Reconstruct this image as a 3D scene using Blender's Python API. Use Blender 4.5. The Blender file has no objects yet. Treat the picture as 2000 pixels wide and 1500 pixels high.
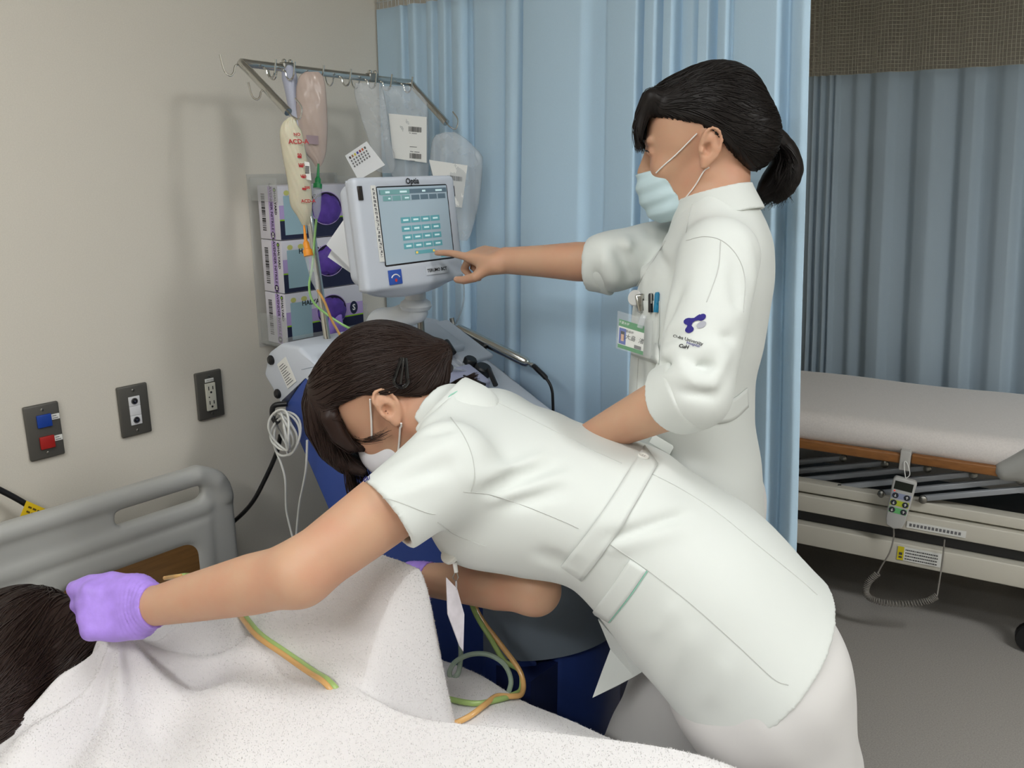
import bpy, bmesh, math, random, time
import numpy as np
from mathutils import Vector, Matrix

T0 = time.time()
random.seed(7)
RNG = np.random.default_rng(7)
scene = bpy.context.scene
col = scene.collection

# ------------------------------------------------------------------ camera
CAM = np.array([1.86, 0.0, 1.48])
HEAD = math.radians(40.0)
PITCH = math.radians(15.0)
F_PX = 1676.0
cam_data = bpy.data.cameras.new('camera')
cam_data.sensor_width = 36.0
cam_data.lens = F_PX / 2000.0 * 36.0
cam_data.clip_start = 0.05
camera = bpy.data.objects.new('camera', cam_data)
col.objects.link(camera)
camera.location = CAM
camera.rotation_euler = (math.pi / 2 - PITCH, 0.0, HEAD)
scene.camera = camera

# ------------------------------------------------------------------ world, exposure
world = bpy.data.worlds.new('world')
scene.world = world
world.use_nodes = True
world.node_tree.nodes['Background'].inputs[0].default_value = (0.9, 0.95, 1.0, 1)
world.node_tree.nodes['Background'].inputs[1].default_value = 0.05
scene.view_settings.view_transform = 'Standard'
scene.view_settings.look = 'None'
scene.view_settings.gamma = 1.0
scene.view_settings.exposure = -0.2
scene.view_settings.use_curve_mapping = False
try:
    scene.cycles.use_denoising = True
    scene.cycles.max_bounces = 10
    scene.cycles.transparent_max_bounces = 24
    scene.cycles.transmission_bounces = 10
    scene.cycles.caustics_reflective = False
    scene.cycles.caustics_refractive = False
except Exception:
    pass

# the ceiling lamps of the room: centre x, y, size x, size y, watts
LAMPS = [(1.40, 0.30, 1.25, 0.32, 16.5), (1.50, -1.20, 1.25, 0.32, 46.0), (3.1, 1.4, 1.25, 0.32, 50.0)]
LAMP_COLOR = (0.985, 1.0, 0.99)
CEIL = 2.45

# ------------------------------------------------------------------ picture <-> place
_R = np.array([math.cos(HEAD), math.sin(HEAD), 0.0])
_FH = np.array([-math.sin(HEAD), math.cos(HEAD), 0.0])
_Z = np.array([0.0, 0.0, 1.0])
_F = _FH * math.cos(PITCH) - _Z * math.sin(PITCH)
_U = _FH * math.sin(PITCH) + _Z * math.cos(PITCH)


def ray(px, py):
    return _F + _R * ((px - 1000.0) / F_PX) + _U * ((750.0 - py) / F_PX)


def at(px, py, t):
    """the point seen at (px, py), t metres deep along the lens axis"""
    return CAM + ray(px, py) * t


def on(px, py, axis, val):
    """the point seen at (px, py) on the plane axis = val"""
    d = ray(px, py)
    t = (val - CAM[axis]) / d[axis]
    return CAM + d * t


def nrm(v):
    v = np.asarray(v, float)
    return v / np.linalg.norm(v)


# ------------------------------------------------------------------ materials
def lin(c):
    c = np.asarray(c, float) / 255.0
    return tuple(np.where(c <= 0.04045, c / 12.92, ((c + 0.055) / 1.055) ** 2.4))


MATS = {}


def mat(name, rgb, rough=0.5, metal=0.0, noise=None, bump=None, alpha=1.0, trans=0.0, emit=0.0, sheen=0.0,
        spec=0.5, sss=0.0, stretch=None, ior=1.45, rgb2=None, coat=0.0):
    """principled material; noise = (scale, amount) colour mottling; bump = (scale, strength, distance)"""
    if name in MATS:
        return MATS[name]
    m = bpy.data.materials.new(name)
    m.use_nodes = True
    nt = m.node_tree
    b = nt.nodes['Principled BSDF']
    c = lin(rgb)
    b.inputs['Base Color'].default_value = (*c, 1)
    b.inputs['Roughness'].default_value = rough
    b.inputs['Metallic'].default_value = metal
    b.inputs['Specular IOR Level'].default_value = spec
    b.inputs['IOR'].default_value = ior
    b.inputs['Alpha'].default_value = alpha
    b.inputs['Transmission Weight'].default_value = trans
    b.inputs['Coat Weight'].default_value = coat
    if sheen:
        b.inputs['Sheen Weight'].default_value = sheen
        b.inputs['Sheen Roughness'].default_value = 0.6
    if sss:
        b.inputs['Subsurface Weight'].default_value = sss
        b.inputs['Subsurface Radius'].default_value = (0.012, 0.005, 0.003)
        b.inputs['Subsurface Scale'].default_value = 0.6
    if emit:
        b.inputs['Emission Color'].default_value = (*c, 1)
        b.inputs['Emission Strength'].default_value = emit
    vec = None
    if noise or bump:
        tc = nt.nodes.new('ShaderNodeTexCoord')
        vec = tc.outputs['Object']
        if stretch:
            mp = nt.nodes.new('ShaderNodeMapping')
            mp.inputs['Scale'].default_value = stretch
            nt.links.new(vec, mp.inputs['Vector'])
            vec = mp.outputs['Vector']
    if noise:
        n = nt.nodes.new('ShaderNodeTexNoise')
        n.inputs['Scale'].default_value = noise[0]
        n.inputs['Detail'].default_value = 4
        nt.links.new(vec, n.inputs['Vector'])
        r = nt.nodes.new('ShaderNodeValToRGB')
        k = noise[1]
        if rgb2 is None:
            lo = tuple(max(0, x * (1 - k)) for x in c)
            hi = tuple(min(1, x * (1 + k)) for x in c)
        else:
            lo, hi = c, lin(rgb2)
        r.color_ramp.elements[0].color = (*lo, 1)
        r.color_ramp.elements[1].color = (*hi, 1)
        r.color_ramp.elements[0].position = 0.3
        r.color_ramp.elements[1].position = 0.7
        nt.links.new(n.outputs['Fac'], r.inputs['Fac'])
        nt.links.new(r.outputs['Color'], b.inputs['Base Color'])
    if bump:
        n2 = nt.nodes.new('ShaderNodeTexNoise')
        n2.inputs['Scale'].default_value = bump[0]
        n2.inputs['Detail'].default_value = 3
        nt.links.new(vec, n2.inputs['Vector'])
        bm_ = nt.nodes.new('ShaderNodeBump')
        bm_.inputs['Strength'].default_value = bump[1]
        bm_.inputs['Distance'].default_value = bump[2] if len(bump) > 2 else 0.002
        nt.links.new(n2.outputs['Fac'], bm_.inputs['Height'])
        nt.links.new(bm_.outputs['Normal'], b.inputs['Normal'])
    MATS[name] = m
    return m


# ------------------------------------------------------------------ objects
def tag(o, label=None, cat=None, group=None, kind=None):
    if label:
        o['label'] = label
    if cat:
        o['category'] = cat
    if group:
        o['group'] = group
    if kind:
        o['kind'] = kind
    return o


def thing(name, loc, label, cat, group=None):
    o = bpy.data.objects.new(name, None)
    o.empty_display_size = 0.05
    col.objects.link(o)
    o.location = tuple(float(v) for v in loc)
    tag(o, label, cat, group)
    return o


def world_of(o):
    m = Matrix.LocRotScale(o.location, o.rotation_euler, o.scale)
    p = o.parent
    while p is not None:
        m = Matrix.LocRotScale(p.location, p.rotation_euler, p.scale) @ m
        p = p.parent
    return m


def link(name, mesh, material, parent=None, smooth=True, angle=40.0):
    """link a mesh whose vertices are in room coordinates; under a parent they are moved into its space"""
    o = bpy.data.objects.new(name, mesh)
    col.objects.link(o)
    if parent is not None:
        o.parent = parent
        mesh.transform(world_of(parent).inverted())
    if material is not None:
        mesh.materials.clear()
        mesh.materials.append(material)
    if smooth:
        mesh.shade_smooth()
        if angle < 180:
            mesh.set_sharp_from_angle(angle=math.radians(angle))
    return o


class MB:
    """collects simple shapes, then links them as one mesh object"""

    def __init__(self):
        self.v = []
        self.f = []

    def add(self, verts, faces):
        o = len(self.v)
        self.v.extend([tuple(map(float, p)) for p in verts])
        self.f.extend([tuple(i + o for i in q) for q in faces])
        return self

    def box(self, c, size, M=None, bev=0.0):
        """box of full size, frame M = 3x3 columns"""
        c = np.asarray(c, float)
        M = np.eye(3) if M is None else np.asarray(M, float)
        h = np.asarray(size, float) / 2
        if bev <= 0:
            vs = [c + M @ (h * np.array(s)) for s in
                  [(-1, -1, -1), (1, -1, -1), (1, 1, -1), (-1, 1, -1), (-1, -1, 1), (1, -1, 1), (1, 1, 1), (-1, 1, 1)]]
            self.add(vs, [(3, 2, 1, 0), (4, 5, 6, 7), (0, 1, 5, 4), (1, 2, 6, 5), (2, 3, 7, 6), (3, 0, 4, 7)])
            return self
        bm = bmesh.new()
        bmesh.ops.create_cube(bm, size=1.0)
        bmesh.ops.scale(bm, vec=Vector(size), verts=bm.verts)
        bmesh.ops.bevel(bm, geom=bm.edges[:] + bm.verts[:], offset=min(bev, min(size) * 0.49), segments=3, profile=0.5, affect='EDGES')
        bm.verts.index_update()
        vs = [c + M @ np.array(v.co) for v in bm.verts]
        fs = [[v.index for v in f.verts] for f in bm.faces]
        bm.free()
        return self.add(vs, fs)

    def tube(self, path, r, seg=10, closed=False, caps=True, flat=None):
        P = np.asarray(path, float)
        n = len(P)
        rad = np.broadcast_to(np.asarray(r, float), (n,)) if np.ndim(r) == 0 else np.asarray(r, float)
        if closed:
            T = np.roll(P, -1, 0) - np.roll(P, 1, 0)
        else:
            T = np.gradient(P, axis=0)
        T /= np.maximum(np.linalg.norm(T, axis=1, keepdims=True), 1e-9)
        up = np.array([0, 0, 1.0]) if abs(T[0][2]) < 0.9 else np.array([1.0, 0, 0])
        A = nrm(np.cross(T[0], up))
        rings = []
        ang = np.linspace(0, 2 * np.pi, seg, endpoint=False)
        for i in range(n):
            A = nrm(A - T[i] * np.dot(A, T[i]))
            B = np.cross(T[i], A)
            rings.append(P[i] + rad[i] * (np.outer(np.cos(ang), A) + np.outer(np.sin(ang), B)))
        vs = np.concatenate(rings)
        fs = []
        m = n if closed else n - 1
        for i in range(m):
            j = (i + 1) % n
            for k in range(seg):
                k2 = (k + 1) % seg
                fs.append((i * seg + k, i * seg + k2, j * seg + k2, j * seg + k))
        if caps and not closed:
            fs.append(tuple(range(seg - 1, -1, -1)))
            fs.append(tuple((n - 1) * seg + k for k in range(seg)))
        return self.add(vs, fs)

    def cyl(self, a, b, r0, r1=None, seg=20):
        r1 = r0 if r1 is None else r1
        return self.tube([a, b], np.array([r0, r1]), seg)

    def lathe(self, a, axis, prof, seg=24):
        """prof = [(distance along axis, radius)]"""
        a = np.asarray(a, float)
        axis = nrm(axis)
        up = np.array([0, 0, 1.0]) if abs(axis[2]) < 0.9 else np.array([1.0, 0, 0])
        A = nrm(np.cross(axis, up))
        B = np.cross(axis, A)
        ang = np.linspace(0, 2 * np.pi, seg, endpoint=False)
        vs, fs = [], []
        for d, r in prof:
            vs.extend(a + axis * d + r * (np.outer(np.cos(ang), A) + np.outer(np.sin(ang), B)))
        for i in range(len(prof) - 1):
            for k in range(seg):
                k2 = (k + 1) % seg
                fs.append((i * seg + k, i * seg + k2, (i + 1) * seg + k2, (i + 1) * seg + k))
        fs.append(tuple(range(seg - 1, -1, -1)))
        fs.append(tuple((len(prof) - 1) * seg + k for k in range(seg)))
        return self.add(vs, fs)

    def prism(self, poly, O, X, Y, depth, bev=0.0):
        """polygon in the plane (O, X, Y), pushed along X x Y by depth"""
        O, X, Y = np.asarray(O, float), np.asarray(X, float), np.asarray(Y, float)
        N = np.cross(X, Y)
        n = len(poly)
        if bev <= 0:
            a = [O + X * p[0] + Y * p[1] for p in poly]
            b = [p + N * depth for p in a]
            fs = [tuple(range(n - 1, -1, -1)), tuple(n + i for i in range(n))]
            fs += [(i, (i + 1) % n, n + (i + 1) % n, n + i) for i in range(n)]
            return self.add(a + b, fs)
        bm = bmesh.new()
        va = [bm.verts.new((p[0], p[1], 0)) for p in poly]
        vb = [bm.verts.new((p[0], p[1], depth)) for p in poly]
        bm.faces.new(va[::-1])
        bm.faces.new(vb)
        for i in range(n):
            bm.faces.new((va[i], va[(i + 1) % n], vb[(i + 1) % n], vb[i]))
        bmesh.ops.bevel(bm, geom=bm.edges[:], offset=bev, segments=3, profile=0.5, affect='EDGES', clamp_overlap=True)
        bm.verts.index_update()
        vs = [O + X * v.co[0] + Y * v.co[1] + N * v.co[2] for v in bm.verts]
        fs = [[v.index for v in f.verts] for f in bm.faces]
        bm.free()
        return self.add(vs, fs)

    def rect(self, O, X, Y, x0, y0, x1, y1, h=0.0):
        """flat print on the plane (O, X, Y), h above it"""
        O, X, Y = np.asarray(O, float), np.asarray(X, float), np.asarray(Y, float)
        N = nrm(np.cross(X, Y))
        c = [O + X * a + Y * b + N * h for a, b in ((x0, y0), (x1, y0), (x1, y1), (x0, y1))]
        return self.add(c, [(0, 1, 2, 3)])

    def grid(self, P, closed_u=False):
        """P = (n, m, 3) array of points"""
        n, m = P.shape[:2]
        fs = []
        for i in range(n if closed_u else n - 1):
            for j in range(m - 1):
                i2 = (i + 1) % n
                fs.append((i * m + j, i2 * m + j, i2 * m + j + 1, i * m + j + 1))
        return self.add(P.reshape(-1, 3), fs)

    def disc(self, c, N, r, seg=20, h=0.0):
        N = nrm(N)
        up = np.array([0, 0, 1.0]) if abs(N[2]) < 0.9 else np.array([1.0, 0, 0])
        A = nrm(np.cross(up, N))
        B = np.cross(N, A)
        c = np.asarray(c, float) + N * h
        vs = [c + r * (math.cos(a) * A + math.sin(a) * B) for a in np.linspace(0, 2 * np.pi, seg, endpoint=False)]
        return self.add(vs, [tuple(range(seg))])

    def build(self, name, material, parent=None, smooth=True, angle=40.0):
        me = bpy.data.meshes.new(name)
        me.from_pydata(self.v, [], self.f)
        me.update()
        return link(name, me, material, parent, smooth, angle)


def fast_mesh(name, V, Fq):
    """mesh from a vertex array and an (n, 3|4) face array"""
    me = bpy.data.meshes.new(name)
    V = np.ascontiguousarray(V, np.float32)
    Fq = np.ascontiguousarray(Fq, np.int32)
    k = Fq.shape[1]
    me.vertices.add(len(V))
    me.vertices.foreach_set('co', V.ravel())
    me.loops.add(Fq.size)
    me.loops.foreach_set('vertex_index', Fq.ravel())
    me.polygons.add(len(Fq))
    me.polygons.foreach_set('loop_start', np.arange(0, Fq.size, k, dtype=np.int32))
    me.update(calc_edges=True)
    return me


def spline(pts, n=40, closed=False):
    """Catmull-Rom through the points"""
    P = np.asarray(pts, float)
    if closed:
        P = np.vstack([P[-1], P, P[0], P[1]])
    else:
        P = np.vstack([2 * P[0] - P[1], P, 2 * P[-1] - P[-2]])
    m = len(P) - 3
    u = np.linspace(0, m, n, endpoint=not closed)
    i = np.minimum(u.astype(int), m - 1)
    f = (u - i)[:, None]
    p0, p1, p2, p3 = P[i], P[i + 1], P[i + 2], P[i + 3]
    return 0.5 * (2 * p1 + (p2 - p0) * f + (2 * p0 - 5 * p1 + 4 * p2 - p3) * f ** 2 + (3 * p1 - p0 - 3 * p2 + p3) * f ** 3)


def pchip(x, xs, ys):
    """monotone cubic interpolation"""
    xs = np.asarray(xs, float)
    ys = np.asarray(ys, float)
    h = np.diff(xs)
    d = np.diff(ys) / h
    m = np.zeros_like(ys)
    m[0], m[-1] = d[0], d[-1]
    s = d[:-1] * d[1:] > 0
    w1 = 2 * h[1:] + h[:-1]
    w2 = h[1:] + 2 * h[:-1]
    with np.errstate(divide='ignore', invalid='ignore'):
        mm = (w1 + w2) / (w1 / d[:-1] + w2 / d[1:])
    m[1:-1] = np.where(s, mm, 0.0)
    x = np.clip(x, xs[0], xs[-1])
    i = np.clip(np.searchsorted(xs, x, side='right') - 1, 0, len(xs) - 2)
    t = (x - xs[i]) / h[i]
    return ((2 * t ** 3 - 3 * t ** 2 + 1) * ys[i] + (t ** 3 - 2 * t ** 2 + t) * h[i] * m[i]
            + (-2 * t ** 3 + 3 * t ** 2) * ys[i + 1] + (t ** 3 - t ** 2) * h[i] * m[i + 1])


def text_mesh(s, size, bold=0.0, align='CENTER', extrude=0.0, shear=0.0, spacing=1.0):
    cu = bpy.data.curves.new('lettering', 'FONT')
    cu.body = s
    cu.size = size
    cu.offset = bold
    cu.extrude = extrude
    cu.shear = shear
    cu.space_character = spacing
    cu.align_x = align
    cu.align_y = 'CENTER'
    cu.resolution_u = 2
    o = bpy.data.objects.new('lettering', cu)
    me = bpy.data.meshes.new_from_object(o)
    bpy.data.objects.remove(o)
    bpy.data.curves.remove(cu)
    return me


def text(name, s, size, material, parent, O, X, Y, h=0.0006, **kw):
    """lettering printed on the plane (O, X, Y)"""
    me = text_mesh(s, size, **kw)
    X, Y = nrm(X), nrm(Y)
    N = nrm(np.cross(X, Y))
    O = np.asarray(O, float) + N * h
    M = Matrix(((X[0], Y[0], N[0], O[0]), (X[1], Y[1], N[1], O[1]), (X[2], Y[2], N[2], O[2]), (0, 0, 0, 1)))
    me.transform(M)
    return link(name, me, material, parent, smooth=False)


def barcode(mb, O, X, Y, x0, y0, x1, y1, n=22, h=0.0006, seed=1, along='x'):
    rg = random.Random(seed)
    w = [(rg.choice([1, 1, 2, 3]), rg.choice([1, 1, 2])) for _ in range(n)]
    tot = sum(a + b for a, b in w)
    p = 0.0
    for a, b in w:
        if along == 'x':
            s = (x1 - x0) / tot
            mb.rect(O, X, Y, x0 + p * s, y0, x0 + (p + a) * s, y1, h)
        else:
            s = (y1 - y0) / tot
            mb.rect(O, X, Y, x0, y0 + p * s, x1, y0 + (p + a) * s, h)
        p += a + b


def copy_tree(o, parent=None):
    c = o.copy()
    col.objects.link(c)
    if parent is not None:
        c.parent = parent
    for ch in list(o.children):
        copy_tree(ch, c)
    return c


WHITE_INK = mat('white print', (235, 235, 232), 0.6)
BLACK_INK = mat('black print', (22, 22, 24), 0.6)
CHROME = mat('chrome', (200, 200, 196), 0.16, 1.0)
STEEL = mat('brushed steel', (150, 148, 142), 0.32, 1.0)
BLACK_PLASTIC = mat('black plastic', (22, 22, 24), 0.35)
# ------------------------------------------------------------------ soft-body modelling kit: distance fields -> meshes
def _dot(a, b):
    return np.einsum('...i,i->...', a, b)


def cap(a, b, ra, rb=None):
    a, b = np.asarray(a, np.float32), np.asarray(b, np.float32)
    rb = ra if rb is None else rb
    ba = b - a
    L2 = float(ba @ ba) + 1e-12

    def d(P):
        pa = P - a
        h = np.clip(_dot(pa, ba) / L2, 0, 1)
        q = pa - h[:, None] * ba
        return np.sqrt(np.einsum('ij,ij->i', q, q)) - (ra + (rb - ra) * h)
    return d


def ell(c, r, M=None):
    """ellipsoid, M columns = axes"""
    c = np.asarray(c, np.float32)
    r = np.asarray(r, np.float32)
    M = np.eye(3, dtype=np.float32) if M is None else np.asarray(M, np.float32)

    def d(P):
        q = (P - c) @ M
        k0 = np.sqrt(np.sum((q / r) ** 2, 1))
        k1 = np.sqrt(np.sum((q / (r * r)) ** 2, 1)) + 1e-9
        return np.where(k0 < 1e-6, -r.min(), k0 * (k0 - 1) / k1)
    return d


def rbox(c, size, M=None, r=0.01):
    c = np.asarray(c, np.float32)
    h = np.asarray(size, np.float32) / 2 - r
    M = np.eye(3, dtype=np.float32) if M is None else np.asarray(M, np.float32)

    def d(P):
        q = np.abs((P - c) @ M) - h
        return np.sqrt(np.sum(np.maximum(q, 0) ** 2, 1)) + np.minimum(q.max(1), 0) - r
    return d


def plane(p, n):
    p, n = np.asarray(p, np.float32), nrm(n).astype(np.float32)
    return lambda P: _dot(P - p, n)


def chain(pts, rad):
    pts = [np.asarray(p, float) for p in pts]
    segs = [cap(pts[i], pts[i + 1], rad[i], rad[i + 1]) for i in range(len(pts) - 1)]

    def d(P):
        v = segs[0](P)
        for s in segs[1:]:
            v = np.minimum(v, s(P))
        return v
    return d


def torus(c, M, R, r, sx=1.0, sy=1.0):
    c = np.asarray(c, np.float32)
    M = np.asarray(M, np.float32)

    def d(P):
        q = (P - c) @ M
        l = np.sqrt((q[:, 0] / sx) ** 2 + (q[:, 1] / sy) ** 2) - R
        return np.sqrt((l * min(sx, sy)) ** 2 + q[:, 2] ** 2) - r
    return d


def loft(O, S, L, B, st, endr=0.0):
    """generalised cylinder: stations (t, cl, cb, rl, rfront, rback, power) along S from O; L = left, B = back"""
    O = np.asarray(O, np.float32)
    S, L, B = [nrm(v).astype(np.float32) for v in (S, L, B)]
    st = np.asarray(st, float)
    tt = np.linspace(st[0, 0], st[-1, 0], 160)
    tab = [pchip(tt, st[:, 0], st[:, k]) for k in range(1, st.shape[1])]

    def d(P):
        q = P - O
        s = _dot(q, S)
        sc = np.clip(s, tt[0], tt[-1])
        cl, cb, rl, rf, rb, pw = [np.interp(sc, tt, a) for a in tab]
        u = np.abs(_dot(q, L) - cl) / rl
        w = _dot(q, B) - cb
        w = np.abs(w) / np.where(w < 0, rf, rb)
        k = (u ** pw + w ** pw) ** (1 / pw)
        rm = np.minimum(rl, np.minimum(rf, rb))
        dd = (k - 1) * (0.35 * np.maximum(rl, np.maximum(rf, rb)) + 0.65 * rm)
        e = np.maximum(tt[0] - s, s - tt[-1])
        return np.where(e > 0, np.sqrt(np.maximum(dd, 0) ** 2 + e ** 2), np.maximum(dd, e))
    return d


class Field:
    def __init__(self):
        self.ops = []

    def add(self, f, k=0.0):
        self.ops.append(('a', f, k))
        return self

    def sub(self, f, k=0.0):
        self.ops.append(('s', f, k))
        return self

    def cut(self, f, k=0.0):
        """keep only the inside of f"""
        self.ops.append(('i', f, k))
        return self

    def disp(self, f):
        self.ops.append(('d', f, 0.0))
        return self

    @staticmethod
    def _mix(v, o, k, op):
        if op == 's':
            o = -o
        if op in 'si':
            v, o = -v, -o
        if k > 0:
            h = np.clip(0.5 + 0.5 * (o - v) / k, 0, 1)
            r = o * (1 - h) + v * h - k * h * (1 - h)
        else:
            r = np.minimum(v, o)
        return -r if op in 'si' else r

    def __call__(self, P):
        P = np.asarray(P, np.float32)
        v = np.full(len(P), 9.0, np.float32)
        for op, f, k in self.ops:
            if op == 'd':
                v = v - f(P).astype(np.float32)
            else:
                v = self._mix(v, f(P).astype(np.float32), k, op)
        return v

    def grad(self, P, e=0.0015):
        g = np.stack([self(P + np.eye(3, dtype=np.float32)[i] * e) - self(P - np.eye(3, dtype=np.float32)[i] * e) for i in range(3)], 1)
        return g / np.maximum(np.linalg.norm(g, axis=1, keepdims=True), 1e-9)

    def project(self, P, it=5, off=0.0):
        P = np.asarray(P, np.float32).copy()
        for _ in range(it):
            P -= self.grad(P) * ((self(P) - off) * 0.9)[:, None]
        return P

    def trace(self, O, D, off=0.0, tmax=3.0, n=34, t0=0.85):
        """march rays from O along unit D to the surface"""
        D = np.asarray(D, np.float32)
        O = np.broadcast_to(np.asarray(O, np.float32), D.shape)
        t = np.full(len(D), t0, np.float32)
        for _ in range(n):
            v = self(O + D * t[:, None]) - off
            t = np.minimum(t + v * 0.85, tmax)
        return O + D * t[:, None], t

    def mesh(self, lo, hi, res, smooth=1):
        lo, hi = np.asarray(lo, float), np.asarray(hi, float)
        B = 8
        nb = np.ceil((hi - lo) / (B * res)).astype(int)
        gi = np.stack(np.meshgrid(*[np.arange(n) for n in nb], indexing='ij'), -1).reshape(-1, 3)
        C = (lo + (gi + 0.5) * B * res).astype(np.float32)
        R = B * res * 0.8661
        vals = np.concatenate([self(C[i:i + 60000]) for i in range(0, len(C), 60000)])
        keep = np.abs(vals) < R * 1.5 + 0.012
        gi, C = gi[keep], C[keep]
        rel = []
        for op, f, k in self.ops:
            if op == 'd':
                rel.append(None)
                continue
            dv = f(C)
            lim = R * 2.2 + k + 0.02
            rel.append(dv < lim if op in 'as' else dv > -lim)
        off = np.stack(np.meshgrid(*[np.arange(B + 1)] * 3, indexing='ij'), -1).reshape(-1, 3)
        nbk = len(gi)
        V = np.empty((nbk, (B + 1) ** 3), np.float32)
        step = 400
        for s in range(0, nbk, step):
            e = min(nbk, s + step)
            P = (lo + (gi[s:e, None, :] * B + off[None]) * res).astype(np.float32)
            v = np.full((e - s, P.shape[1]), 9.0, np.float32)
            for (op, f, k), r in zip(self.ops, rel):
                if op == 'd':
                    v = v - f(P.reshape(-1, 3)).reshape(v.shape).astype(np.float32)
                    continue
                m = r[s:e]
                if not m.any():
                    continue
                o = f(P[m].reshape(-1, 3)).reshape(-1, v.shape[1]).astype(np.float32)
                v[m] = self._mix(v[m], o, k, op)
            V[s:e] = v
        V = V.reshape(nbk, B + 1, B + 1, B + 1)
        co = [(0, 0, 0), (1, 0, 0), (0, 1, 0), (1, 1, 0), (0, 0, 1), (1, 0, 1), (0, 1, 1), (1, 1, 1)]
        ins = V < 0
        cnt = sum(ins[:, a:a + B, b:b + B, c:c + B].astype(np.int8) for a, b, c in co)
        bi, i, j, k = np.nonzero((cnt > 0) & (cnt < 8))
        cv = np.stack([V[bi, i + a, j + b, k + c] for a, b, c in co], 1)
        acc = np.zeros((len(bi), 3), np.float32)
        num = np.zeros(len(bi), np.float32)
        for x in range(8):
            for ax in range(3):
                y = x | (1 << ax)
                if y == x:
                    continue
                a_, b_ = cv[:, x], cv[:, y]
                cr = (a_ < 0) != (b_ < 0)
                tt = np.where(cr, a_ / np.where(cr, a_ - b_, 1), 0)
                p = np.tile(np.array(co[x], np.float32), (len(bi), 1))
                p[:, ax] += tt
                acc += p * cr[:, None]
                num += cr
        acc /= num[:, None]
        G = gi[bi] * B + np.stack([i, j, k], 1)
        Vt = lo + (G + acc) * res
        N = (nb * B + 4).astype(np.int64)
        key = ((G[:, 0].astype(np.int64) + 1) * N[1] + G[:, 1] + 1) * N[2] + G[:, 2] + 1
        order = np.argsort(key)
        ks = key[order]

        def find(q):
            w = np.clip(np.searchsorted(ks, q), 0, len(ks) - 1)
            return np.where(ks[w] == q, order[w], -1)
        stp = (N[1] * N[2], N[2], np.int64(1))
        quads = []
        for ax in range(3):
            u, w = (ax + 1) % 3, (ax + 2) % 3
            a_, b_ = cv[:, 0], cv[:, 1 << ax]
            cr = np.nonzero((a_ < 0) != (b_ < 0))[0]
            q = np.stack([cr, find(key[cr] - stp[u]), find(key[cr] - stp[u] - stp[w]), find(key[cr] - stp[w])], 1)
            ok = (q >= 0).all(1)
            q, cr = q[ok], cr[ok]
            flip = cv[cr, 0] > 0
            q[flip] = q[flip][:, ::-1]
            quads.append(q)
        Q = np.concatenate(quads)
        for _ in range(smooth):
            s_ = np.zeros_like(Vt)
            n_ = np.zeros(len(Vt))
            for a_, b_ in ((0, 1), (1, 2), (2, 3), (3, 0)):
                for x, y in ((a_, b_), (b_, a_)):
                    for c in range(3):
                        s_[:, c] += np.bincount(Q[:, x], Vt[Q[:, y], c], len(Vt))
                    n_ += np.bincount(Q[:, x], minlength=len(Vt))
            g = n_ > 0
            Vt[g] += 0.55 * (s_[g] / n_[g, None] - Vt[g])
        used = np.zeros(len(Vt), bool)
        used[Q.ravel()] = True
        mp = np.cumsum(used) - 1
        return Vt[used], mp[Q]

    def build(self, name, lo, hi, res, material, parent=None, smooth=1, angle=180.0):
        V, Q = self.mesh(lo, hi, res, smooth)
        return link(name, fast_mesh(name, V, Q), material, parent, True, angle)


def ridges(items):
    """soft folds: items = (a, b, width, height) line segments near the surface; returns a displacement"""
    segs = [(np.asarray(a, np.float32), np.asarray(b, np.float32), w, h) for a, b, w, h in items]

    def f(P):
        out = np.zeros(len(P), np.float32)
        for a, b, w, h in segs:
            mid = (a + b) / 2
            rr = np.linalg.norm(b - a) / 2 + 3 * w
            m = np.sum((P - mid) ** 2, 1) < rr * rr
            if not m.any():
                continue
            pa = P[m] - a
            ba = b - a
            L2 = float(ba @ ba)
            t = _dot(pa, ba) / L2
            tc = np.clip(t, 0, 1)
            q = pa - tc[:, None] * ba
            d2 = np.einsum('ij,ij->i', q, q)
            out[m] += h * np.exp(-d2 / (w * w)) * np.sqrt(np.clip(1.15 - (2 * tc - 1) ** 2, 0, 1))
        return out
    return f


def wobble(amp, freq, seed=0):
    rg = np.random.default_rng(seed)
    K = rg.normal(size=(5, 3)).astype(np.float32) * freq
    ph = rg.uniform(0, 6.28, 5).astype(np.float32)

    def f(P):
        return amp * np.sin(P @ K.T + ph).sum(1) / 3.0
    return f
# ------------------------------------------------------------------ the room
WALL = mat('painted wall', (212, 206, 194), 0.75, noise=(420, 0.035), bump=(600, 0.12, 0.0006))
CEILING_M = mat('ceiling board', (214, 212, 205), 0.85, noise=(60, 0.03))
FLOOR_M = mat('speckled vinyl', (162, 158, 153), 0.42, noise=(260, 0.16), bump=(300, 0.05, 0.0005))
RX0, RX1, RY0, RY1 = 0.0, 4.3, -2.6, 4.7


def slab(name, c, size, m):
    return tag(MB().box(c, size).build(name, m, smooth=False), kind='structure')


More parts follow.
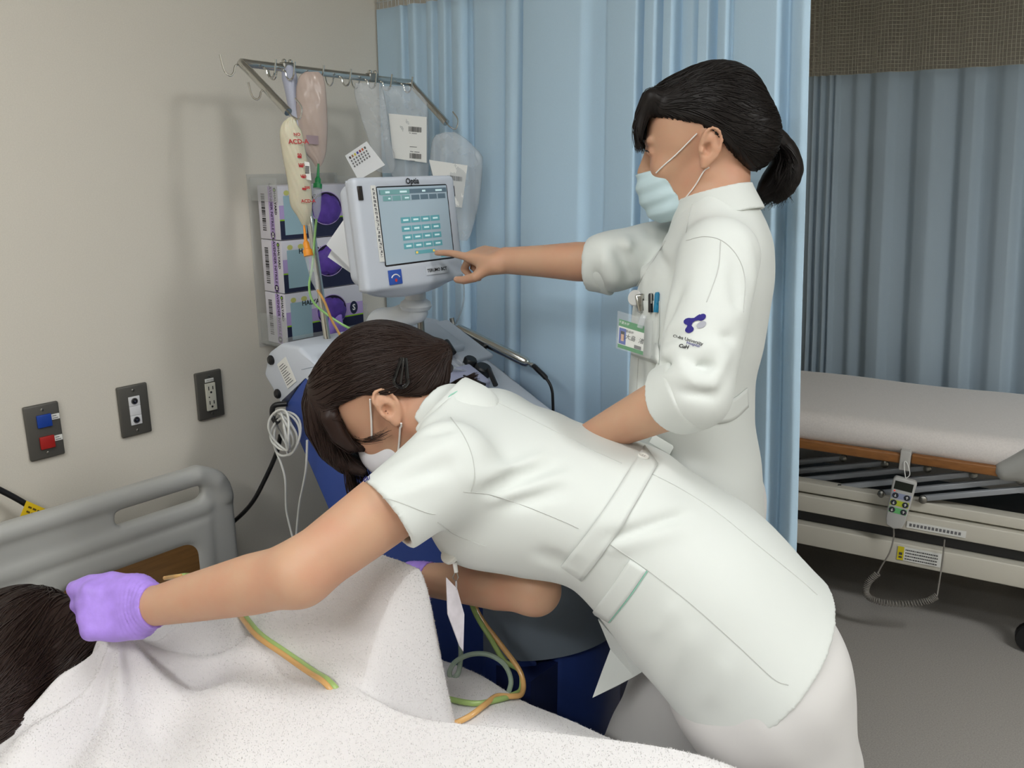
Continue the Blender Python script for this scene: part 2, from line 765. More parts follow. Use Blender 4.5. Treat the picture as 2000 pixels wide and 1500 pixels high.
slab('floor', ((RX0 + RX1) / 2, (RY0 + RY1) / 2, -0.05), (RX1 - RX0 + 0.2, RY1 - RY0 + 0.2, 0.1), FLOOR_M)
slab('ceiling', ((RX0 + RX1) / 2, (RY0 + RY1) / 2, CEIL + 0.05), (RX1 - RX0 + 0.2, RY1 - RY0 + 0.2, 0.1), CEILING_M)
slab('wall_left', (-0.05, (RY0 + RY1) / 2, CEIL / 2), (0.1, RY1 - RY0, CEIL), WALL)
slab('wall_right', (RX1 + 0.05, (RY0 + RY1) / 2, CEIL / 2), (0.1, RY1 - RY0, CEIL), WALL)
slab('wall_far', ((RX0 + RX1) / 2, RY1 + 0.05, CEIL / 2), (RX1 - RX0 + 0.2, 0.1, CEIL), WALL)
slab('wall_near', ((RX0 + RX1) / 2, RY0 - 0.05, CEIL / 2), (RX1 - RX0 + 0.2, 0.1, CEIL), WALL)
BASEB = mat('baseboard vinyl', (120, 112, 104), 0.5)
slab('baseboard_left', (0.006, (RY0 + RY1) / 2, 0.04), (0.012, RY1 - RY0, 0.08), BASEB)

# ceiling lamps
LAMP_W = mat('lamp housing', (225, 225, 222), 0.5)
for k, (lx, ly, sx, sy, w) in enumerate(LAMPS):
    t = thing('ceiling_light', (lx, ly, CEIL), 'long flush fluorescent ceiling lamp over the %s' % ('patient bed', 'space behind the bed', 'aisle')[k],
              'ceiling light', 'ceiling lamps')
    b = MB()
    for s in (-1, 1):
        b.box((lx + s * (sx / 2 + 0.02), ly, CEIL - 0.02), (0.04, sy + 0.08, 0.04), bev=0.004)
        b.box((lx, ly + s * (sy / 2 + 0.02), CEIL - 0.02), (sx, 0.04, 0.04), bev=0.004)
    b.build('frame', LAMP_W, t)
    em = bpy.data.materials.new('lamp diffuser')
    em.use_nodes = True
    nt = em.node_tree
    nt.nodes.clear()
    e = nt.nodes.new('ShaderNodeEmission')
    e.inputs[0].default_value = (*LAMP_COLOR, 1)
    e.inputs[1].default_value = w / (math.pi * sx * sy)
    o_ = nt.nodes.new('ShaderNodeOutputMaterial')
    nt.links.new(e.outputs[0], o_.inputs[0])
    MB().box((lx, ly, CEIL - 0.014), (sx, sy, 0.02)).build('diffuser', em, t, smooth=False)

# ------------------------------------------------------------------ curtains
BLUE = mat('pale blue curtain cloth', (186, 214, 234), 0.8, noise=(900, 0.03), bump=(1400, 0.12, 0.0004), sheen=0.15)
GREYBLUE = mat('grey blue curtain cloth', (172, 190, 204), 0.8, noise=(900, 0.03), bump=(1400, 0.12, 0.0004), sheen=0.15)
NET1 = mat('white curtain net', (214, 220, 224), 0.8)
NET2 = mat('grey curtain net', (206, 202, 186), 0.8)
RAIL = mat('white rail', (215, 215, 212), 0.4)


def curtain(prof, yplane, slope, z0, z1, ztop, cell, wire, cloth, net, label, rows=(0.0, 1035.0), tilt=0.0, nlab=None, n=660):
    """prof = [(px at row 0, offset towards the viewer in cm)] of the folds; the cloth hangs at yplane"""
    px = np.linspace(prof[0][0], prof[-1][0], n)
    off = pchip(px, [p[0] for p in prof], [p[1] for p in prof]) * 0.01
    sl = np.interp(px, slope[0], slope[1])
    A = np.array([on(p, rows[0], 1, yplane) for p in px])
    Bp = np.array([on(p + (rows[1] - rows[0]) * s, rows[1], 1, yplane) for p, s in zip(px, sl)])

    def pos(idx, z):
        a, b = A[idx], Bp[idx]
        f = (z - a[:, 2]) / (b[:, 2] - a[:, 2])
        x = a[:, 0] + (b[:, 0] - a[:, 0]) * f
        k = 0.75 + 0.25 * np.clip((z1 - z) / 0.6, 0, 1)
        y = yplane - off[idx] * k + tilt * (x - A[0, 0])
        return np.stack([np.maximum(x, 0.004), y, np.full_like(x, z)], 1)
    root = thing('privacy_curtain', (A[n // 2, 0], yplane, 0.0), label, 'curtain')
    idx = np.arange(n)
    zs = np.linspace(z0, z1, 26)
    P = np.stack([pos(idx, z) for z in zs], 1)
    P[:, :, 1] += 0.004 * np.sin(P[:, :, 2] * 9 + idx[:, None] * 0.02) * np.linspace(1, 0, 26)[None]
    o = MB().grid(P).build('cloth', cloth, root, angle=180)
    md = o.modifiers.new('thickness', 'SOLIDIFY')
    md.thickness = 0.0015
    # hem
    hb = MB()
    hb.tube(P[::3, 0] + np.array([0, 0, 0.004]), 0.0035, 5)
    hb.build('hem', cloth, root)
    # net header: strings, too fine to pick apart
    nb = MB()
    arc = np.concatenate([[0], np.cumsum(np.linalg.norm(np.diff(P[:, -1], axis=0), axis=1))])
    cols = np.searchsorted(arc, np.arange(0, arc[-1], cell)).clip(0, n - 1)
    zr = np.arange(z1, ztop - 0.03, cell)
    for c in cols:
        q = np.concatenate([pos(np.array([c]), z) for z in (z1, (z1 + ztop) / 2, ztop - 0.02)])
        nb.tube(q, wire, 3, caps=False)
    sub = np.arange(0, n, 3)
    for z in zr:
        nb.tube(pos(sub, z), wire, 3, caps=False)
    tag(nb.build('net_header', net, root, angle=180), kind='stuff')
    # rail with gliders
    a, b = pos(np.array([0]), ztop)[0], pos(np.array([n - 1]), ztop)[0]
    a[1] = yplane
    b[1] = yplane + tilt * (b[0] - a[0])
    d = nrm(b - a)
    rail_len = np.linalg.norm(b - a) + 0.3
    M = np.stack([d, np.cross([0, 0, 1], d), [0, 0, 1]], 1)
    MB().box(a + d * (rail_len / 2 - 0.0) + np.array([0, 0, 0.015]), (rail_len, 0.028, 0.03), M, 0.004).build('rail', RAIL, root)
    return root


PROF1 = [(718, .4), (730, 1), (775, 1.5), (792, 2.5), (797, .3), (802, 1.5), (815, 2.2), (824, 0), (833, -.8), (838, 1.5), (850, 2.2), (857, .3),
         (862, 1.8), (876, 2.4), (883, .4), (888, 1.6), (905, 2.6), (911, 2.2), (915, -1.5), (930, .6), (960, 1.0), (983, -.3), (988, -1.6), (992, 1),
         (1005, 1.8), (1017, 1), (1022, -1.5), (1028, 1.4), (1080, 2.2), (1140, 1.8), (1160, -.2), (1178, -1.2), (1190, .4), (1220, 1.5),
         (1250, 2), (1259, -1.5), (1264, 1.2), (1285, 2), (1296, -1.5), (1301, 1.2), (1318, 1.8), (1326, -2), (1333, -.5), (1355, .5),
         (1366, -1), (1370, 1.5), (1388, 1.6), (1398, -1.5), (1408, 1.2), (1425, 2), (1433, .2), (1440, 1.2), (1490, 2), (1525, 2.2),
         (1538, -1.5), (1550, .2), (1575, 1.8), (1587, 1.0)]
YC1 = 1.66
curtain(PROF1, YC1, ([718, 913, 1022, 1260, 1540, 1590], [.045, .012, -.008, -.02, -.026, -.026]), 0.28, 1.850, CEIL - 0.03, 0.017, 0.0011,
        BLUE, NET1, 'pale blue pleated bed curtain with white net top behind the medical machine')
PROF2 = [(1560, 0), (1588, 0), (1592, 1.6), (1598, -1.4), (1606, 1.2), (1612, -1), (1618, .4), (1624, 1.4), (1629, -.8), (1634, 1.0), (1642, -1.2),
         (1660, -1.8), (1676, -.2), (1698, -1.4), (1716, 1.8), (1738, 2.4), (1756, -.8), (1780, -1.6), (1800, 1.2), (1826, 2.4), (1848, .2), (1868, -1.2),
         (1888, 1.4), (1906, 1.8), (1926, -1.4), (1946, -.4), (1968, 1.8), (1990, 2.2), (2010, -1), (2050, 2), (2090, -1.2), (2140, 2), (2190, -1),
         (2240, 2), (2300, -1), (2360, 1.5), (2420, -1), (2500, 1)]
YC2 = 3.46
curtain(PROF2, YC2, ([1560, 2500], [-.03, -.10]), 0.3, 1.772, CEIL - 0.03, 0.0135, 0.0011, GREYBLUE, NET2,
        'dim grey blue bed curtain with grey net top behind the empty bed', rows=(157.0, 750.0))

# ------------------------------------------------------------------ wall plates
PLATE = mat('dark metallic wall plate', (92, 90, 85), 0.42, 0.35, noise=(900, 0.06))
SCREW = mat('screw head', (150, 148, 140), 0.3, 1.0)
IVORY = mat('ivory socket plastic', (205, 203, 190), 0.4)
SOCK_W = mat('white insert plastic', (214, 214, 216), 0.4)
BLUE_COVER = mat('blue socket cover', (22, 62, 150), 0.45)
RED_COVER = mat('red socket cover', (160, 30, 26), 0.45)
LABEL_W = mat('label paper', (226, 226, 222), 0.6)
GREY_INK = mat('grey print', (110, 110, 112), 0.6)


def wall_plate(px, py, label):
    c = on(px, py, 0, 0.0)
    t = thing('wall_plate', (0.0, c[1], c[2]), label, 'wall plate', 'wall plates above the headboard')
    w, h = 0.070, 0.118
    MB().box((0.0045, c[1], c[2]), (0.009, w, h), bev=0.0035).build('plate', PLATE, t)
    for s in (-1, 1):
        sc = MB().lathe((0.009, c[1], c[2] + s * 0.047), (1, 0, 0), [(0, 0.0034), (0.001, 0.0032), (0.0016, 0.002)], 14)
        sc.build('screw', SCREW, t)
    O = np.array([0.009, c[1], c[2]])
    return t, O, np.array([0, 1.0, 0]), np.array([0, 0, 1.0])


t, O, X, Y = wall_plate(84, 841, 'dark wall plate with a blue cover above a red cover')
for s, m, nm in ((1, BLUE_COVER, 'blue_cover'), (-1, RED_COVER, 'red_cover')):
    MB().box(O + Y * (s * 0.0235) + X * 0.001 + np.array([0.003, 0, 0]), (0.006, 0.029, 0.027), bev=0.0015).build(nm, m, t)
    p = MB().box(O + Y * (s * 0.0235 + 0.004) + X * 0.0245 + np.array([0.0008, 0, 0]), (0.0016, 0.0165, 0.0115)).build('paper_label', LABEL_W, t)
    l_ = MB()
    for r in range(2):
        l_.rect(O + Y * (s * 0.0235 + 0.004) + X * 0.0245, X, Y, -0.006, 0.0015 - r * 0.005, 0.002 + 0.003 * r, 0.0032 - r * 0.005, 0.0021)
    l_.build('label_print', GREY_INK, p, smooth=False)
t, O, X, Y = wall_plate(260, 800, 'dark wall plate with two round coaxial sockets on a white insert')
for k in (-1, 0, 1):
    MB().box(O + Y * (k * 0.0222) + np.array([0.001, 0, 0]), (0.003, 0.0255, 0.0215), bev=0.0006).build('insert', SOCK_W, t)
for s in (-1, 1):
    q = O + Y * (s * 0.0222) + np.array([0.0025, 0, 0])
    MB().lathe(q, (1, 0, 0), [(0, 0.0078), (0.0012, 0.0074), (0.0012, 0.0052), (0.0004, 0.005)], 22).build('socket_ring', STEEL, t)
    MB().lathe(q, (1, 0, 0), [(0, 0.005), (0.0008, 0.0048), (0.0008, 0.003)], 20).build('socket_well', BLACK_PLASTIC, t)
    MB().lathe(q, (1, 0, 0), [(0, 0.0026), (0.004, 0.0024), (0.0042, 0.001)], 14).build('socket_pin', CHROME, t)
t, O, X, Y = wall_plate(407, 770, 'dark wall plate with an ivory double power outlet')
MB().box(O + np.array([0.002, 0, 0]) - Y * 0.004, (0.005, 0.026, 0.068), bev=0.001).build('outlet', IVORY, t)
MB().box(O + np.array([0.001, 0, 0]) + Y * 0.037, (0.0022, 0.023, 0.0085), bev=0.0008).build('paper_label', LABEL_W, t)
text('lettering', 'UPS/100V', 0.0052, GREY_INK, t, O + Y * 0.037 + np.array([0.0022, 0, 0]), X, Y)
for s in (1, -1):
    sl = MB()
    q = O - Y * 0.004 + Y * (s * 0.018) + np.array([0.0046, 0, 0])
    sl.box(q + X * -0.0055 + Y * 0.004, (0.0006, 0.0022, 0.0095))
    sl.box(q + X * 0.0055 + Y * 0.004, (0.0006, 0.0022, 0.0085))
    sl.lathe(q - Y * 0.0065 - np.array([0.0003, 0, 0]), (1, 0, 0), [(0, 0.0028), (0.0006, 0.0027)], 12)
    sl.build('slots', BLACK_PLASTIC, t)
MB().lathe(O - Y * 0.004 - X * 0.006 + np.array([0.0044, 0, 0]), (1, 0, 0), [(0, 0.0017), (0.0006, 0.0016)], 12).build('indicator', BLACK_PLASTIC, t)

# ------------------------------------------------------------------ patient bed
BEDGREY = mat('grey bed plastic', (168, 168, 164), 0.42, bump=(900, 0.06, 0.0004))
WOOD = mat('brown wood panel', (112, 80, 44), 0.45, noise=(9, 0.18), stretch=(14, 1.0, 14))
SHEET = mat('white bed sheet', (228, 227, 224), 0.85, bump=(700, 0.2, 0.0006), sheen=0.2)
BEDMETAL = mat('bed frame enamel', (190, 188, 180), 0.4)
BY0, BY1, BX0, BX1 = -0.10, 1.03, 0.10, 2.16
BYC = 0.465
bed = thing('patient_bed', (1.13, BYC, 0.0), 'hospital bed with grey plastic headboard against the wall under the patient', 'bed')
hx = 0.125
hb = Field()
hb.add(rbox((hx, BYC, 0.545), (0.026, BY1 - BY0, 0.50), r=0.012))
corner = [(BY0 + .02, .30), (BY0 + .02, .70), (BY0 + .04, .745), (BY0 + .085, .772), (BY1 - .085, .772), (BY1 - .04, .745), (BY1 - .02, .70), (BY1 - .02, .30)]
hb.cut(lambda P: np.maximum(np.maximum(BY0 - P[:, 1], P[:, 1] - BY1), np.maximum(P[:, 2] - 0.79, np.sqrt(
    np.maximum(np.abs(P[:, 1] - BYC) - (BY1 - BY0) / 2 + 0.09, 0) ** 2 + np.maximum(P[:, 2] - 0.70, 0) ** 2) - 0.09)))
for a, b in zip(corner[1:-2], corner[2:-1]):
    hb.add(cap((hx, *a), (hx, *b), 0.021), 0.008)
hb.add(cap((hx, BY0 + 0.06, 0.692), (hx, BY1 - 0.075, 0.692), 0.019), 0.012)
for s in (0.24, -0.24):
    yc = BYC + (0.385 if s > 0 else -0.385)
    hb.sub(rbox((hx, yc, 0.731), (0.2, 0.205, 0.036), r=0.016), 0.006)
    hb.add(rbox((hx, BYC + s * 1.26, 0.47), (0.036, 0.40, 0.40), r=0.014), 0.008)
    hb.sub(rbox((hx + 0.05, BYC + s * 1.26, 0.45), (0.102, 0.345, 0.37), r=0.05), 0.012)
hbo = hb.build('headboard', (hx - 0.05, BY0 - 0.03, 0.27), (hx + 0.05, BY1 + 0.03, 0.82), 0.006, BEDGREY, bed)
for s in (0.24, -0.24):
    MB().box((hx + 0.006, BYC + s * 1.26, 0.45), (0.012, 0.352, 0.376), bev=0.004).build('panel', WOOD, hbo)
for s in (-1, 1):
    MB().box((hx - 0.005, BYC + s * 0.40, 0.26), (0.03, 0.06, 0.30), bev=0.006).build('headboard_post', BEDMETAL, bed)
fm = MB()
for s in (-1, 1):
    fm.box((1.13, BYC + s * 0.40, 0.34), (2.0, 0.05, 0.06), bev=0.006)
for x in (0.2, 0.7, 1.2, 1.7, 2.08):
    fm.box((x, BYC, 0.33), (0.05, 0.80, 0.045), bev=0.004)
fm.build('frame', BEDMETAL, bed)
MB().box((1.13, BYC, 0.375), (1.98, 0.86, 0.02), bev=0.003).build('deck', BEDMETAL, bed)
mt = Field().add(rbox((1.13, BYC, 0.465), (1.96, 0.90, 0.15), r=0.04)).disp(wobble(0.004, 9, 3))
mt.build('mattress', (0.12, -0.02, 0.36), (2.14, 0.95, 0.57), 0.014, SHEET, bed)
fb = Field().add(rbox((2.14, BYC, 0.50), (0.04, 1.0, 0.40), r=0.018))
fb.build('footboard', (2.09, -0.08, 0.28), (2.19, 1.02, 0.74), 0.009, BEDGREY, bed)
for sx in (0.22, 2.04):
    for s in (-1, 1):
        p = MB().box((sx, BYC + s * 0.38, 0.21), (0.05, 0.05, 0.24), bev=0.006).build('leg', BEDMETAL, bed)
        MB().lathe((sx, BYC + s * 0.38 - 0.016, 0.055), (0, 1, 0), [(0, 0.05), (0.004, 0.055), (0.028, 0.055), (0.032, 0.05)], 22).build('caster', BLACK_PLASTIC, p)

# ------------------------------------------------------------------ the empty bed in the next bay
BU = nrm([0.974, 0.20, 0])
BV = np.array([-BU[1], BU[0], 0])
BO = on(1565, 868, 2, 0.575)


def fb_on(px, py, v=0.0):
    """picture point on the vertical plane along the empty bed, v metres in from its near side"""
    d = ray(px, py)
    t = ((BO + BV * v - CAM) @ BV) / (d @ BV)
    return CAM + d * t


FBM = np.stack([BU, BV, [0, 0, 1.0]], 1)
BEIGE = mat('cream enamel', (200, 196, 184), 0.45)
ARM_GREY = mat('grey painted steel arm', (168, 172, 178), 0.35, 0.3)
FUZZ = mat('white mattress cover', (222, 216, 212), 0.9, noise=(200, 0.05), bump=(350, 0.35, 0.002), sheen=0.4)
EDGEWOOD = mat('tan wooden edge', (140, 92, 48), 0.45, noise=(14, 0.15), stretch=(1, 10, 10))
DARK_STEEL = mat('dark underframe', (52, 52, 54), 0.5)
fb_ = thing('adjustable_bed', BO + BU * 0.1 + BV * 0.3 - np.array([0, 0, BO[2]]), 'empty lift bed with white cover and tan wooden edge behind the curtain', 'bed')
cmid = BO + BU * 0.02
FL = 1.9
ff = Field().add(rbox(cmid + BV * 0.315 + np.array([0, 0, 0.052]), (FL, 0.63, 0.105), FBM, r=0.05))
ff.disp(wobble(0.004, 7, 5))
ff.build('mattress', cmid + np.array([-1.1, -0.35, -0.1]), cmid + np.array([1.15, 0.95, 0.2]), 0.012, FUZZ, fb_)
a, b = fb_on(1500, 866, 0.0), fb_on(1766, 893, 0.0)
e1, e2 = fb_on(1780, 897, 0.0), fb_on(1958, 919, 0.0)
for p, q in ((BO - BU * 0.9, b), (e1, e2)):
    L_ = np.linalg.norm((q - p)[:2])
    MB().box((p + q) / 2 + np.array([0, 0, 0.0]), (L_, 0.022, 0.030), FBM, 0.005).build('wooden_edge', EDGEWOOD, fb_)
c = fb_on(1768, 898, -0.004)
MB().box(c, (0.030, 0.028, 0.062), FBM, 0.003).build('strap', mat('grey strap', (188, 186, 182), 0.6), fb_)
cf = Field().add(cap(fb_on(1962, 918, 0.0), fb_on(2060, 880, 0.0), 0.026, 0.045)).add(cap(fb_on(1965, 925, 0.01), fb_on(2060, 930, 0.0), 0.018, 0.03), 0.02)
cc = fb_on(1990, 910)
cf.build('corner_bumper', cc - 0.16, cc + 0.22, 0.006, BEDGREY, fb_)
for k, (x0, y0, x1, y1, v) in enumerate([(1540, 905, 1648, 893, .16), (1540, 922, 1729, 904, .13), (1560, 938, 1812, 913, .10), (1640, 951, 1901, 925, .07),
                                         (1722, 963, 1993, 936, .05), (1803, 973, 2060, 950, .03)]):
    a, b = fb_on(x0, y0, v), fb_on(x1, y1, v)
    d = nrm(b - a)
    M = np.stack([d, nrm(np.cross([0, 0, 1], d)), np.cross(d, nrm(np.cross([0, 0, 1], d)))], 1)
    o = MB().box((a + b) / 2, (np.linalg.norm(b - a), 0.016, 0.018), M, 0.003).build('lift_arm', ARM_GREY, fb_)
    for q in (a, b):
        MB().lathe(q - BV * 0.012, -BV, [(-0.008, 0.012), (0.006, 0.012), (0.008, 0.009), (0.010, 0.004)], 14).build('pivot_bolt', STEEL, o)
zt = [fb_on(1700, y, 0.02)[2] for y in (962, 985, 1004, 1022, 1032)]
ctr = BO + BU * 0.1
zb = lambda py: fb_on(1700, py, 0.02)[2]
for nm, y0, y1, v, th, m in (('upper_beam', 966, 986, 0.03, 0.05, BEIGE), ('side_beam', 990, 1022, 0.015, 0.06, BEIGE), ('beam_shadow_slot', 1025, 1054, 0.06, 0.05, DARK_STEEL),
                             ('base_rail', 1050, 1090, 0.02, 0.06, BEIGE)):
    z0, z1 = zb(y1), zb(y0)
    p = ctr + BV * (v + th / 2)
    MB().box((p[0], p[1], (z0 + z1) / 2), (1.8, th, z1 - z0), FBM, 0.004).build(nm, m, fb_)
p = ctr + BV * 0.26
MB().box((p[0], p[1], (zb(898) + zb(966)) / 2), (1.7, 0.01, zb(898) - zb(966)), FBM, 0.003).build('inner_panel', mat('pale inner panel', (186, 186, 186), 0.5), fb_)
p = ctr + BV * 0.40
MB().box((p[0], p[1], zb(1040)), (1.7, 0.5, 0.16), FBM, 0.004).build('underframe', DARK_STEEL, fb_)
for u in (-0.62, 0.62):
    for v in (0.06, 0.55):
        p = ctr + BU * u + BV * v
        zz = zb(1088)
        q = MB().box((p[0], p[1], (zz + 0.07) / 2 + 0.02), (0.05, 0.05, zz - 0.09), FBM, 0.004).build('leg', DARK_STEEL, fb_)
        MB().lathe((p[0], p[1], 0.05) - BV * 0.014, BV, [(0, 0.046), (0.004, 0.05), (0.024, 0.05), (0.028, 0.046)], 20).build('caster', BLACK_PLASTIC, q)
# maker's strip and warning sticker on the beams
q = fb_on(1828, 1034, 0.013)
st_ = MB().box(q, (0.165, 0.002, 0.022), FBM).build('maker_strip', LABEL_W, fb_, smooth=False)
g = MB()
for r in range(14):
    g.rect(q - BV * 0.001, BU, _Z, -0.075 + r * 0.0105, -0.005, -0.068 + r * 0.0105, 0.005, 0.0005)
g.build('strip_print', GREY_INK, st_, smooth=False)
q = fb_on(1795, 1087, 0.018)
st_ = MB().box(q, (0.125, 0.002, 0.046), FBM).build('warning_sticker', LABEL_W, fb_, smooth=False)
MB().rect(q - BV * 0.001, BU, _Z, -0.0625, -0.023, -0.044, 0.023, 0.0006).build('yellow_field', mat('yellow warning', (212, 196, 30), 0.6), st_, smooth=False)
g = MB()
rg = random.Random(3)
for r in range(4):
    x = -0.040
    while x < 0.052:
        w = rg.uniform(0.002, 0.006)
        g.rect(q - BV * 0.001, BU, _Z, x, 0.012 - r * 0.010, x + w, 0.016 - r * 0.010, 0.0006)
        x += w + 0.0012
g.rect(q - BV * 0.001, BU, _Z, -0.058, -0.006, -0.048, 0.003, 0.0008)
g.rect(q - BV * 0.001, BU, _Z, -0.058, -0.016, -0.048, -0.010, 0.0008)
g.build('sticker_print', mat('dark grey print', (70, 70, 72), 0.6), st_, smooth=False)

# hand control of the empty bed
HC = mat('hand control plastic', (188, 188, 186), 0.4)
q = fb_on(1757, 983, -0.03)
tl = 0.16
HY = nrm(_Z + BU * 0.10)
HX = nrm(BU - HY * (BU @ HY))
hc = thing('bed_hand_control', q - HY * 0.085, 'grey wired hand control with six arrow keys hanging on the empty bed', 'remote control')
HN = -np.cross(HY, HX) if np.dot(np.cross(HX, HY), BV) > 0 else np.cross(HX, HY)
HN = nrm(np.cross(HX, HY))
w2, h2 = 0.034, 0.084
poly = [(-w2, h2 - .008), (-w2 + .006, h2), (w2 - .006, h2), (w2, h2 - .008), (w2 - .006, -h2 + .03), (w2 - .012, -h2 + .008), (0, -h2), (-w2 + .012, -h2 + .008), (-w2 + .006, -h2 + .03)][::-1]
HO = q
MB().prism([(x, y) for x, y in poly[::-1]], HO - HN * 0.012, HX, HY, 0.024, 0.005).build('body', HC, hc)
MB().rect(HO, HX, HY, -0.026, 0.047, 0.026, 0.074, 0.0126).build('display', mat('dark display', (38, 42, 36), 0.25), hc, smooth=False)
for r, cc_ in enumerate(((150, 158, 188), (190, 205, 60), (110, 190, 120))):
    MB().rect(HO, HX, HY, -0.027 + r * .001, 0.018 - r * .024, 0.027 - r * .001, 0.036 - r * .024, 0.0126).build('key_band', mat('key band %d' % r, cc_, 0.5), hc, smooth=False)
    for s in (-1, 1):
        c0 = HO + HX * (s * 0.0165) + HY * (0.027 - r * .024)
        k_ = MB().lathe(c0 + HN * 0.0122, HN, [(0, 0.0092), (0.0014, 0.009), (0.0018, 0.007)], 16).build('key', mat('dark key', (46, 50, 58), 0.5), hc)
        a_ = MB()
        a_.rect(c0, HX, HY, -0.0012, -0.004, 0.0012, 0.004, 0.0145)
        d_ = s
        tip = c0 + HY * (0.0055 * d_) + HN * 0.0145
        a_.add([tip, c0 + HY * (0.001 * d_) + HX * 0.0042 + HN * 0.0145, c0 + HY * (0.001 * d_) - HX * 0.0042 + HN * 0.0145], [(0, 1, 2) if d_ < 0 else (0, 2, 1)])
        a_.build('arrow', WHITE_INK, k_, smooth=False)
MB().lathe(HO + HX * -0.022 + HY * 0.041 + HN * 0.0124, HN, [(0, 0.0025), (0.0008, 0.002)], 10).build('indicator', mat('red indicator', (230, 70, 60), 0.4, emit=0.6), hc)
hk = MB()
hk.tube(spline([HO + HY * 0.083, HO + HY * 0.10 + HX * 0.008, fb_on(1772, 905, -0.02), fb_on(1766, 903, -0.02), HO + HY * 0.10 - HX * 0.006, HO + HY * 0.083], 24), 0.0014, 6)
hk.build('hanging_loop', WHITE_INK, hc)
CORD = mat('grey coiled cord', (122, 118, 112), 0.5)
c1 = [HO - HY * 0.083, fb_on(1745, 1052, -.035), fb_on(1737, 1080, -.05), fb_on(1722, 1105, -.06), fb_on(1714, 1120, -.07)]
c2 = [fb_on(1714, 1120, -.07), fb_on(1697, 1136, -.075), fb_on(1691, 1156, -.08), fb_on(1703, 1170, -.085), fb_on(1735, 1178, -.085), fb_on(1775, 1179, -.08), fb_on(1810, 1174, -.075), fb_on(1830, 1164, -.07)]
c3 = [fb_on(1830, 1164, -.07), fb_on(1834, 1140, -.05), fb_on(1840, 1100, -.02), fb_on(1845, 1054, .0)]
mb = MB()
mb.tube(spline(c1, 30), 0.0024, 7)
mb.tube(spline(c3, 24), 0.0024, 7)
ax_ = spline(c2, 700)
T_ = np.gradient(ax_, axis=0)
T_ /= np.linalg.norm(T_, axis=1, keepdims=True)
A_ = np.cross(T_, [0.2, 0.3, 1.0])
A_ /= np.linalg.norm(A_, axis=1, keepdims=True)
B_ = np.cross(T_, A_)
th_ = np.linspace(0, 2 * np.pi * 46, 700)[:, None]
mb.tube(ax_ + 0.0085 * (np.cos(th_) * A_ + np.sin(th_) * B_), 0.0022, 5)
mb.build('coiled_cord', CORD, hc)
# ------------------------------------------------------------------ glove boxes in their clear wall rack
ACRYL = mat('clear acrylic', (205, 208, 206), 0.08, alpha=0.22)
CARTON = mat('white glove carton', (214, 212, 220), 0.55)
LAV = mat('lavender print', (186, 164, 214), 0.55)
NAVY = mat('navy print', (34, 38, 66), 0.5)
LIME = mat('lime print', (150, 200, 40), 0.5)
PALE = mat('pale blue print', (160, 190, 200), 0.5)
YEL = mat('soft yellow print', (205, 205, 120), 0.5)
NITRILE = mat('lavender nitrile', (168, 136, 226), 0.42, noise=(60, 0.08), bump=(160, 0.25, 0.0008))
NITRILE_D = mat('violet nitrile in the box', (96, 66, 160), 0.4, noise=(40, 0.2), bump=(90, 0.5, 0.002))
INK_P = mat('deep purple print', (52, 34, 78), 0.55)
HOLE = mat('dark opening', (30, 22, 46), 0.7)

GX0, GX1, GY0, GY1 = 0.022, 0.104, 1.232, 1.476
GZT, GH = 1.408, 0.1287
rack = thing('glove_box_rack', (0.0, 1.35, GZT - 3 * GH), 'clear acrylic wall rack holding three glove boxes', 'rack')
e_ = 0.003
MB().box((0.004, (GY0 + GY1) / 2, GZT - 1.5 * GH + 0.005), (e_, GY1 - GY0 + 0.03, 3 * GH + 0.04), bev=0.001).build('back_plate', ACRYL, rack)
for y in (GY0 - 0.007, GY1 + 0.007):
    MB().box(((GX1 + 0.012) / 2, y, GZT - 0.01), (GX1 + 0.004, e_, 0.055), bev=0.001).build('upper_side_lip', ACRYL, rack)
    MB().box(((GX1 + 0.012) / 2, y, GZT - 3 * GH + 0.035), (GX1 + 0.004, e_, 0.075), bev=0.001).build('lower_side_lip', ACRYL, rack)
MB().box((0.055, (GY0 + GY1) / 2, GZT - 3 * GH - 0.004), (0.105, GY1 - GY0 + 0.016, 0.004), bev=0.001).build('shelf_lip', ACRYL, rack)
MB().box((GX1 + 0.008, (GY0 + GY1) / 2, GZT - 3 * GH + 0.010), (0.003, GY1 - GY0 + 0.016, 0.026), bev=0.001).build('front_lip', ACRYL, rack)


def crumple(c, r, M, seed, amp=0.35, n=26):
    rg = np.random.default_rng(seed)
    K = rg.normal(size=(7, 3)) * 3.2
    ph = rg.uniform(0, 6.28, 7)
    th = np.linspace(0, np.pi, n)
    ph2 = np.linspace(0, 2 * np.pi, n * 2, endpoint=False)
    T, Pp = np.meshgrid(th, ph2, indexing='ij')
    D = np.stack([np.sin(T) * np.cos(Pp), np.sin(T) * np.sin(Pp), np.cos(T)], -1)
    f = 1 + amp * np.abs(np.sin(D @ K.T + ph)).mean(-1) - amp * 0.5
    Q = (D * f[..., None]) * np.asarray(r)
    Q = Q @ np.asarray(M, float).T + np.asarray(c, float)
    b = MB()
    nr, nc = Q.shape[:2]
    fs = []
    for i in range(nr - 1):
        for j in range(nc):
            j2 = (j + 1) % nc
            fs.append((i * nc + j, (i + 1) * nc + j, (i + 1) * nc + j2, i * nc + j2))
    return b.add(Q.reshape(-1, 3), fs)


def ellipse_print(mb, O, X, Y, cx, cy, rx, ry, h, n=28):
    N = nrm(np.cross(X, Y))
    vs = [O + X * (cx + rx * math.cos(a)) + Y * (cy + ry * math.sin(a)) + N * h for a in np.linspace(0, 2 * math.pi, n, endpoint=False)]
    mb.add(vs, [tuple(range(n))])


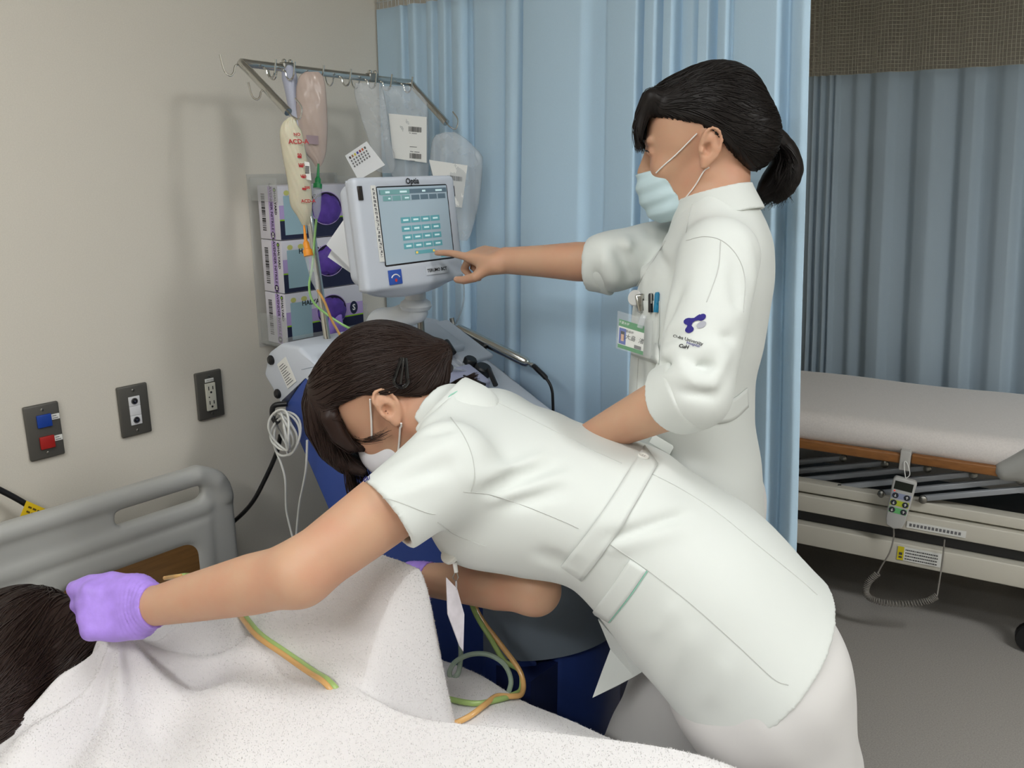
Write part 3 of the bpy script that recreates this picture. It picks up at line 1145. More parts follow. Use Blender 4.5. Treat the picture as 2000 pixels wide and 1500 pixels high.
SIZES = ['XS', 'M', 'S']
for k in range(3):
    z1 = GZT - k * GH - 0.001
    z0 = z1 - GH + 0.002
    zc = (z0 + z1) / 2
    t = thing('glove_box', ((GX0 + GX1) / 2, (GY0 + GY1) / 2, z0), 'lavender nitrile glove box marked %s, %s of the three in the rack' % (SIZES[k], ('topmost', 'middle', 'lowest')[k]),
              'glove box', 'glove boxes in the wall rack')
    jx = 0.002 * (k - 1)
    MB().box(((GX0 + GX1) / 2, (GY0 + GY1) / 2, zc), (GX1 - GX0, GY1 - GY0, z1 - z0), bev=0.0015).build('carton', CARTON, t)
    # end face (faces -y): X = +x, Y = up
    O, X, Y = np.array([(GX0 + GX1) / 2, GY0, zc]), np.array([1.0, 0, 0]), np.array([0, 0, 1.0])
    MB().rect(O, X, Y, 0.002, -0.062, 0.021, 0.062, 0.0004).build('lavender_stripe', LAV, t, smooth=False)
    bc = MB()
    barcode(bc, O, X, Y, -0.028, -0.043, -0.013, 0.046, 26, 0.0004, 5, along='y')
    bc.build('barcode', BLACK_INK, t, smooth=False)
    Xv, Yv = np.array([0, 0, -1.0]), np.array([1.0, 0, 0])
    text('lettering', 'LAVENDER NITRILE', 0.0128, INK_P, t, O + X * 0.0125 + Y * 0.014, Xv, Yv, 0.0007, bold=0.0003)
    text('lettering', 'HALYARD', 0.0115, BLACK_INK, t, O + X * 0.029 + Y * 0.022, Xv, Yv, 0.0006, bold=0.00035)
    dd = MB()
    ellipse_print(dd, O, X, Y, 0.029, 0.054, 0.0055, 0.0055, 0.0006)
    ellipse_print(dd, O, X, Y, 0.012, -0.052, 0.0085, 0.0085, 0.0008)
    dd.build('size_dot', INK_P, t, smooth=False)
    d2 = MB()
    ellipse_print(d2, O, X, Y, 0.029, 0.054, 0.003, 0.003, 0.0009)
    d2.build('brand_dot', LIME, t, smooth=False)
    text('size_letter', SIZES[k], 0.0115, WHITE_INK, t, O + X * 0.012 - Y * 0.052, Xv, Yv, 0.0011, bold=0.0003)
    # long face (faces +x): X = +y, Y = up
    O, X, Y = np.array([GX1, (GY0 + GY1) / 2, zc]), np.array([0, 1.0, 0]), np.array([0, 0, 1.0])
    MB().rect(O, X, Y, -0.121, -0.0625, 0.121, -0.018, 0.0004).build('navy_band', NAVY, t, smooth=False)
    MB().rect(O, X, Y, -0.121, -0.018, 0.121, -0.0145, 0.0005).build('lime_line', LIME, t, smooth=False)
    MB().rect(O, X, Y, -0.121, -0.0145, 0.121, 0.018, 0.0004).build('lavender_field', LAV, t, smooth=False)
    MB().rect(O, X, Y, -0.108, -0.052, -0.045, 0.040, 0.0009).build('pale_panel', PALE, t, smooth=False)
    d3 = MB()
    ellipse_print(d3, O, X, Y, -0.098, 0.047, 0.008, 0.006, 0.0009)
    ellipse_print(d3, O, X, Y, -0.066, 0.047, 0.009, 0.006, 0.0009)
    d3.build('yellow_spots', YEL, t, smooth=False)
    text('lettering', 'HALYARD', 0.017, BLACK_INK, t, O - X * 0.035 + Y * 0.035, X, Y, 0.0010, bold=0.0004)
    d4 = MB()
    ellipse_print(d4, O, X, Y, 0.090, 0.004, 0.013, 0.017, 0.0009)
    d4.build('size_dot', NAVY, t, smooth=False)
    text('size_letter', SIZES[k], 0.022, WHITE_INK, t, O + X * 0.090 + Y * 0.004, X, Y, 0.0013, bold=0.0006)
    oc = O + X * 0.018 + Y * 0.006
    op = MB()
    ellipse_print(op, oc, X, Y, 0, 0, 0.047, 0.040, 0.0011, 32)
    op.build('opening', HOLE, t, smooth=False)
    rim = MB()
    rim.tube([oc + X * (0.047 * math.cos(a)) + Y * (0.040 * math.sin(a)) + np.array([0.0015, 0, 0]) for a in np.linspace(0, 2 * math.pi, 40, endpoint=False)], 0.0011, 5, closed=True)
    rim.build('opening_rim', LAV, t)
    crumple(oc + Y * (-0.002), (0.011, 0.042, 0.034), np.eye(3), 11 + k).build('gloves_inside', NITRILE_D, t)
    if k == 2:
        g = Field()
        a0 = oc + np.array([0.012, -0.006, -0.012])
        g.add(rbox(oc + np.array([0.016, -0.004, -0.035]), (0.006, 0.045, 0.05), r=0.003))
        g.add(rbox(oc + np.array([0.016, 0.008, -0.062]), (0.006, 0.058, 0.045), np.array([[1, 0, 0], [0, .9, -.436], [0, .436, .9]]).T, r=0.003), 0.01)
        g.disp(wobble(0.003, 70, 4))
        g.build('glove_pulled_out', oc + np.array([-.01, -.06, -.12]), oc + np.array([.04, .07, .02]), 0.003, NITRILE, t, angle=180)

# ------------------------------------------------------------------ the cell separator
LGREY = mat('light grey machine plastic', (196, 202, 212), 0.45, bump=(1200, 0.05, 0.0003))
MGREY = mat('mid grey machine plastic', (150, 158, 168), 0.5)
MBLUE = mat('royal blue machine plastic', (52, 76, 148), 0.45)
NBLUE = mat('navy machine plastic', (34, 48, 100), 0.5)
CREAMW = mat('white arm plastic', (205, 210, 215), 0.4)
CLEAR = mat('clear plastic', (215, 220, 226), 0.12, alpha=0.3)
TUBEC = mat('clear tubing', (206, 212, 216), 0.15, alpha=0.35)
LILAC = mat('frosted lilac plastic', (178, 180, 206), 0.35, alpha=0.85)

mac = thing('apheresis_machine', (0.65, 1.29, 0.0), 'blue and grey blood cell separator with tilted touch screen and bag rack', 'medical machine')
Y0, Y1 = 1.075, 1.50
XZ = (np.array([0, Y1, 0.0]), np.array([1.0, 0, 0]), np.array([0, 0, 1.0]))
DEP = Y1 - Y0   # X x Z = -Y, so prisms run from Y1 towards Y0


def side_poly(poly, y_from, depth, bev, name, m, parent=mac):
    return MB().prism(poly, (0, y_from, 0), XZ[1], XZ[2], depth, bev).build(name, m, parent)


side_poly([(.225, 1.0), (.25, 1.055), (.30, 1.083), (.365, 1.083), (.405, 1.058), (.865, .853), (.868, .822), (.38, 1.030), (.288, .935)][::-1][::-1],
          Y1, DEP, 0.010, 'deck_housing', LGREY)
side_poly([(.292, .935), (.380, 1.028), (.862, .815), (.885, .70), (.885, .14), (.53, .14), (.50, .60), (.455, .715)], Y1 - 0.004, DEP - 0.0055, 0.008, 'body', MBLUE)
# darker rear column seen below the side panel
side_poly([(.43, .71), (.52, .72), (.60, .50), (.62, .13), (.42, .13), (.46, .5)], Y1 - 0.05, DEP - 0.12, 0.01, 'column', NBLUE)
# bowed front door
n = 28
ys = np.linspace(0, 1, n)
arcx = 0.885 + 0.15 * np.sin(np.pi * ys) ** 0.55
arcy = Y0 + 0.004 + (DEP - 0.008) * ys
poly = [(x, y) for x, y in zip(arcx, arcy)] + [(0.86, Y1 - 0.004), (0.86, Y0 + 0.004)]
MB().prism(poly, (0, 0, 0.552), np.array([1.0, 0, 0]), np.array([0, 1.0, 0]), 0.245, 0.006).build('centrifuge_door', mat('slate grey door plastic', (138, 150, 162), 0.5), mac)
# base plinth in two blocks with a gap
ix = [(x - 0.012, y) for x, y in zip(arcx, arcy)]
cut = 5
pa = ix[:cut] + [(0.5, ix[cut - 1][1]), (0.5, Y0 + 0.004)]
pb = ix[cut + 1:] + [(0.5, Y1 - 0.004), (0.5, ix[cut + 1][1])]
for pl in (pa, pb):
    MB().prism(pl, (0, 0, 0.13), np.array([1.0, 0, 0]), np.array([0, 1.0, 0]), 0.418, 0.008).build('plinth', MBLUE, mac)
MB().box((0.74, (Y0 + Y1) / 2, 0.335), (0.5, DEP - 0.03, 0.40)).build('plinth_core', NBLUE, mac, smooth=False)
for x in (0.48, 0.92):
    for y in (Y0 + 0.05, Y1 - 0.05):
        p = MB().box((x, y, 0.115), (0.04, 0.03, 0.05), bev=0.006).build('caster_fork', BLACK_PLASTIC, mac)
        MB().lathe((x, y - 0.013, 0.052), (0, 1, 0), [(0, 0.047), (0.004, 0.052), (0.022, 0.052), (0.026, 0.047)], 20).build('caster_wheel', BLACK_PLASTIC, p)
# side panel hole, rating label, back knobs
O, X, Y = np.array([0.0, Y0, 0.0]), np.array([1.0, 0, 0]), np.array([0, 0, 1.0])
q = on(590, 793, 1, Y0 - 0.001)
MB().lathe(q + np.array([0, 0.004, 0]), (0, -1, 0), [(0, 0.0085), (0.001, 0.0085), (0.0012, 0.007)], 18).build('side_port', mat('dark blue port', (20, 26, 48), 0.4), mac)
lx = nrm(on(575, 692, 1, Y0) - on(540, 720, 1, Y0))
lab_c = on(560, 728, 1, Y0 - 0.0012)
lu = nrm(np.array([0.09, 0, 0.06]))
lv = np.array([-lu[2], 0, lu[0]])
pl = MB().box(lab_c, (0.060, 0.0012, 0.040), np.stack([lv, [0, 1, 0], lu], 1)).build('rating_label', LABEL_W, mac, smooth=False)
g = MB()
for r in range(9):
    a = -0.024 + 0.0055 * r
    g.add([lab_c + lv * a + lu * s + np.array([0, -0.0009, 0]) for s in (-0.016, 0.012 - 0.004 * (r % 3))] +
          [lab_c + lv * (a + 0.002) + lu * s + np.array([0, -0.0009, 0]) for s in (0.012 - 0.004 * (r % 3), -0.016)], [(0, 1, 2, 3)])
g.build('label_print', GREY_INK, pl, smooth=False)
for px, py in ((534, 704), (547, 770)):
    q = on(px, py, 1, Y0)
    MB().lathe(q + np.array([-0.006, 0.004, 0]), (-0.3, -1, 0), [(0, 0.011), (0.008, 0.011), (0.012, 0.007)], 16).build('side_knob', BLACK_PLASTIC, mac)

# deck plane helper
DN = nrm([0.407, 0, 0.913])
DP = np.array([0.405, 0, 1.058])
DX, DYv = np.array([0, 1.0, 0]), nrm(np.array([-0.913, 0, 0.407]))


def deck(px, py, h=0.0):
    d = ray(px, py)
    t = ((DP + DN * h - CAM) @ DN) / (d @ DN)
    return CAM + d * t


DM = np.stack([DX, DYv, DN], 1)
sm = MB()
sm.box(deck(660, 706, 0.0005), (0.19, 0.0015, 0.001), DM)
sm.build('deck_seam', MGREY, mac, smooth=False)
q = deck(832, 668, 0.012)
MB().box(q, (0.15, 0.12, 0.03), DM, 0.008).build('console', LGREY, mac)
MB().box(deck(806, 662, 0.028) + DYv * 0.0, (0.034, 0.036, 0.012), DM, 0.004).build('console_sensor', BLACK_PLASTIC, mac)
MB().box(deck(890, 668, 0.004), (0.10, 0.17, 0.014), DM, 0.005).build('right_deck_cover', LGREY, mac)
MB().tube([deck(775, 665, 0.02), deck(770, 672, 0.02)], 0.010, 12).build('console_slot', BLACK_PLASTIC, mac)
cas = MB().box(deck(905, 742, 0.016), (0.105, 0.075, 0.02), DM, 0.005).build('tubing_cassette', LILAC, mac)
MB().box(deck(842, 722, 0.012), (0.05, 0.06, 0.018), DM, 0.005).build('tubing_cassette', LILAC, mac)
for k in range(4):
    a = deck(860 + k * 11, 712 - k * 3, 0.022)
    MB().cyl(a, a - DYv * 0.045, 0.0035, seg=12).build('tube_clip', CLEAR, cas)
for (x0, y0, x1, y1, r) in ((872, 668, 886, 690, .0075), (955, 722, 968, 752, .006), (905, 735, 948, 752, .004)):
    MB().tube([deck(x0, y0, 0.024), deck((x0 + x1) / 2, (y0 + y1) / 2, 0.028), deck(x1, y1, 0.024)], r, 12).build('lever', BLACK_PLASTIC, mac)
for (px, py, r) in ((940, 730, .020), (915, 715, .016)):
    MB().lathe(deck(px, py, 0.0), DN, [(0, r), (0.018, r), (0.022, r * .8)], 22).build('pump_rotor', mat('pump black', (28, 30, 34), .4), mac)
for k in range(7):
    a0 = deck(748 + k * 7, 690 - k * 2, 0.012)
    a1 = deck(782 + k * 12, 676 + k * 3, 0.050)
    a2 = deck(830 + k * 9, 700 + k * 3, 0.040)
    a3 = deck(862 + k * 9, 738 - k * 2, 0.020)
    MB().tube(spline([a0, a1, a2, a3], 26), 0.0026, 8).build('tubing_loop', TUBEC, mac)
# clamp with the amber line
q = on(674, 682, 2, 1.085)
MB().box(q, (0.036, 0.028, 0.034), np.stack([nrm([.8, .6, 0]), nrm([-.6, .8, 0]), [0, 0, 1]], 1), 0.006).build('line_clamp', BLACK_PLASTIC, mac)

# screen arm and monitor
pv = np.array([0.560, 1.235, 1.165])
arm = Field().add(cap((0.425, 1.215, 1.07), (0.47, 1.22, 1.125), 0.026, 0.028)).add(cap((0.47, 1.22, 1.125), pv + np.array([0, 0, -0.004]), 0.026, 0.026), 0.03)
arm.cut(lambda P: np.abs(P[:, 1] - 1.222 - 0.1 * (P[:, 0] - .45)) - 0.034, 0.01)
arm.build('monitor_arm', (0.37, 1.15, 1.02), (0.63, 1.30, 1.22), 0.005, CREAMW, mac)
MB().cyl(pv + np.array([0.01, 0.01, -0.16]), pv + np.array([0.006, 0.006, 0.0]), 0.0075).build('arm_post', STEEL, mac)
MB().lathe(pv + np.array([0, 0, -0.004]), (0, 0, 1), [(0, 0.012), (0.004, 0.030), (0.012, 0.034), (0.020, 0.031), (0.026, 0.022), (0.072, 0.021), (0.08, 0.018)], 30).build('swivel', CREAMW, mac)

MX = np.array([0, 1.0, 0])
MY = nrm([-0.128, 0, 0.992])
MN = np.cross(MX, MY)
MO = np.array([0.614, 1.183, 1.333])      # centre of the front face
MM = np.stack([MX, MY, MN], 1)
mf = Field()
mf.add(rbox(MO - MN * 0.014, (0.268, 0.214, 0.028), MM, r=0.010))
mf.add(rbox(MO - MN * 0.038 + MY * 0.002, (0.252, 0.196, 0.062), MM, r=0.024), 0.004)
mf.add(ell(MO - MN * 0.032 - MY * 0.100, (0.115, 0.026, 0.026), MM), 0.012)
mf.cut(plane(MO + MN * 0.0, MN), 0.002)
mf.sub(rbox(MO + MN * 0.004 + MY * 0.014 + MX * 0.014, (0.196, 0.155, 0.012), MM, r=0.003), 0.002)
mf.sub(rbox(MO - MN * 0.0285, (0.30, 0.25, 0.0022), MM, r=0.0005), 0.0)
mf.add(rbox(MO - MN * 0.0285, (0.262, 0.208, 0.004), MM, r=0.001), 0.0)
mc = MO - MN * 0.03
mon = mf.build('monitor', mc - 0.18, mc + 0.18, 0.0028, LGREY, mac, smooth=2)
SC = MO + MN * -0.0012 + MY * 0.014 + MX * 0.014
MB().box(SC - MN * 0.0010, (0.194, 0.153, 0.0012), MM).build('screen_edge', BLACK_PLASTIC, mon, smooth=False)
scr_m = mat('lit screen', (150, 166, 176), 0.12, emit=0.35)
MB().box(SC - MN * 0.0006, (0.186, 0.145, 0.0012), MM).build('screen', scr_m, mon, smooth=False)


def srect(name, m, rects, h=0.0006):
    b = MB()
    for x0, y0, x1, y1 in rects:
        b.rect(SC, MX, MY, (x0 - 0.5) * 0.186, (0.5 - y1) * 0.145, (x1 - 0.5) * 0.186, (0.5 - y0) * 0.145, h)
    return b.build(name, m, mon, smooth=False)


UI_TEAL = mat('teal screen key', (92, 150, 158), 0.12, emit=0.35)
UI_DARK = mat('dark screen bar', (92, 110, 122), 0.12, emit=0.25)
UI_TAB = mat('green screen tab', (108, 150, 150), 0.12, emit=0.3)
UI_LIGHT = mat('pale screen text', (190, 214, 216), 0.12, emit=0.45)
srect('screen_header', UI_DARK, [(0.02, 0.03, 0.99, 0.09)])
srect('screen_tabs', UI_DARK, [(0.46 + .13 * k, 0.11, 0.575 + .13 * k, 0.175) for k in range(4)])
srect('screen_tabs', UI_TAB, [(0.06 + .13 * k, 0.11, 0.175 + .13 * k, 0.175) for k in range(3)] + [(0.03, 0.03, 0.44, 0.095)], 0.0009)
rows = []
for r in range(4):
    y = 0.40 + r * 0.115
    rows += [(0.27 + k * 0.145, y, 0.27 + k * 0.145 + 0.135, y + 0.075) for k in range(4)]
srect('screen_key', UI_TEAL, rows + [(0.42, 0.855, 0.72, 0.905), (0.80, 0.93, 0.88, 0.985)])
srect('screen_text', UI_LIGHT, [(a + 0.03, (b + d) / 2 - 0.012, c - 0.03, (b + d) / 2 + 0.012) for a, b, c, d in rows] +
      [(0.10, 0.05, 0.16, 0.075), (0.30, 0.05, 0.40, 0.075), (0.62, 0.05, 0.67, 0.075), (0.82, 0.05, 0.92, 0.075), (0.13, 0.135, 0.16, 0.155), (0.36, 0.135, 0.42, 0.155)], 0.0012)
srect('screen_marks', mat('amber screen mark', (225, 190, 90), 0.2, emit=0.4), [(0.43, 0.865, 0.46, 0.895), (0.68, 0.865, 0.71, 0.895)], 0.0014)
# writing and stickers on the bezel
text('lettering', 'Optia', 0.0155, BLACK_INK, mon, MO + MX * 0.012 + MY * 0.0965, MX, MY, 0.0014, bold=0.0004)
text('lettering', 'TERUMO BCT', 0.0090, BLACK_INK, mon, MO + MX * 0.052 - MY * 0.080, MX, MY, 0.0019, bold=0.0003)
MB().box(MO + MX * 0.052 - MY * 0.080 + MN * 0.0008, (0.062, 0.017, 0.0014), MM).build('name_plate', mat('pale plate', (205, 210, 218), .5), mon, smooth=False)
ic = MO - MX * 0.062 - MY * 0.083
MB().box(ic + MN * 0.0010, (0.033, 0.028, 0.002), MM, 0.0003).build('status_badge', mat('badge blue', (48, 84, 170), 0.4), mon)
a_ = MB()
a_.tube([ic + MN * 0.0022 + MX * (0.011 * math.cos(w)) + MY * (0.009 * math.sin(w) - 0.004) for w in np.linspace(0.35, 2.8, 14)], 0.0012, 5)
a_.build('badge_arc', WHITE_INK, mon)
MB().disc(ic - MY * 0.006, MN, 0.0032, 14, 0.0026).build('badge_dot', mat('badge red', (205, 60, 50), .4), mon, smooth=False)
MB().box(MO - MX * 0.122 + MY * 0.078 + MN * 0.0004, (0.011, 0.026, 0.003), MM, 0.001).build('sensor_window', mat('sensor window', (46, 42, 40), 0.25), mon)
MB().box(MO + MX * 0.130 + MY * 0.074 - MN * 0.004, (0.006, 0.022, 0.003), MM, 0.001).build('sensor_window', MATS['sensor window'], mon)
st = MO - MX * 0.090 + MY * 0.020
tp = MB().box(st + MN * 0.0008, (0.0115, 0.142, 0.0016), MM).build('paper_strip', LABEL_W, mon, smooth=False)
g = MB()
rg = random.Random(9)
for r in range(18):
    y = 0.063 - r * 0.0072
    for q_ in range(3):
        x = rg.uniform(-0.0038, 0.0012)
        g.rect(st, MX, MY, x, y + rg.uniform(-.002, .0018), x + rg.uniform(.0015, .003), y + rg.uniform(.0022, .0028), 0.0019)
    g.rect(st, MX, MY, -0.0035, y - .0024, 0.0035, y - .0016, 0.0019)
g.build('strip_print', GREY_INK, tp, smooth=False)

# cards tucked behind the monitor
CARD = mat('white card', (222, 224, 226), 0.55)


def card(name, px, label, m=CARD, grp=None):
    P = [at(*p) for p in px]
    n_ = nrm(np.cross(P[1] - P[0], P[3] - P[0]))
    if n_ @ (CAM - P[0]) < 0:
        n_ = -n_
    b = MB()
    Q = [p - n_ * 0.0012 for p in P]
    b.add(P + Q, [(0, 1, 2, 3), (7, 6, 5, 4), (0, 4, 5, 1), (1, 5, 6, 2), (2, 6, 7, 3), (3, 7, 4, 0)])
    return b.build(name, m, smooth=False), P, n_


o, P, n_ = card('paper_card', [(637, 478, 1.80), (688, 405, 1.80), (735, 470, 1.80), (690, 530, 1.80)], '')
tag(o, 'plain white card with a dark corner, tucked behind the monitor', 'card')
u, v = P[1] - P[0], P[3] - P[0]
MB().add([P[0] + u * a + v * b + n_ * 0.001 for a, b in ((0.42, 0.42), (0.72, 0.42), (0.72, 0.8), (0.42, 0.8))], [(0, 1, 2, 3)]).build('dark_corner', mat('charcoal print', (70, 70, 76), .6), o, smooth=False)
o, P, n_ = card('paper_card', [(640, 502, 1.82), (652, 480, 1.82), (716, 520, 1.82), (706, 548, 1.82)], '')
tag(o, 'lower plain white card tucked behind the monitor', 'card')
o, P, n_ = card('legend_card', [(674, 304, 1.96), (716, 276, 1.96), (752, 322, 1.96), (700, 352, 1.96)], '')
tag(o, 'white card printed with small coloured squares above the monitor', 'card')
u, v = P[1] - P[0], P[3] - P[0]
for k, c_ in enumerate(((60, 50, 48), (150, 110, 80), (205, 190, 60), (60, 60, 150), (150, 50, 40), (190, 90, 50), (90, 90, 84))):
    a = 0.10 + 0.115 * k
    MB().add([P[0] + u * (a + x) + v * (0.12 + y) + n_ * 0.001 for x, y in ((0, 0), (0.07, 0), (0.07, .09), (0, .09))], [(0, 1, 2, 3)]).build('colour_square', mat('legend %d' % k, c_, .6), o, smooth=False)
g = MB()
for k in range(7):
    for r in range(3):
        a = 0.10 + 0.115 * k
        y = 0.26 + 0.11 * r
        g.add([P[0] + u * (a + x) + v * (y + w) + n_ * 0.001 for x, w in ((0, 0), (0.06, 0), (0.06, .07), (0, .07))], [(0, 1, 2, 3)])
g.build('card_print', GREY_INK, o, smooth=False)

# pole and bag rack
PX, BYA, BYB, BZ = 0.222, 1.083, 1.56, 1.662
pole0 = on(640, 668, 2, 1.075)
pole1 = np.array([PX + 0.004, 1.196, 1.655])
pd = nrm(pole1 - pole0)
MB().cyl(pole0 - pd * 0.02, pole0 + pd * 0.45, 0.0078).build('pole', CHROME, mac)
MB().lathe(pole0 + pd * 0.40, pd, [(0, 0.009), (0.004, 0.0125), (0.12, 0.0125), (0.15, 0.0140), (0.175, 0.0165), (0.19, 0.015), (0.2, 0.009)], 20).build('pole_sleeve', mat('lilac grey sleeve', (178, 182, 200), 0.45), mac)
MB().lathe(pole0, pd, [(-0.012, 0.013), (0.004, 0.012), (0.006, 0.009)], 18).build('pole_collar', BLACK_PLASTIC, mac)
ra = np.array([PX, BYA, BZ])
rb = np.array([PX, BYB, BZ - 0.012])
ea, eb = on(563, 219, 1, BYA), on(872, 240, 1, BYB)
pts = [ea, ra + (ea - ra) * 0.12, ra + np.array([0, 0.018, 0]), (ra + rb) / 2, rb - np.array([0, 0.02, 0]), rb + (eb - rb) * 0.12, eb]
path = np.concatenate([np.linspace(ea, ra + (ea - ra) * 0.14, 6), spline([ra + (ea - ra) * 0.14, ra, ra + (rb - ra) * 0.05], 8)[1:], np.linspace(ra + (rb - ra) * 0.05, ra + (rb - ra) * 0.95, 8)[1:],
                       spline([ra + (rb - ra) * 0.95, rb, rb + (eb - rb) * 0.14], 8)[1:], np.linspace(rb + (eb - rb) * 0.14, eb, 6)[1:]])
MB().tube(path, 0.0085, 14).build('rack_bar', CHROME, mac)


def hook(p, d, s=1.0):
    d = nrm(d)
    z = np.array([0, 0, 1.0])
    b = MB()
    b.tube(spline([p, p + d * 0.012 * s - z * 0.004 * s, p + d * 0.016 * s - z * 0.016 * s, p + d * 0.024 * s - z * 0.022 * s, p + d * 0.034 * s - z * 0.014 * s, p + d * 0.040 * s + z * 0.014 * s], 20), 0.0020, 7)
    return b.build('hook', CHROME, mac)


for f in (0.10, 0.20, 0.36, 0.52, 0.68, 0.78, 0.92):
    p = ra + (rb - ra) * f
    hook(p - np.array([0, 0, 0.004]), (1, 0.25, 0))
    if f in (0.20, 0.52, 0.68):
        hook(p - np.array([0, 0, 0.004]), (-1, -0.25, 0), 0.9)
hook(ra + np.array([0, 0, -.002]), (-0.2, -1, 0), 1.1)
hook(ra + (ea - ra) * 0.55, (-0.4, -1, 0), 0.9)
for e0, e1 in ((ea, ra), (eb, rb)):
    d = nrm(e0 - e1)
    MB().tube(spline([e0, e0 + d * 0.014, e0 + d * 0.022 + np.array([0.008, 0.006, -0.001]), e0 + d * 0.014 + np.array([0.016, .012, 0.016]), e0 + np.array([0.012, 0.01, 0.026])], 18), 0.0017, 7).build('hook', CHROME, mac)
for f in (0.235, 0.74):
    p = ra + (rb - ra) * f
    k_ = MB()
    k_.box(p + np.array([0, 0, 0.002]), (0.018, 0.028, 0.020), bev=0.003)
    k_.build('rack_clamp', STEEL, mac)
    for s in (-1, 1):
        MB().lathe(p + np.array([0.002, s * 0.008, 0.010]), (0, 0, 1), [(0, 0.005), (0.006, 0.005), (0.008, 0.003)], 12).build('clamp_screw', CHROME, mac)

# ------------------------------------------------------------------ bags
BAGC = mat('clear bag film', (205, 210, 214), 0.18, alpha=0.34, noise=(18, 0.12), bump=(30, 0.5, 0.006))
BAG_ACD = mat('cream liquid bag', (214, 208, 184), 0.25, alpha=0.88, noise=(14, 0.05), bump=(40, 0.4, 0.004), sss=0.2)
BAG_PINK = mat('pinkish saline bag', (206, 186, 176), 0.25, alpha=0.70, noise=(16, 0.06), bump=(40, 0.4, 0.004))
RED_INK = mat('red print', (176, 44, 48), 0.6)


def bag(name, rows, t, m, label, cat='bag', grp=None, thick=0.02, yaw=None):
    """rows = [(py, px left, px right)] of the outline hanging t metres deep"""
    P0 = at(rows[0][1], rows[0][0], t)
    top = (at(rows[0][1], rows[0][0], t) + at(rows[0][2], rows[0][0], t)) / 2
    view = nrm((top - CAM) * np.array([1, 1, 0]))
    X = nrm(np.cross(view, _Z))
    X = X * np.sign(X @ _R)
    N = -view
    tt = np.linspace(0, 1, 40)
    py = np.array([r[0] for r in rows], float)
    yy = py[0] + (py[-1] - py[0]) * tt
    l = pchip(yy, py, [r[1] for r in rows])
    r_ = pchip(yy, py, [r[2] for r in rows])

    def pt(px_, py_):
        d = ray(px_, py_)
        return CAM + d * (((top - CAM) @ view) / (d @ view))
    L = np.array([pt(a, b) for a, b in zip(l, yy)])
    R_ = np.array([pt(a, b) for a, b in zip(r_, yy)])
    m_ = 22
    s = np.linspace(-1, 1, m_)
    prof = (1 - s ** 2) ** 0.75
    along = np.clip(np.sin(np.pi * np.clip(tt, 0.0, 1)) ** 0.5, 0, 1)
    C = L[:, None] + (R_ - L)[:, None] * ((s + 1) / 2)[None, :, None]
    wr = 0.0014 * np.sin(C[..., 2] * 130 + s[None] * 5) * np.cos(s[None] * 9 + C[..., 2] * 40)
    T_ = (thick * prof[None] * along[:, None] + wr * prof[None])
    A = C + N * T_[..., None]
    Bk = C - N * (thick * 0.8 * prof[None] * along[:, None])[..., None]
    b = MB().grid(A[:, ::-1]).grid(Bk)
    root = thing(name, top, label, cat, grp)
    me = b.build('film', m, root, angle=180)
    bm = bmesh.new()
    bm.from_mesh(me.data)
    bmesh.ops.remove_doubles(bm, verts=bm.verts, dist=1e-5)
    bmesh.ops.recalc_face_normals(bm, faces=bm.faces)
    bm.to_mesh(me.data)
    bm.free()
    return root, pt, X, N


def sheet(pt, N, px, off):
    return [pt(a, b) + N * off for a, b in px]


# citrate bag
t_, pt, X, N = bag('anticoagulant_bag', [(228, 566, 578), (240, 552, 580), (258, 546, 590), (300, 551, 598), (360, 562, 608), (400, 567, 610), (425, 582, 607), (440, 590, 604)],
                   1.70, BAG_ACD, 'cream anticoagulant bag with red scale print hanging from the near rack end', grp=None, thick=0.016)
Xs = nrm(pt(600, 300) - pt(560, 300))
Yd = nrm(pt(606, 380) - pt(586, 270))
Yu = -Yd
off = N * 0.0155
for k, (s, px_, py_, sz) in enumerate((('NO', 580, 263, .008), ('ACD-A', 583, 277, .0125), ('50', 585, 303, .008), ('100', 588, 322, .008), ('150', 592, 344, .008), ('200', 600, 366, .007), ('ACD-A', 602, 392, .009))):
    text('lettering', s, sz, RED_INK, t_, pt(px_, py_) + off, Xs, Yu, bold=0.0003)
g = MB()
for px_, py_ in ((585, 306), (588, 324), (591, 345), (594, 368)):
    g.add([pt(px_ + a, py_ + b) + off for a, b in ((-4, -2), (4, -1), (4, 3), (-4, 2))], [(0, 3, 2, 1)])
g.build('scale_marks', RED_INK, t_, smooth=False)
q = sheet(pt, N, [(594, 315), (604, 317), (608, 352), (598, 350)], 0.0135)
wl = MB().add(q, [(0, 3, 2, 1)]).build('white_label', LABEL_W, t_, smooth=False)
g = MB()
for k in range(9):
    g.add([pt(596 + a, 324 + k * 1.7 + b) + N * 0.0142 for a, b in ((0, 0), (8, 0.6), (8, 1.5), (0, .9))], [(0, 3, 2, 1)])
g.build('barcode', BLACK_INK, wl, smooth=False)
# drip chamber with orange spike
ORANGE = mat('orange spike plastic', (235, 150, 40), 0.4)
GREEN = mat('green spike plastic', (24, 130, 70), 0.4)


def drip(name, pts, capm, label):
    """pts = spike top, cap top, cap bottom, chamber end (px, py, t)"""
    a, b, c, d = [at(*p) for p in pts]
    t = thing(name, d, label, 'drip chamber', 'drip chambers under the bags')
    MB().tube([a, a + (b - a) * .6, b], np.array([0.002, 0.0028, 0.0035]), 10).build('spike', capm, t)
    ax = c - b
    L_ = np.linalg.norm(ax)
    MB().lathe(b, ax, [(0, 0.0035), (L_ * .15, 0.0062), (L_ * .55, 0.0066), (L_ * .6, 0.0094), (L_, 0.0094)], 18).build('cap', capm, t)
    ax = d - c
    L_ = np.linalg.norm(ax)
    MB().lathe(c, ax, [(0, 0.0088), (L_ * .7, 0.0082), (L_ * .82, 0.006), (L_, 0.0032)], 18).build('chamber', CLEAR, t)
    return d


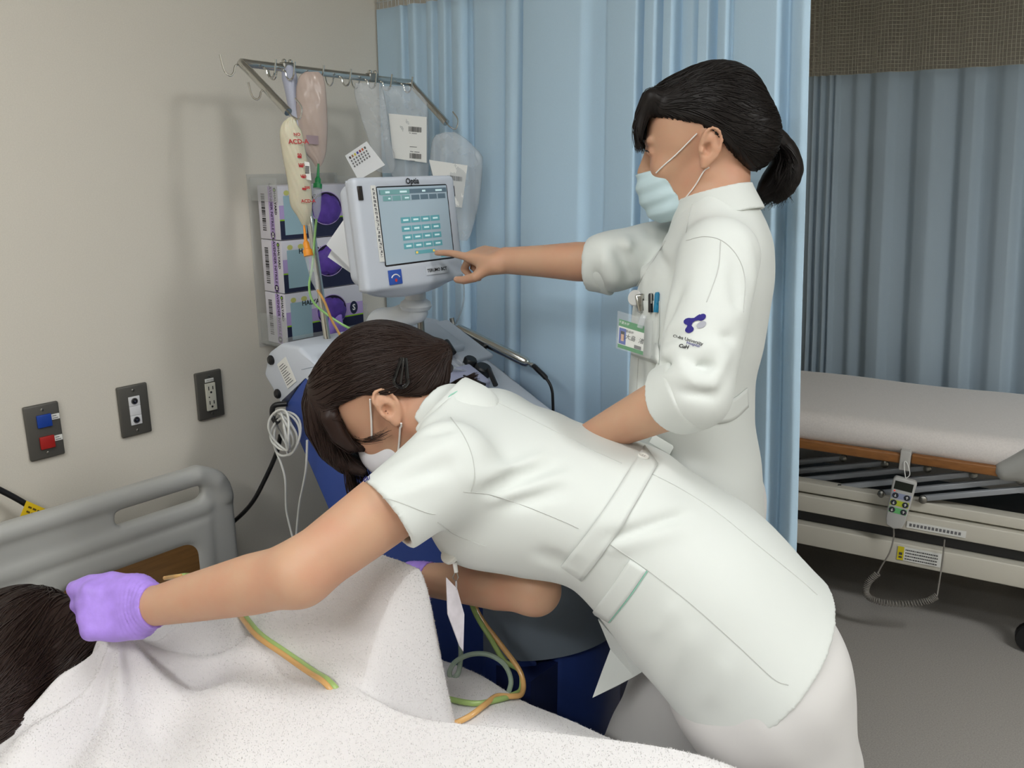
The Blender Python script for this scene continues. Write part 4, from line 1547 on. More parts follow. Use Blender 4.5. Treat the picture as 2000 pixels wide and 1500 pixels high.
d_or = drip('drip_chamber', [(594, 440, 1.70), (597, 470, 1.70), (603, 500, 1.70), (620, 566, 1.71)], ORANGE, 'clear drip chamber with orange spike cap below the cream bag')
# saline bag
t_, pt, X, N = bag('saline_bag', [(140, 596, 622), (150, 584, 632), (180, 578, 637), (250, 580, 640), (290, 590, 638), (315, 610, 632), (325, 616, 626)], 1.84, BAG_PINK,
                   'pinkish translucent saline bag hanging on the rack bar', thick=0.02)
MB().add(sheet(pt, N, [(598, 264), (622, 266), (622, 283), (600, 281)], 0.021), [(0, 3, 2, 1)]).build('faded_print', mat('mauve print', (150, 132, 140), .5), t_, smooth=False)
d_gr = drip('drip_chamber', [(622, 320, 1.82), (621, 346, 1.82), (620, 368, 1.82), (618, 428, 1.82)], GREEN, 'clear drip chamber with green spike cap below the pinkish bag')
# two clear waste bags
t_, pt, X, N = bag('clear_bag', [(162, 693, 742), (175, 692, 748), (230, 705, 758), (285, 722, 765), (300, 724, 770), (330, 730, 772), (338, 745, 765)], 2.00, BAGC,
                   'empty clear collection bag hanging in front of the labelled one', grp='clear bags on the rack', thick=0.008)
t_, pt, X, N = bag('clear_bag', [(168, 744, 802), (180, 742, 818), (205, 744, 836), (300, 752, 838), (335, 762, 838), (350, 768, 835)], 2.04, BAGC,
                   'clear collection bag with tall white barcode label on the rack bar', grp='clear bags on the rack', thick=0.012)
wl = MB().add(sheet(pt, N, [(759, 222), (833, 229), (833, 318), (768, 309)], 0.0125), [(0, 3, 2, 1)]).build('paper_label', LABEL_W, t_, smooth=False)
for (y0, y1, x0, x1) in ((247, 257, 798, 823), (299, 309, 800, 822)):
    g = MB()
    rg = random.Random(2)
    x = x0
    while x < x1:
        w = rg.choice([.7, 1.2, 1.6])
        g.add([pt(x + a * w, (y0 if b == 0 else y1) + (x - x0) * .09) + N * 0.0132 for a, b in ((0, 0), (1, 0), (1, 1), (0, 1))], [(0, 3, 2, 1)])
        x += w + rg.choice([.7, 1.1])
    g.build('barcode', BLACK_INK, wl, smooth=False)
g = MB()
for (x, y, w) in ((799, 259, 3), (804, 260, 10), (800, 286, 14), (801, 295, 6), (809, 296, 10), (800, 313, 10)):
    g.add([pt(x + a, y + b) + N * 0.0132 for a, b in ((0, 0), (w, .8), (w, 2), (0, 1.2))], [(0, 3, 2, 1)])
g.build('label_print', GREY_INK, wl, smooth=False)
t_, pt, X, N = bag('clear_bag', [(258, 868, 888), (264, 850, 900), (285, 842, 925), (310, 840, 943), (380, 852, 938), (440, 880, 925), (462, 892, 918), (470, 900, 912)], 2.06, BAGC,
                   'clear plasma bag with white label hanging beside the blue curtain', grp='clear bags on the rack', thick=0.014)
wl = MB().add(sheet(pt, N, [(838, 312), (913, 323), (902, 405), (860, 400)], 0.0125), [(0, 3, 2, 1)]).build('paper_label', LABEL_W, t_, smooth=False)
g = MB()
x = 874
rg = random.Random(5)
while x < 902:
    w = rg.choice([.7, 1.2, 1.6])
    g.add([pt(x + a * w, (342 if b == 0 else 351) + (x - 874) * .12) + N * 0.0132 for a, b in ((0, 0), (1, 0), (1, 1), (0, 1))], [(0, 3, 2, 1)])
    x += w + rg.choice([.7, 1.1])
g.build('barcode', BLACK_INK, wl, smooth=False)

# ------------------------------------------------------------------ lines
AMBER = mat('amber line', (222, 172, 104), 0.25)
LGREEN = mat('pale green line', (150, 200, 120), 0.25)


def line(name, pts, r, m, label, cat, n=60, seg=9, grp=None):
    o = MB().tube(spline([np.asarray(p, float) for p in pts], n), r, seg).build(name, m)
    return tag(o, label, cat, grp)


line('amber_tube', [d_or, at(634, 590, 1.72), at(648, 625, 1.74), at(664, 655, 1.77), at(676, 690, 1.80)], 0.0026, AMBER, 'amber line from the orange drip chamber down to the black clamp', 'tube')
line('green_tube', [d_gr, at(614, 470, 1.82), at(610, 520, 1.82), at(604, 560, 1.82), at(612, 590, 1.82), at(640, 615, 1.82), at(680, 640, 1.82), at(712, 652, 1.84), at(730, 657, 1.85), at(741, 675, 1.86), at(745, 690, 1.88)],
     0.0026, LGREEN, 'green line from the green drip chamber across to the machine deck', 'tube')
# steel fluid warmer clamped beside the deck
ca, cb = on(893, 641, 1, 1.53), on(1033, 710, 1, 1.555)
w_ = thing('fluid_warmer', (ca + cb) / 2, 'polished steel warmer tube in a black clamp beside the blue curtain', 'fluid warmer')
cd = nrm(cb - ca)
L_ = np.linalg.norm(cb - ca)
MB().lathe(ca, cd, [(0, 0.009), (0.004, 0.0125), (L_ - 0.012, 0.0125), (L_ - 0.004, 0.010), (L_, 0.006)], 24).build('tube', CHROME, w_)
MB().lathe(cb, cd, [(-.002, 0.0045), (0.004, 0.0045), (0.006, 0.0065), (0.012, 0.0065), (0.014, 0.004), (0.02, 0.004)], 16).build('connector', CHROME, w_)
MB().box(on(925, 690, 1, 1.515), (0.05, 0.035, 0.06), np.stack([cd, nrm(np.cross([0, 0, 1.0], cd)), np.cross(cd, nrm(np.cross([0, 0, 1.0], cd)))], 1), 0.006).build('clamp', BLACK_PLASTIC, w_)
MB().tube([ca, ca - cd * 0.012, ca - cd * 0.014 + np.array([-0.004, 0, 0.02])], 0.006, 10).build('end_fitting', STEEL, w_)
MB().tube(spline([cb + cd * 0.015, on(1050, 722, 1, 1.55), on(1066, 738, 1, 1.55), on(1077, 758, 1, 1.55), on(1080, 790, 1, 1.55), on(1082, 900, 1, 1.55), on(1080, 1000, 1, 1.56)], 40),
          np.concatenate([np.full(14, 0.0062), np.full(26, 0.0035)]), 10).build('cable', BLACK_PLASTIC, w_)
# white cable coil on a black hook
WCABLE = mat('white cable', (205, 205, 200), 0.5)
cc_ = on(556, 842, 1, 1.045)
co = thing('cable_coil', cc_, 'coiled thin white cable hanging on the side of the machine', 'cable')
for k in range(6):
    rg = random.Random(k)
    rx, rz = 0.034 + rg.uniform(-.008, .008), 0.042 + rg.uniform(-.008, .008)
    ox, oz = rg.uniform(-.012, .012), rg.uniform(-.01, .006)
    MB().tube([cc_ + np.array([ox + rx * math.cos(a), 0.008 * math.sin(2 * a + k) - 0.005 * k + .012, oz + rz * math.sin(a)]) for a in np.linspace(0, 2 * math.pi, 36, endpoint=False)], 0.0026, 7, closed=True).build('loop', WCABLE, co)
MB().tube(spline([on(535, 870, 1, 1.04), on(556, 930, 1, 1.04), on(560, 1000, 1, 1.045), on(578, 1075, 1, 1.05), on(582, 1110, 1, 1.05)], 30), 0.0026, 7).build('tail', WCABLE, co)
MB().tube(spline([on(600, 860, 1, 1.045), on(597, 920, 1, 1.045), on(584, 990, 1, 1.05), on(578, 1060, 1, 1.05), on(578, 1110, 1, 1.05)], 30), 0.0026, 7).build('tail', WCABLE, co)
q = on(548, 806, 1, 1.06)
MB().tube(spline([q + np.array([0.01, 0.012, 0.02]), q + np.array([-0.01, -0.008, 0.016]), q + np.array([-.014, -.012, -.004]), q + np.array([0, -.014, -.018]), q + np.array([.012, -.016, -.012])], 20), 0.006, 10).build('cable_hook', BLACK_PLASTIC, mac)
line('power_cable', [on(548, 850, 1, 1.07), on(540, 885, 1, 1.07), on(518, 935, 1, 1.06), on(492, 982, 1, 1.05), on(455, 1020, 1, 1.045), on(400, 1060, 1, 1.06), np.array([0.14, 1.10, 0.3]), np.array([0.06, 1.12, 0.04])],
     0.0052, BLACK_PLASTIC, 'thick black power cable hanging from the machine behind the headboard', 'cable')
wc = thing('wall_cable', on(20, 965, 0, 0.05), 'black cable with a yellow tag running behind the headboard', 'cable')
MB().tube(spline([on(-160, 890, 0, .04), on(-70, 925, 0, .045), on(0, 957, 0, .05), on(48, 983, 0, .055), on(85, 1010, 0, .055), on(120, 1060, 0, .05), on(125, 1180, 0, .05)], 40), 0.0062, 10).build('cable', BLACK_PLASTIC, wc)
P = [on(52, 978, 0, .066), on(98, 998, 0, .066), on(80, 1045, 0, .066), on(34, 1022, 0, .066)]
yt = MB().add(P + [p - np.array([.001, 0, 0]) for p in P], [(0, 3, 2, 1), (4, 5, 6, 7), (0, 1, 5, 4), (1, 2, 6, 5), (2, 3, 7, 6), (3, 0, 4, 7)]).build('yellow_tag', mat('yellow tag', (226, 190, 30), .5), wc, smooth=False)
g = MB()
u, v = P[1] - P[0], P[3] - P[0]
for r in range(4):
    for k in range(4):
        g.add([P[0] + u * (0.14 + k * .19 + x) + v * (0.16 + r * .2 + y) + np.array([.0008, 0, 0]) for x, y in ((0, 0), (.14, 0), (.14, .08), (0, .08))], [(0, 3, 2, 1)])
g.build('tag_print', mat('brown print', (90, 70, 20), .6), yt, smooth=False)
# thin hose from the monitor to the deck and by the curtain
line('thin_hose', [at(905, 545, 1.86), at(906, 580, 1.88), at(900, 610, 1.92), at(890, 632, 2.0)], 0.0022, TUBEC, 'thin clear hose hanging behind the monitor beside the curtain', 'tube', 30)
# ------------------------------------------------------------------ people: shared parts
def skin_material(name, rgb, rgb_red):
    m = bpy.data.materials.new(name)
    m.use_nodes = True
    nt = m.node_tree
    b = nt.nodes['Principled BSDF']
    tc = nt.nodes.new('ShaderNodeTexCoord')
    n = nt.nodes.new('ShaderNodeTexNoise')
    n.inputs['Scale'].default_value = 14
    n.inputs['Detail'].default_value = 5
    r = nt.nodes.new('ShaderNodeValToRGB')
    r.color_ramp.elements[0].color = (*lin(rgb), 1)
    r.color_ramp.elements[1].color = (*lin(rgb_red), 1)
    r.color_ramp.elements[0].position = 0.38
    r.color_ramp.elements[1].position = 0.8
    n2 = nt.nodes.new('ShaderNodeTexNoise')
    n2.inputs['Scale'].default_value = 450
    bp = nt.nodes.new('ShaderNodeBump')
    bp.inputs['Strength'].default_value = 0.12
    bp.inputs['Distance'].default_value = 0.0006
    for x in (n, n2):
        nt.links.new(tc.outputs['Object'], x.inputs['Vector'])
    nt.links.new(n.outputs['Fac'], r.inputs['Fac'])
    nt.links.new(r.outputs['Color'], b.inputs['Base Color'])
    nt.links.new(n2.outputs['Fac'], bp.inputs['Height'])
    nt.links.new(bp.outputs['Normal'], b.inputs['Normal'])
    b.inputs['Roughness'].default_value = 0.5
    b.inputs['Specular IOR Level'].default_value = 0.35
    b.inputs['Subsurface Weight'].default_value = 0.18
    b.inputs['Subsurface Radius'].default_value = (0.010, 0.004, 0.002)
    b.inputs['Subsurface Scale'].default_value = 0.5
    return m


SKIN = skin_material('warm light skin', (196, 156, 128), (196, 142, 116))
HAIR_DK = mat('black brown hair', (24, 19, 17), 0.5, spec=0.3)
HAIR_BR = mat('dark brown hair', (42, 28, 23), 0.46, spec=0.35)
UNIFORM = mat('white uniform twill', (213, 217, 213), 0.72, bump=(1600, 0.08, 0.0003), sheen=0.1)
TROUSER = mat('white trouser cloth', (212, 210, 208), 0.75, bump=(1600, 0.08, 0.0003), sheen=0.1)
SEAM = mat('stitched seam', (196, 198, 194), 0.8)
MINT = mat('mint piping', (150, 205, 185), 0.7)
MASK_B = mat('pale blue mask fabric', (196, 218, 224), 0.8, bump=(900, 0.15, 0.0004))
MASK_W = mat('white respirator fabric', (228, 228, 232), 0.8, bump=(900, 0.15, 0.0004))
ELASTIC = mat('white elastic', (236, 234, 230), 0.7)
NAVY_THREAD = mat('navy embroidery', (34, 24, 120), 0.7)
GREY_THREAD = mat('silver grey embroidery', (158, 160, 170), 0.5)
BLACK_THREAD = mat('black embroidery', (34, 34, 36), 0.7)


def head_field(fd, C, F, U, L, k=1.0):
    """face, skull and ears; C = midpoint between the ear canals"""
    M = np.stack([F, U, L], 1)

    def p(f, u, l=0.0):
        return C + F * f * k + U * u * k + L * l * k
    fd.add(ell(p(-.002, .044), np.array((.091, .081, .0735)) * k, M))
    fd.add(ell(p(.038, .012), np.array((.056, .076, .065)) * k, M), .02)
    fd.add(ell(p(.043, -.044), np.array((.046, .056, .052)) * k, M), .022)
    fd.add(cap(p(.074, -.086, .006), p(.074, -.086, -.006), .017 * k), .02)
    for s in (-1, 1):
        fd.add(cap(p(.0, -.036, s * .054), p(.066, -.084, s * .016), .015 * k), .022)
        fd.add(ell(p(.066, -.022, s * .036), np.array((.022, .022, .022)) * k, M), .018)
        fd.sub(ell(p(.104, .012, s * .030), np.array((.016, .011, .018)) * k, M), .014)
        fd.add(ell(p(.084, .008, s * .031), np.array((.010, .0085, .015)) * k, M), .004)
        fd.add(cap(p(.092, .024, s * .014), p(.086, .026, s * .044), .006 * k), .010)
    fd.add(cap(p(.092, .014), p(.108, -.024), .0065 * k, .0095 * k), .010)
    fd.add(cap(p(.098, -.030, .011), p(.098, -.030, -.011), .0075 * k), .008)
    fd.add(ell(p(.088, -.056), np.array((.012, .011, .022)) * k, M), .010)
    fd.sub(cap(p(.102, -.055, .018), p(.102, -.055, -.018), .0022 * k), .004)
    for s in (-1, 1):
        Ls = L * s
        c = p(-.006, .001, s * .0735)
        eu = nrm(U * .965 - F * .26)
        en = nrm(Ls * .80 - F * .56)
        ef = nrm(np.cross(eu, en) * (1 if np.dot(np.cross(eu, en), F) > 0 else -1))
        EM = np.stack([ef, eu, en], 1)

        def e(f, u, n):
            return c + ef * f * k + eu * u * k + en * n * k
        fd.add(ell(e(-.003, .002, .001), np.array((.0175, .030, .0062)) * k, EM), .006)
        fd.add(ell(e(-.005, .015, .004), np.array((.0145, .0165, .0045)) * k, EM), .004)
        hx_ = [(.010, .006, .003), (.011, .020, .006), (.003, .0305, .008), (-.009, .0295, .010), (-.0175, .020, .011), (-.0195, .006, .011), (-.017, -.008, .010), (-.010, -.020, .007), (-.001, -.028, .004)]
        fd.add(chain([e(*q) for q in spline(hx_, 18)], [.0033 * k] * 18), .003)
        an = [(.001, .018, .006), (-.009, .014, .008), (-.0115, .003, .008), (-.008, -.010, .007), (.0, -.015, .006)]
        fd.add(chain([e(*q) for q in spline(an, 10)], [.0026 * k] * 10), .003)
        fd.add(ell(e(.0, -.0255, .003), np.array((.008, .0085, .004)) * k, EM), .004)
        fd.sub(ell(e(.001, -.003, .0075), np.array((.0075, .0105, .0085)) * k, EM), .003)
        fd.sub(ell(e(-.010, .014, .0095), np.array((.0035, .012, .003)) * k, EM), .002)
        fd.add(ell(e(.0105, -.005, .006), np.array((.004, .0055, .004)) * k, EM), .003)
    return p


def hand_prims(W, D, N, S, curls, thumb, k=1.0, grow=0.0, spread=0.06):
    """list of (field, blend): palm, four fingers of three joints, thumb. curls = per finger (a1, a2, a3) degrees;
    thumb = list of three directions in (D, N, S)"""
    D, N, S = nrm(D), nrm(N), nrm(S)
    M = np.stack([D, S, N], 1)
    out = [(rbox(W + D * .048 * k, (.092 * k + 2 * grow, .074 * k + 2 * grow, .028 * k + 2 * grow), M, r=.013 * k + grow), .02),
           (ell(W + D * .030 * k + S * .022 * k - N * .010 * k, (.034 * k + grow, .020 * k + grow, .017 * k + grow), M), .012),
           (ell(W + D * .040 * k - S * .026 * k - N * .007 * k, (.036 * k + grow, .014 * k + grow, .015 * k + grow), M), .012)]
    base = [(.088, .0275), (.092, .0095), (.089, -.0090), (.081, -.0265)]
    lens = [(.040, .025, .019), (.044, .029, .020), (.040, .027, .019), (.032, .020, .017)]
    rads = [(.0090, .0082, .0074, .0062), (.0092, .0084, .0075, .0063), (.0088, .0080, .0072, .0060), (.0078, .0070, .0064, .0054)]
    tips = []
    for i in range(4):
        p = W + D * base[i][0] * k + S * base[i][1] * k + N * .002 * k
        ang = 0.0
        side = nrm(D + S * spread * (1.5 - i))
        pts = [p]
        for j in range(3):
            ang += math.radians(curls[i][j])
            d = side * math.cos(ang) - N * math.sin(ang)
            p = p + d * lens[i][j] * k
            pts.append(p)
        out.append((chain(pts, [r * k + grow for r in rads[i]]), .006))
        tips.append(pts)
    p = W + D * .022 * k + S * .026 * k - N * .006 * k
    pts = [p]
    for d, l in zip(thumb, (.044, .032, .026)):
        p = p + nrm(D * d[0] + N * d[1] + S * d[2]) * l * k
        pts.append(p)
    out.append((chain(pts, [.0150 * k + grow, .0108 * k + grow, .0095 * k + grow, .0076 * k + grow]), .010))
    tips.append(pts)
    return out, tips


def nail(name, pts, N, k, m, parent):
    a, b = pts[-2], pts[-1]
    d = nrm(b - a)
    n = nrm(N - d * np.dot(N, d))
    s = np.cross(d, n)
    c = b - d * .004 + n * .0052
    MB().box(c, (.010 * k, .0085 * k, .002), np.stack([d, s, n], 1), .0009).build(name, m, parent)


def trace_px(fd, pts, off=0.0):
    """picture points laid onto a body surface"""
    D = np.array([ray(*p) for p in pts])
    D /= np.linalg.norm(D, axis=1, keepdims=True)
    P, t = fd.trace(CAM, D, 0.0)
    P = P.astype(np.float64)
    bad = np.abs(fd(P.astype(np.float32))) > .004
    if bad.any() and not bad.all():
        gi_ = np.nonzero(~bad)[0]
        bi_ = np.nonzero(bad)[0]
        XY = np.asarray(pts, float)
        j = gi_[np.argmin(((XY[bi_][:, None] - XY[gi_][None]) ** 2).sum(2), axis=1)]
        P[bi_] = fd.project((CAM + D[bi_] * t[j][:, None]).astype(np.float32), 5)
    if off:
        P = P + fd.grad(P.astype(np.float32)) * off
    return P


def cloth_strip(fd, A, B, nu, nv, off, thick, name, m, parent):
    """band of cloth between two picture polylines, laid on the surface"""
    a = spline([(x, y, 0) for x, y in A], nu)[:, :2]
    b = spline([(x, y, 0) for x, y in B], nu)[:, :2]
    f = np.linspace(0, 1, nv)[None, :, None]
    G = (a[:, None] * (1 - f) + b[:, None] * f).reshape(-1, 2)
    P = trace_px(fd, G, off)
    g = fd.grad(P.astype(np.float32))
    T = P + g * thick
    n = len(P)
    P2, T2 = P.reshape(nu, nv, 3), T.reshape(nu, nv, 3)
    mb = MB().grid(T2)
    mb.grid(P2[:, ::-1])
    for E, Fq in ((T2[0], P2[0]), (T2[-1][::-1], P2[-1][::-1]), (T2[::-1, 0], P2[::-1, 0]), (T2[:, -1], P2[:, -1])):
        mb.grid(np.stack([E, Fq], 1))
    o = mb.build(name, m, parent, angle=55)
    bm = bmesh.new()
    bm.from_mesh(o.data)
    bmesh.ops.remove_doubles(bm, verts=bm.verts, dist=1e-5)
    bmesh.ops.recalc_face_normals(bm, faces=bm.faces)
    bm.to_mesh(o.data)
    bm.free()
    return o


def seam(fd, pts, name, m, parent, r=0.0007, off=0.0002, n=40):
    P = trace_px(fd, spline([(x, y, 0) for x, y in pts], n)[:, :2], off)
    return MB().tube(P, r, 5).build(name, m, parent)


def decal(fd, V, faces, name, m, parent, off=0.0009):
    """flat print: V = picture points"""
    P = trace_px(fd, V, off)
    mb = MB().add(P, faces)
    return mb.build(name, m, parent, angle=180)


def text_px(s, O, ex, ey, size, **kw):
    """lettering as picture points; ex, ey = picture vectors of one em"""
    me = text_mesh(s, 1.0, **kw)
    V = np.array([v.co for v in me.vertices])
    fs = [tuple(p.vertices) for p in me.polygons]
    bpy.data.meshes.remove(me)
    P = np.array(O) + size * (V[:, :1] * np.array(ex) + V[:, 1:2] * np.array(ey))
    return P, [f[::-1] for f in fs] if False else fs


def strands(fd, seeds, flow, steps, step, off, r, name, m, parent, seg=3, jitter=0.25, droop=None, seed=1):
    """fine locks that run over a hair surface along a flow field"""
    rg = np.random.default_rng(seed)
    P = fd.project(np.asarray(seeds, np.float32), 4)
    n = len(P)
    offs = rg.uniform(*off, n).astype(np.float32)
    rnd = rg.normal(size=(n, 3)).astype(np.float32) * jitter
    path = [P + fd.grad(P) * offs[:, None]]
    for i in range(steps):
        g = fd.grad(P)
        d = flow(P) + rnd
        d = d - g * np.sum(d * g, 1, keepdims=True)
        d /= np.maximum(np.linalg.norm(d, axis=1, keepdims=True), 1e-6)
        P = P + d.astype(np.float32) * step
        P = fd.project(P, 2)
        path.append(P + fd.grad(P) * offs[:, None])
    path = np.stack(path, 1)                       # n, steps+1, 3
    k = steps + 1
    T = np.gradient(path, axis=1)
    T /= np.maximum(np.linalg.norm(T, axis=2, keepdims=True), 1e-9)
    ref = np.array([0.31, 0.52, 0.79], np.float32)
    A = np.cross(T, ref)
    A /= np.maximum(np.linalg.norm(A, axis=2, keepdims=True), 1e-9)
    Bn = np.cross(T, A)
    tap = (np.sin(np.linspace(0.12, np.pi - 0.05, k)) ** 0.5)[None, :, None]
    rr = r * rg.uniform(0.6, 1.3, (n, 1, 1)) * tap
    V = np.stack([path + rr * (math.cos(a) * A + math.sin(a) * Bn) for a in np.linspace(0, 2 * np.pi, seg, endpoint=False)], 2)   # n,k,seg,3
    idx = np.arange(n * k * seg).reshape(n, k, seg)
    q = np.stack([idx[:, :-1], np.roll(idx, -1, 2)[:, :-1], np.roll(idx, -1, 2)[:, 1:], idx[:, 1:]], -1).reshape(-1, 4)
    o = link(name, fast_mesh(name, V.reshape(-1, 3), q), m, parent, True, 180)
    return tag(o, kind='stuff')


def free_strands(paths, r, name, m, parent, n=14, seg=3, seed=1, count=6, spread=0.004, endspread=None):
    """loose locks: each control path becomes a small bundle of hairs"""
    rg = np.random.default_rng(seed)
    mb = MB()
    for ctrl in paths:
        for c in range(count):
            C = np.asarray(ctrl, float)
            f = np.linspace(0.4, 1.0, len(C))[:, None]
            J = rg.normal(size=3) * spread + rg.normal(size=(len(C), 3)) * spread * 0.25
            P = spline(C + J * f, n)
            mb.tube(P, r * np.linspace(1, 0.25, n) * rg.uniform(.7, 1.3), seg, caps=False)
    return tag(mb.build(name, m, parent, angle=180), kind='stuff')


def mesh_pts(o, n, seed):
    me = o.data
    co = np.empty(len(me.vertices) * 3, np.float32)
    me.vertices.foreach_get('co', co)
    co = co.reshape(-1, 3)[np.random.default_rng(seed).integers(0, len(me.vertices), n)]
    M = np.array(world_of(o))
    return co @ M[:3, :3].T + M[:3, 3]


def sphere_pts(C, M, r, n, seed, test):
    rg = np.random.default_rng(seed)
    v = rg.normal(size=(n * 3, 3))
    v /= np.linalg.norm(v, axis=1, keepdims=True)
    P = (v * np.asarray(r)) @ np.asarray(M).T + np.asarray(C)
    P = P[test(P)]
    return P[:n]
# ------------------------------------------------------------------ the nurse bending over the bed
nb = thing('person', (1.47, 1.06, 0.0), 'person in short-sleeved white uniform and violet gloves bending over the bed', 'person')
ph_ = math.radians(49)
fh_ = nrm([-0.83, -0.55, 0.0])
F = fh_ * math.cos(ph_) - _Z * math.sin(ph_)
U = fh_ * math.sin(ph_) + _Z * math.cos(ph_)
L = np.cross(U, F)
bHC = at(750, 806, 1.345) - L * 0.075
bF, bU, bL = F, U, L
bNECK = at(890, 818, 1.36)
bHEM = at(1480, 1310, 1.34)
bS = nrm(bNECK - bHEM)
bLEN = float(np.linalg.norm(bNECK - bHEM))
bB = nrm(_Z - bS * bS[2])
bLt = np.cross(bB, bS)

# joints
bLS, bLE, bLW = at(872, 905, 1.21), at(585, 1120, 1.14), at(292, 1186, 1.25)
bRS, bRE, bRW = np.array([0.93, 1.04, 1.02]), at(1045, 1152, 1.36), at(815, 1130, 1.50)
bHL, bKL, bAL = np.array([1.425, 1.10, 0.72]), np.array([1.49, 1.16, 0.44]), np.array([1.51, 1.18, 0.09])
bHR, bKR, bAR = np.array([1.32, 1.21, 0.74]), np.array([1.205, 1.15, 0.42]), np.array([1.25, 1.17, 0.09])

# hands
lD = nrm(at(150, 1196, 1.262) - bLW)
lN = nrm(-_F + _U * 0.25 + _R * 0.0)
lN = nrm(lN - lD * np.dot(lN, lD))
lS = np.cross(lD, lN)
curl_grip = [(34, 72, 55), (44, 76, 55), (52, 80, 50), (60, 80, 50)]
thumb_grip = [(0.88, -0.12, 0.30), (1.0, -0.06, -0.02), (0.97, -0.10, -0.20)]
rD = nrm(np.array([-0.95, -0.12, -0.28]))
rN = nrm(np.array([-0.25, 0.1, 0.95]) - rD * np.dot([-0.25, 0.1, 0.95], rD))
rS = np.cross(rN, rD)


def b_arms(fd, grow=0.0, hands=True):
    fd.add(chain([bLS, bLS + (bLE - bLS) * .5, bLE], [.053 + grow, .0485 + grow, .0415 + grow]), .02)
    fa = bLW - bLE
    fd.add(chain([bLE, bLE + fa * .3, bLE + fa * .7, bLW], [.0415 + grow, .0415 + grow, .034 + grow, .0275 + grow]), .02)
    fd.add(chain([bRS, bRS + (bRE - bRS) * .5, bRE], [.050 + grow, .043 + grow, .038 + grow]), .02)
    fa = bRW - bRE
    fd.add(chain([bRE, bRE + fa * .3, bRE + fa * .7, bRW], [.036 + grow, .0385 + grow, .032 + grow, .027 + grow]), .02)


body = Field()
bp = head_field(body, bHC, F, U, L, 1.0)
body.add(cap(bp(-.018, -.015), bp(-.012, -.045), .058, .050), .02)
body.add(cap(bp(-.015, -.03), bNECK - bB * .014 - bS * .02, .050, .052), .02)
# torso and hips inside the uniform
mid = bHEM + bS * bLEN * .5 + bB * .03
body.add(chain([bNECK - bS * .09 - bB * .035, mid, bHEM + bB * .02], [.055, .070, .09]), .03)
body.add(chain([bLS, bNECK - bS * .075 - bB * .03, bRS], [.042, .042, .042]), .02)
body.add(chain([bHL, bKL, bAL], [.078, .052, .036]), .03)
body.add(chain([bHR, bKR, bAR], [.078, .052, .036]), .03)
for a in (bAL, bAR):
    body.add(chain([a + np.array([.03, 0, -.03]), a + np.array([-.05, -.01, -.05]), a + np.array([-.14, -.015, -.062])], [.030, .030, .022]), .02)
b_arms(body)
hl, tl_ = hand_prims(bLW, lD, lN, lS, curl_grip, thumb_grip, 1.08, -0.0012)
hr, tr_ = hand_prims(bRW, rD, rN, rS, [(25, 35, 20)] * 4, [(0.7, -.2, .6), (0.9, -.3, .2), (0.95, -.3, .0)], 0.95, -0.0012)
for f_, k_ in hl + hr:
    body.add(f_, k_)
bbody = body.build('body', (0.50, 0.35, 0.0), (1.70, 1.40, 1.30), 0.0034, SKIN, nb, smooth=1)

# violet gloves
for W, E, D_, N_, S_, cr, th, nm in ((bLW, bLE, lD, lN, lS, curl_grip, thumb_grip, 0), (bRW, bRE, rD, rN, rS, [(25, 35, 20)] * 4, [(0.7, -.2, .6), (0.9, -.3, .2), (0.95, -.3, .0)], 1)):
    g = Field()
    pr, tips = hand_prims(W, D_, N_, S_, cr, th, 1.08 if nm == 0 else .95, 0.0012)
    for f_, k_ in pr:
        g.add(f_, max(k_, .013))
    ax = nrm(E - W)
    ce = W + ax * (0.012 if nm == 0 else 0.03)
    g.add(cap(W - ax * .01, ce + ax * .03, .0300, .0310), .02)
    axf = ax.astype(np.float32)
    Wf = W.astype(np.float32)

    def wr(P, axf=axf, Wf=Wf):
        s = _dot(P - Wf, axf)
        return np.where((s > -.035), .0011 * np.sin(s * 900 + 3 * np.sin(P[:, 2] * 60)) * np.clip((s + .035) / .02, 0, 1), 0) + .0006 * np.sin(P[:, 0] * 160 + P[:, 2] * 90)
    g.disp(wr)
    g.cut(plane(ce, ax))
    g.add(torus(ce, np.stack([nrm(np.cross(ax, _Z)), np.cross(ax, nrm(np.cross(ax, _Z))), ax], 1), .0305, .0016), .001)
    c0 = W + D_ * .04
    g.build('glove', c0 - .17, c0 + .17, 0.0026, NITRILE, nb, smooth=1)

# tunic
tun = Field()
t_ = bLEN
st = [(-.06, 0, .020, .185, .138, .138, 2.2), (0.0, 0, .022, .188, .142, .146, 2.2), (.25 * t_, 0, .042, .178, .138, .144, 2.2), (.50 * t_, 0, .048, .150, .117, .120, 2.3),
      (.64 * t_, 0, .020, .158, .136, .120, 2.3), (.78 * t_, 0, -.016, .168, .146, .118, 2.3), (.90 * t_, 0, -.024, .158, .114, .096, 2.2), (1.0 * t_, 0, -.012, .098, .074, .072, 2.0), (1.04 * t_, 0, -.010, .078, .064, .066, 2.0)]
tun.add(loft(bHEM, bS, bLt, bB, st))
shl = at(878, 915, 1.21)
hem_l = at(757, 1006, 1.17)
sax = nrm(hem_l - shl)
tun.add(chain([bNECK - bS * .05 - bB * .03, shl, shl + (hem_l - shl) * .5, hem_l + sax * .02], [.05, .068, .061, .0555]), .04)
shr = bRS + bB * .01
rax = nrm(bRE - bRS)
tun.add(chain([bNECK - bS * .05 - bB * .03, shr, shr + rax * .15], [.05, .068, .060]), .035)
